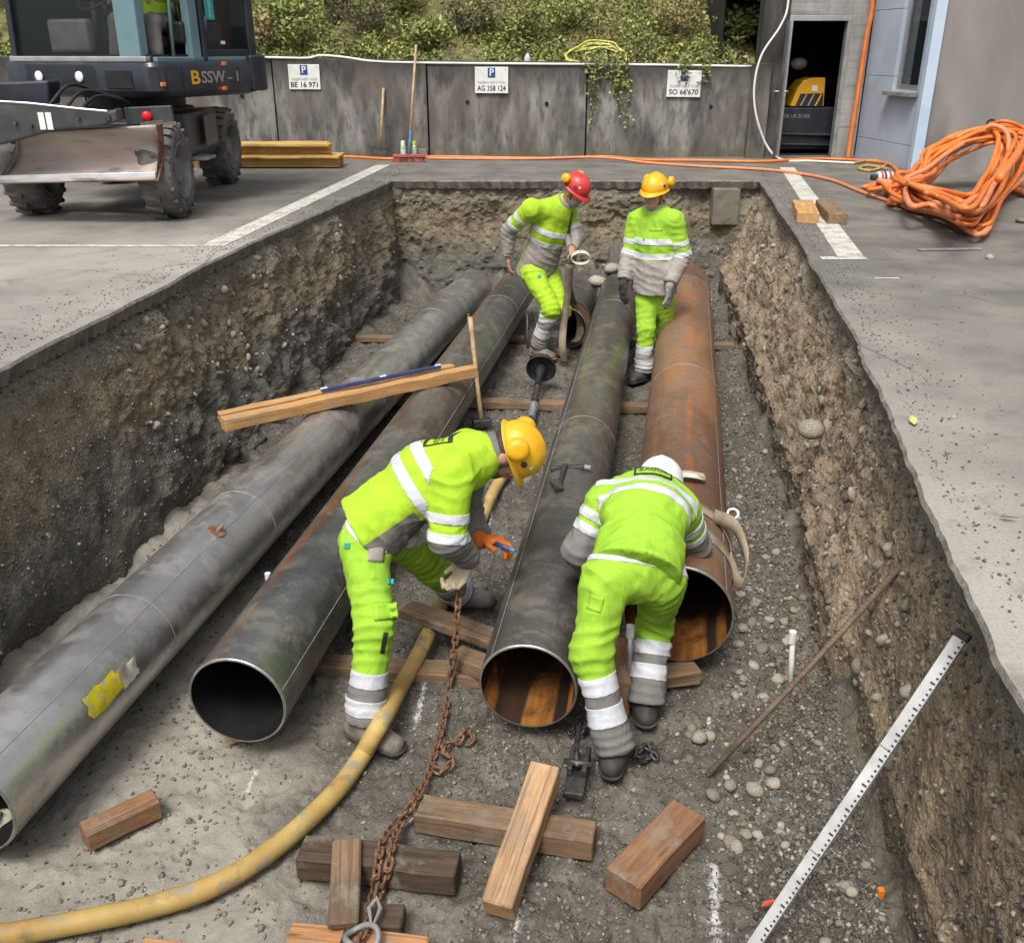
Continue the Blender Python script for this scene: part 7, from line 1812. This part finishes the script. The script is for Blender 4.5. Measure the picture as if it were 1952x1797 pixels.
# front left worker, bending over, chain in hand
JA = dict(ankR=G(693, 1372, .12), kneeR=PY(714, 1195, 3.52), hipR=PY(697, 1035, 3.75), hipL=PY(750, 1015, 3.93), kneeL=PY(822, 1080, 4.17), ankL=PY(872, 1128, 4.47), pel=PY(712, 1002, 3.84),
          neck=PY(922, 866, 3.95), head=PY(966, 866, 3.96), shR=PY(862, 902, 3.76), elR=PY(852, 1030, 3.68), wrR=PY(893, 1062, 3.83), shL=PY(895, 856, 4.13), elL=PY(888, 985, 4.2), wrL=PY(914, 1028, 4.02))
a_hr = (PY(880, 1092, 3.80) - JA['wrR']); a_hl = (PY(955, 1032, 3.98) - JA['wrL'])
WA = worker('worker in yellow helmet bending forward, front left, gripping the rusty chain', JA, (.93, -.12, .30), (.33, -.05, -.94), dict(R=(.85, -.5), L=(.95, -.05)),
    dict(R0, seed=1, tb=(.44, .62), lb=(.46, .62, .75, .92), greytop=.36, greyd=.02, bend=.05, hem=-.05, girth=1.04, belt=(-.02, .03), beard=M['stubble'], ms=1.2, muff_pos=(.14, -.05, .03), redsole=None,
         hands=dict(R=dict(d=a_hr, pn=(-.6, -.5, .2), curl=(1.3, 1.3, 1.3, 1.3, .9), mat=M['glove_b']), L=dict(d=a_hl, pn=(0, -.3, -.95), curl=(.9, 1.0, 1.1, 1.1, .6), mat=M['glove_o'], sg=-1)), floor=dict(L=float(JA['ankL'].z) - .1 if JA['ankL'].z > .1 else 0.0)))
# his marker pen
t = thing('marker_pen', 'blue marker pen in the front left worker\'s orange glove', 'pen', PY(960, 1038, 3.93)); a, b_ = PY(945, 1036, 3.94), PY(982, 1050, 3.86); m = MB(); m.tube([a, a.lerp(b_, .7)], .012, 10); m.build('barrel', M['bluetool'], t, smooth=True)
m = MB(); m.tube([a.lerp(b_, .7), b_], [.0125, .009], 10); m.build('cap', M['bluepaint'], t, smooth=True)
# front right worker, back to the viewer
JB = dict(ankL=G(1170, 1425, .12), kneeL=PY(1128, 1245, 3.33), hipL=PY(1158, 1105, 3.46), ankR=G(1232, 1335, .11), kneeR=PY(1247, 1190, 3.72), hipR=PY(1262, 1105, 3.56), pel=PY(1212, 1083, 3.50), neck=PY(1236, 932, 4.06), head=PY(1256, 938, 4.26),
          shL=PY(1154, 955, 3.93), elL=PY(1104, 1048, 3.85), wrL=PY(1128, 1090, 4.05), shR=PY(1298, 972, 3.93), elR=PY(1325, 1040, 4.05), wrR=PY(1290, 1070, 4.25))
WB = worker('worker in white helmet seen from behind, bending between the third and rusty pipes', JB, (.2, .75, .62), (.2, .6, -.77), dict(L=(.25, .95), R=(.1, .95)),
    dict(R0, seed=2, lime=M['lime'], helmet=M['white'], muff=None, ab=(.32, .58), tb=(.56, .74), lb=(.22, .40, .52, .72), greytop=.34, greyd=.03, bend=.05, hem=-.02, hemtilt=-.35, girth=.95, belt=(-.0, .06), boot=M['boot_dk'], grey=M['grey'],
         hands=dict(L=dict(d=(.4, .5, -.7), pn=(.5, -.3, -.4), curl=(.8, .8, .8, .8, .5), mat=M['glove_b']), R=dict(d=(-.5, .6, -.6), pn=(-.5, -.3, -.4), curl=(.8, .8, .8, .8, .5), mat=M['glove_b'], sg=-1))))
# rear left worker, red helmet
JC = dict(ankR=PY(1027, 655, 9.15), ankL=PY(1052, 652, 9.28), kneeR=PY(1050, 588, 8.98), kneeL=PY(1072, 590, 9.12), hipR=PY(1014, 518, 9.2), hipL=PY(1041, 515, 9.38), pel=PY(1027, 505, 9.3), neck=PY(1074, 388, 9.12), head=PY(1096, 366, 9.02),
          shR=PY(1012, 398, 9.02), elR=PY(970, 440, 9.2), wrR=PY(968, 490, 9.22), shL=PY(1082, 402, 9.3), elL=PY(1098, 450, 9.2), wrL=PY(1090, 476, 8.98))
WC = worker('worker in red helmet looking down, standing between the second and third pipes', JC, (.46, -.36, .81), (.66, -.5, -.56), dict(R=(.75, -.6), L=(.75, -.6)),
    dict(R0, seed=3, grey=M['greylt'], tlime=M['lime2'], helmet=M['red'], muff=M['yellow'], ab=(.38, .68), tb=(.42, .60), lb=(.16, .34, .5, .72), greytop=.38, greyd=-.06, bend=.03, hem=-.12, boot=M['boot'], redsole=M['pinkred'], beard=M['greyink'], hair=M['greyink'], muff_pos=(.122, -.09, .035),
         hands=dict(R=dict(d=(.05, .0, -1), pn=(.8, .2, 0), curl=(.5, .5, .55, .6, .3), mat=None, sg=-1), L=dict(d=(.1, -.9, -.35), pn=(-.6, .2, -.7), curl=(1.1, 1.1, 1.1, 1.1, .6), mat=None))))
# rear right worker, yellow helmet
JD = dict(ankR=PY(1228, 704, 8.42), ankL=PY(1262, 702, 8.62), kneeR=PY(1231, 628, 8.42), kneeL=PY(1268, 628, 8.58), hipR=PY(1233, 545, 8.55), hipL=PY(1262, 545, 8.48), pel=PY(1248, 530, 8.52), neck=PY(1252, 403, 8.54), head=PY(1247, 370, 8.48),
          shR=PY(1216, 418, 8.66), elR=PY(1198, 485, 8.62), wrR=PY(1189, 536, 8.5), shL=PY(1285, 420, 8.42), elL=PY(1300, 488, 8.42), wrL=PY(1277, 543, 8.25))
WD = worker('worker in yellow helmet standing upright beside the rusty pipe, gloves on', JD, (-.06, -.16, .98), (-.5, -.84, -.16), dict(R=(-.7, -.7), L=(-.6, -.8)),
    dict(R0, seed=4, lime=M['lime'], grey=M['greylt'], tb=(.36, .58), lb=(.38, .58, .72, .93), greytop=.30, greyd=-.05, hem=-.13, boot=M['boot_dk'], muff_pos=(.118, -.10, .03),
         hands=dict(R=dict(d=(0, -.1, -1), pn=(.5, .3, 0), curl=(.35, .35, .4, .45, .3), mat=M['glove_k'], sg=-1), L=dict(d=(-.05, -.15, -1), pn=(-.5, .4, 0), curl=(.3, .3, .35, .4, .3), mat=M['glove_g']))))
# printed badges, pockets and tabs on the clothes
def back_badge(W, k, size, lat=0.0, up_k=1):
    s, u, fr, J = W['s'], W['u'], W['fr'], W['J']; c = W['sp'](k) + s * lat; xd = -s; yd = u; nd = -fr
    fr_ = decal(W['jk'], W['org'], c + yd * 0.052, xd, yd, nd, size, .02, M['ink'], 'badge_bar', W['jk'])
    decal(W['jk'], W['org'], c - yd * 0.052, xd, yd, nd, size, .012, M['ink'], 'badge_bar', W['jk'])
    for q in (-1, 1): decal(W['jk'], W['org'], c + xd * (q * size * .5), xd, yd, nd, .007, .115, M['ink'], 'badge_bar', W['jk'])
    decal_text(W['jk'], W['org'], 'ZAUGG', .062, c, xd, yd, nd, M['ink'], W['jk'], width=size * .82)
back_badge(WA, .80, .17, .0); back_badge(WB, .93, .17, .0)
def tab(W, ob, c, xd, yd, nd, w_, h_, mat, name): return decal(W[ob], W['org'], np.array(tuple(c)), nv(xd), nv(yd), nv(nd), w_, h_, mat, name, W[ob])
CAMP = np.array([0, 0, CAM_H])
def cam_tab(W, ob, px, py, y, w_, h_, mat, name, xd=(1, 0, 0), tilt=0.0):
    c = np.array(tuple(PY(px, py, y))); nd = nv(CAMP - c); x = nv(np.array(xd) - nd * (np.array(xd) @ nd)); yv = np.cross(nd, x)
    x2 = x * math.cos(tilt) + yv * math.sin(tilt); y2 = np.cross(nd, x2)
    return decal(W[ob], W['org'], c, x2, y2, nd, w_, h_, mat, name, W[ob])
cam_tab(WA, 'tr', 735, 1165, 3.5, .10, .07, M['lime'], 'pocket_flap', tilt=.1)
cam_tab(WA, 'tr', 745, 1108, 3.55, .026, .022, M['sticker'], 'logo_tab'); cam_tab(WA, 'tr', 662, 1040, 3.6, .022, .025, M['sticker'], 'logo_tab')
cam_tab(WA, 'tr', 718, 1052, 3.6, .07, .085, M['greylt'], 'pocket_patch', tilt=-.1)
cam_tab(WA, 'tr', 732, 1225, 3.42, .018, .09, M['ink'], 'logo_print', tilt=-.15)
cam_tab(WB, 'tr', 1135, 1150, 3.3, .06, .06, M['lime'], 'pocket_flap', tilt=-.3)
cam_tab(WC, 'tr', 1028, 527, 9.0, .03, .03, M['sticker'], 'logo_tab')
cam_tab(WD, 'jk', 1250, 438, 8.3, .11, .02, M['lime'], 'pocket_flap'); cam_tab(WD, 'jk', 1228, 440, 8.3, .018, .17, M['lime'], 'zip_placket')
cam_tab(WC, 'jk', 1087, 425, 8.85, .016, .2, M['chassis'], 'zip_placket', tilt=-.2)

# operator in the cab (one leg and the jacket show)
def Hn(x, y, z): return np.array(tuple(H(x, y, z)))
t = thing('person', 'excavator operator in lime jacket and grey trousers seated in the cab', 'person', V(Hn(-.58, .82, 2.9)))
og = ORG[t.name]
hipc = Hn(-.58, .82, 3.06); nk = Hn(-.58, .88, 3.66); sx3 = np.array(tuple(HX)); fy = -np.array(tuple(HY))
tor = [cap(hipc, nk - np.array([0, 0, .05]), .15, .14, sx3, 1.3), cap(nk - sx3 * .17 - np.array([0, 0, .06]), nk + sx3 * .17 - np.array([0, 0, .06]), .085)]
gr = [(tor, [], .05)]; bod = [([cap(hipc, nk, .1, .08, sx3, 1.3), cap(nk, nk + np.array([0, 0, .15]), .05), ('ell', tuple(nk + np.array([0, 0, .24])), (.078, .095, .12), np.array([sx3, fy, [0, 0, 1]]))], [], .03)]
trp = [([cap(hipc - sx3 * .1, hipc + sx3 * .1, .12)], [], .04)]
for sg in (-1, 1):
    sh = nk + sx3 * .2 * sg - np.array([0, 0, .07]); el = sh + np.array([0, 0, -.28]) + sx3 * .05 * sg + fy * .08; wr_ = el + fy * .25 + np.array([0, 0, -.02])
    gr.append(([cap(sh, el, .08, .065), cap(el, wr_, .065, .05)], [], .03)); bod += [([cap(sh, el, .04), cap(el, wr_, .04, .026)], [], .02), (hand_prims(wr_, fy, np.array([0, 0, -1.0]), sx3 * -sg, (1, 1, 1, 1, .6), 1.05), [], .006)]
    hp_ = hipc + sx3 * .11 * sg; kn = hp_ + fy * .43 + sx3 * .05 * sg + np.array([0, 0, .02]); an = kn + np.array([0, 0, -.4]) + fy * .08
    if sg > 0: kn = Hn(-.33, .42, 3.07); an = Hn(-.27, .34, 2.80)
    trp.append(([cap(hp_, kn, .1, .078), cap(kn, an, .078, .07)], [], .04)); bod.append(([cap(hp_, kn, .06, .05), cap(kn, an, .05, .035)], [], .02))
v, f = sdf_mesh(bod, .009, .02); garment_obj('body', v, f, [M['skin']], t, og, 0, 1, 1)
v, f = sdf_mesh(gr, .012, .05); garment_obj('jacket', v, f, [M['lime']], t, og, .007, 8, 1)
v, f = sdf_mesh(trp, .012, .05); garment_obj('trousers', v, f, [M['grey']], t, og, .007, 9, 1)
helmet(V(nk + np.array([0, 0, .29])), (0, 0, 1), V(fy), M['yellow'], t, None, org=og)
# ---------------------------------------------------------------- stones, gravel, small litter
rr = np.random.default_rng(77)
# stones set into the trench sides
def wall_stones(P, n, rmin, rmax, parent, zlo, zhi, seed, ylo=1.6, yhi=12.2, nrm=None):
    r2 = np.random.default_rng(seed); k = 0; H_, W_ = P.shape[:2]
    while k < n:
        i, j = r2.integers(0, H_), r2.integers(0, W_); p = P[i, j]
        if not (zlo < p[2] < zhi and ylo < p[1] < yhi): continue
        if vnoise(p, 1.2, seed) < -.35: continue
        r_ = rmin + (rmax - rmin) * r2.uniform() ** 3
        stone(V(p) + V(nrm) * (r_ * .22), r_, parent=parent, flat=False, ang=True); k += 1
wall_stones(PR, 230, .012, .042, wr, .2, 1.2, 1, 2.8, 10.5, (-1, 0, 0))
wall_stones(PL, 120, .014, .042, wl, .45, 1.22, 2, 5.6, 11.0, (1, 0, 0))
wall_stones(PF, 45, .015, .04, wf, .5, 1.2, 3, 11, 13, (0, -1, 0))
# gravel: small stones too many to tell apart
def gravel(name, pts, rad, mat, label, seed, cat='gravel'):
    r2 = np.random.default_rng(seed); n = len(pts)
    base = np.array([(0, 0, 1), (.94, 0, .2), (.29, .9, .2), (-.76, .55, .2), (-.76, -.55, .2), (.29, -.9, .2), (0, 0, -.7)]) * [1, .85, .7]
    fcs = np.array([(0, 1, 2), (0, 2, 3), (0, 3, 4), (0, 4, 5), (0, 5, 1), (6, 2, 1), (6, 3, 2), (6, 4, 3), (6, 5, 4), (6, 1, 5)])
    q = r2.normal(size=(n, 4)); q /= np.linalg.norm(q, axis=1)[:, None]; w_, x, y, z = q.T
    R = np.stack([np.stack([1 - 2 * (y * y + z * z), 2 * (x * y - z * w_), 2 * (x * z + y * w_)], -1), np.stack([2 * (x * y + z * w_), 1 - 2 * (x * x + z * z), 2 * (y * z - x * w_)], -1), np.stack([2 * (x * z - y * w_), 2 * (y * z + x * w_), 1 - 2 * (x * x + y * y)], -1)], 1)
    jit = 1 + .25 * r2.normal(size=(n, 7, 1)).clip(-1, 1)
    v = np.einsum('nij,nkj->nki', R, base[None] * jit) * rad[:, None, None] + pts[:, None, :]
    f = (np.arange(n)[:, None, None] * 7 + fcs[None]).reshape(-1, 3)
    return tag(put(np_mesh(name, v.reshape(-1, 3), f), name, mat, smooth=True), label, cat, kind='stuff')
def floor_pts(n, seed, dens):
    r2 = np.random.default_rng(seed); y = 1.9 * (11.8 / 1.9) ** r2.uniform(0, 1, n * 3); x = fLB(y) + (fRB(y) - fLB(y)) * r2.uniform(0.01, .99, n * 3)
    keep = r2.uniform(0, 1, n * 3) < dens(x, y); x, y = x[keep][:n], y[keep][:n]
    return np.stack([x, y, floor_z(x, y) + .002], -1)
def dens(x, y):
    s_ = np.clip((-0.25 - x) * .9 - (y - 3.1) * .38, 0, 1); r_ = np.clip((x - .16 * y - .3) * 1.5, 0, 1); nz = vnoise(np.stack([x, y, x * 0], -1), 1.5, 4) * .5 + .5
    return np.clip(.16 + .5 * r_ + .45 * nz ** 2 - .55 * s_, .03, 1)
pts = floor_pts(42000, 5, dens); gravel('floor_gravel', pts, np.random.default_rng(6).uniform(.0035, .011, len(pts)) * (1 + .6 * (pts[:, 0] > .16 * pts[:, 1] + .4)), M['gravel'], 'fine loose gravel spread over the trench floor', 7)
pw = []
r2 = np.random.default_rng(15)
for P, n, dv in ((PR, 6500, (-1, 0, 0)), (PL, 5500, (1, 0, 0)), (PF, 2000, (0, -1, 0))):
    i = r2.integers(0, P.shape[0], n); j = (r2.uniform(0, 1, n) ** 1.2 * P.shape[1] * .97).astype(int); q = P[i, j]
    q = q[(q[:, 1] > 1.6)]; pw.append(q)
pw = np.concatenate(pw); gravel('wall_gravel', pw, r2.uniform(.004, .017, len(pw)), M['gravel'], 'small stones embedded in the cut sides of the trench', 17)
# rounded stones one can tell apart on the floor
zone = [('rounded river pebble among the stones beside the rusty pipe mouth', 'pebbles beside the rusty pipe', (1400, 1120, 1530, 1330), 58, .014, .042),
        ('rounded pebble in the brown gravel patch around the foot of the reinforcing bar', 'pebbles around the bar foot', (1290, 1390, 1560, 1620), 55, .012, .034),
        ('pebble in the lower right corner below the levelling staff', 'pebbles below the staff', (1560, 1640, 1730, 1790), 14, .012, .028),
        ('pebble along the dark strip between the rusty pipe and right wall', 'pebbles along the right pipe', (1390, 760, 1530, 1120), 44, .014, .032),
        ('small stone scattered on the floor around the loose timbers', 'stones around the timbers', (560, 1450, 1300, 1790), 26, .010, .02),
        ('small stone on the ground near the front worker\'s boots', 'stones near the boots', (560, 1300, 900, 1440), 12, .01, .02),
        ('pebble on the floor between the second and third pipes', 'pebbles between pipes', (880, 760, 1080, 1120), 18, .012, .022),
        ('broken stone in the rubble heap at the far end of the trench', 'stones in the far rubble', (1100, 500, 1200, 560), 16, .03, .06)]
for lbl, grp_, (x0, y0, x1, y1), n, r0, r1 in zone:
    k = 0; tries = 0
    while k < n and tries < 2000:
        tries += 1
        g = G(rr.uniform(x0, x1), rr.uniform(y0, y1), .0)
        if g.x > fRB(g.y) - .03: continue
        r_ = r0 + (r1 - r0) * rr.uniform() ** 2; g.z = fz(g) + r_ * .15
        stone(g, r_, lbl, 'stone', grp_); k += 1
for (px, py, r_, lbl) in [(1442, 1488, .045, 'largest pale egg shaped cobble beside the reinforcing bar foot'), (1395, 1482, .036, 'flat grey cobble left of the pale egg shaped one'), (1475, 1484, .034, 'tan cobble right of the pale egg shaped one'), (1360, 1505, .04, 'dark grey cobble under the end of the reinforcing bar'), (1453, 1228, .04, 'big round cobble beside the white stake'), (1438, 1258, .034, 'greenish cobble left of the white stake')]:
    g = G(px, py, .02); stone(V((g.x, g.y, fz(g) + r_ * .4)), r_, lbl, 'stone')
g = G(1333, 1405, .03); tag(stone(V((g.x, g.y, .035)), .04), 'square tan brick fragment on the floor right of the white helmeted worker', 'stone')
g = PY(1141, 545, 10.9); stone(V((g.x, g.y, .38)), .14, 'large pale boulder at the far end between the stub and third pipes', 'boulder'); g2 = PY(1165, 512, 11.6); stone(V((g2.x, g2.y, g2.z)), .1, 'brown stone lump on top of the far rubble heap', 'boulder')
gg = G(1600, 905, .7); stone(V((fRT(5.2) - .22, 5.2, .78)), .085, 'large smooth cobble sticking out of the right trench side', 'boulder')
# litter
def leaf_litter(px, py, z, size, mat, label, name='fallen_leaf', rz=0.4):
    c = G(px, py, z); m = MB(); d = V((math.cos(rz), math.sin(rz), .06)); s_ = V((-math.sin(rz) * .6, math.cos(rz) * .6, .12))
    pts = [c, c + d * size * .3 + s_ * size * .28, c + d * size * .7 + s_ * size * .24, c + d * size, c + d * size * .7 - s_ * size * .22 + V((0, 0, .008)), c + d * size * .3 - s_ * size * .26 + V((0, 0, .008))]
    m.add(pts, [(0, 1, 2, 3), (0, 3, 4, 5)]); o = m.build(name, mat, org=c); so = o.modifiers.new('thick', 'SOLIDIFY'); so.thickness = .0015; tag(o, label, 'leaf'); return o
M['leafyellow'] = pm('yellow_leaf', (.42, .46, .1), (.55, .56, .18), 20, .6, bump=None); M['leafred'] = pm('red_leaf', (.5, .08, .03), (.6, .14, .05), 20, .6, bump=None)
leaf_litter(1743, 810, ST + .012, .1, M['leafyellow'], 'yellow green fallen leaf on the street right of the trench', rz=1.3)
leaf_litter(1450, 1728, .02, .07, M['leafred'], 'red fallen leaf beside the levelling staff foot')
leaf_litter(1905, 985, ST + .015, .06, M['wood_mid'], 'curled brown dry leaf on the street at the right edge', rz=-.3)
c = PY(1795, 1748, 2.36); m = MB(); m.bar(V((fRB(2.5) - .05, 2.5, .0)), V((fRB(2.5) - .05, 2.5, .07)), .022, .022); tag(m.build('marker_peg', M['orange'], org=(fRB(2.5) - .05, 2.5, 0), bevel=.004), 'small orange marker peg at the foot of the right trench wall', 'peg')
# pebbles on the street
for i, (px, py, r_, lbl) in enumerate([(1886, 494, .035, 'dark lump of asphalt lying on the street right of the trench'), (1818, 797, .012, 'tiny pale pebble on the street near the yellow leaf'), (1945, 425, .05, 'pale stone below the orange hose coil at the right edge'), (1830, 955, .012, 'tiny pale pebble on the street near the curled leaf')]):
    g = G(px, py, ST); stone(V((g.x, g.y, ST + r_ * .4)), r_, lbl, 'stone')
t = thing('steel_offcut', 'flat grey steel strip lying on the street near the white line corner', 'strip', G(1800, 475, ST)); m = MB(); m.bar(G(1750, 476, ST + .01), G(1870, 474, ST + .01), .05, .012); m.build('strip', M['steelgrey'], t, bevel=.003)
n = 3600; y = 1.5 + 12 * r2.uniform(0, 1, n); x = np.where(r2.uniform(0, 1, n) < .5, fRT(y) + .01 + r2.exponential(.16, n), fLT(y) - .01 - r2.exponential(.16, n))
gravel('street_grit', np.stack([x, y, np.full(n, ST + .003)], -1), r2.uniform(.002, .0085, n), M['gravel'], 'fine grit scattered along the trench edge on the street', 19)

# trampled clods of the same soil
pts = floor_pts(5200, 25, lambda x, y: np.clip(.5 + .6 * vnoise(np.stack([x, y, x * 0], -1), 2.2, 14), .05, 1)); M['clod'] = pm('soil_clod', (0.12, 0.112, 0.096), (0.25, 0.236, 0.2), 3, 0.95, bump=(60, .6, .006))
gravel('soil_clods', pts, np.random.default_rng(26).uniform(.006, .022, len(pts)) * np.random.default_rng(27).uniform(.5, 1, len(pts)), M['clod'], 'crumbled soil clods trodden into the trench floor', 28, 'soil')
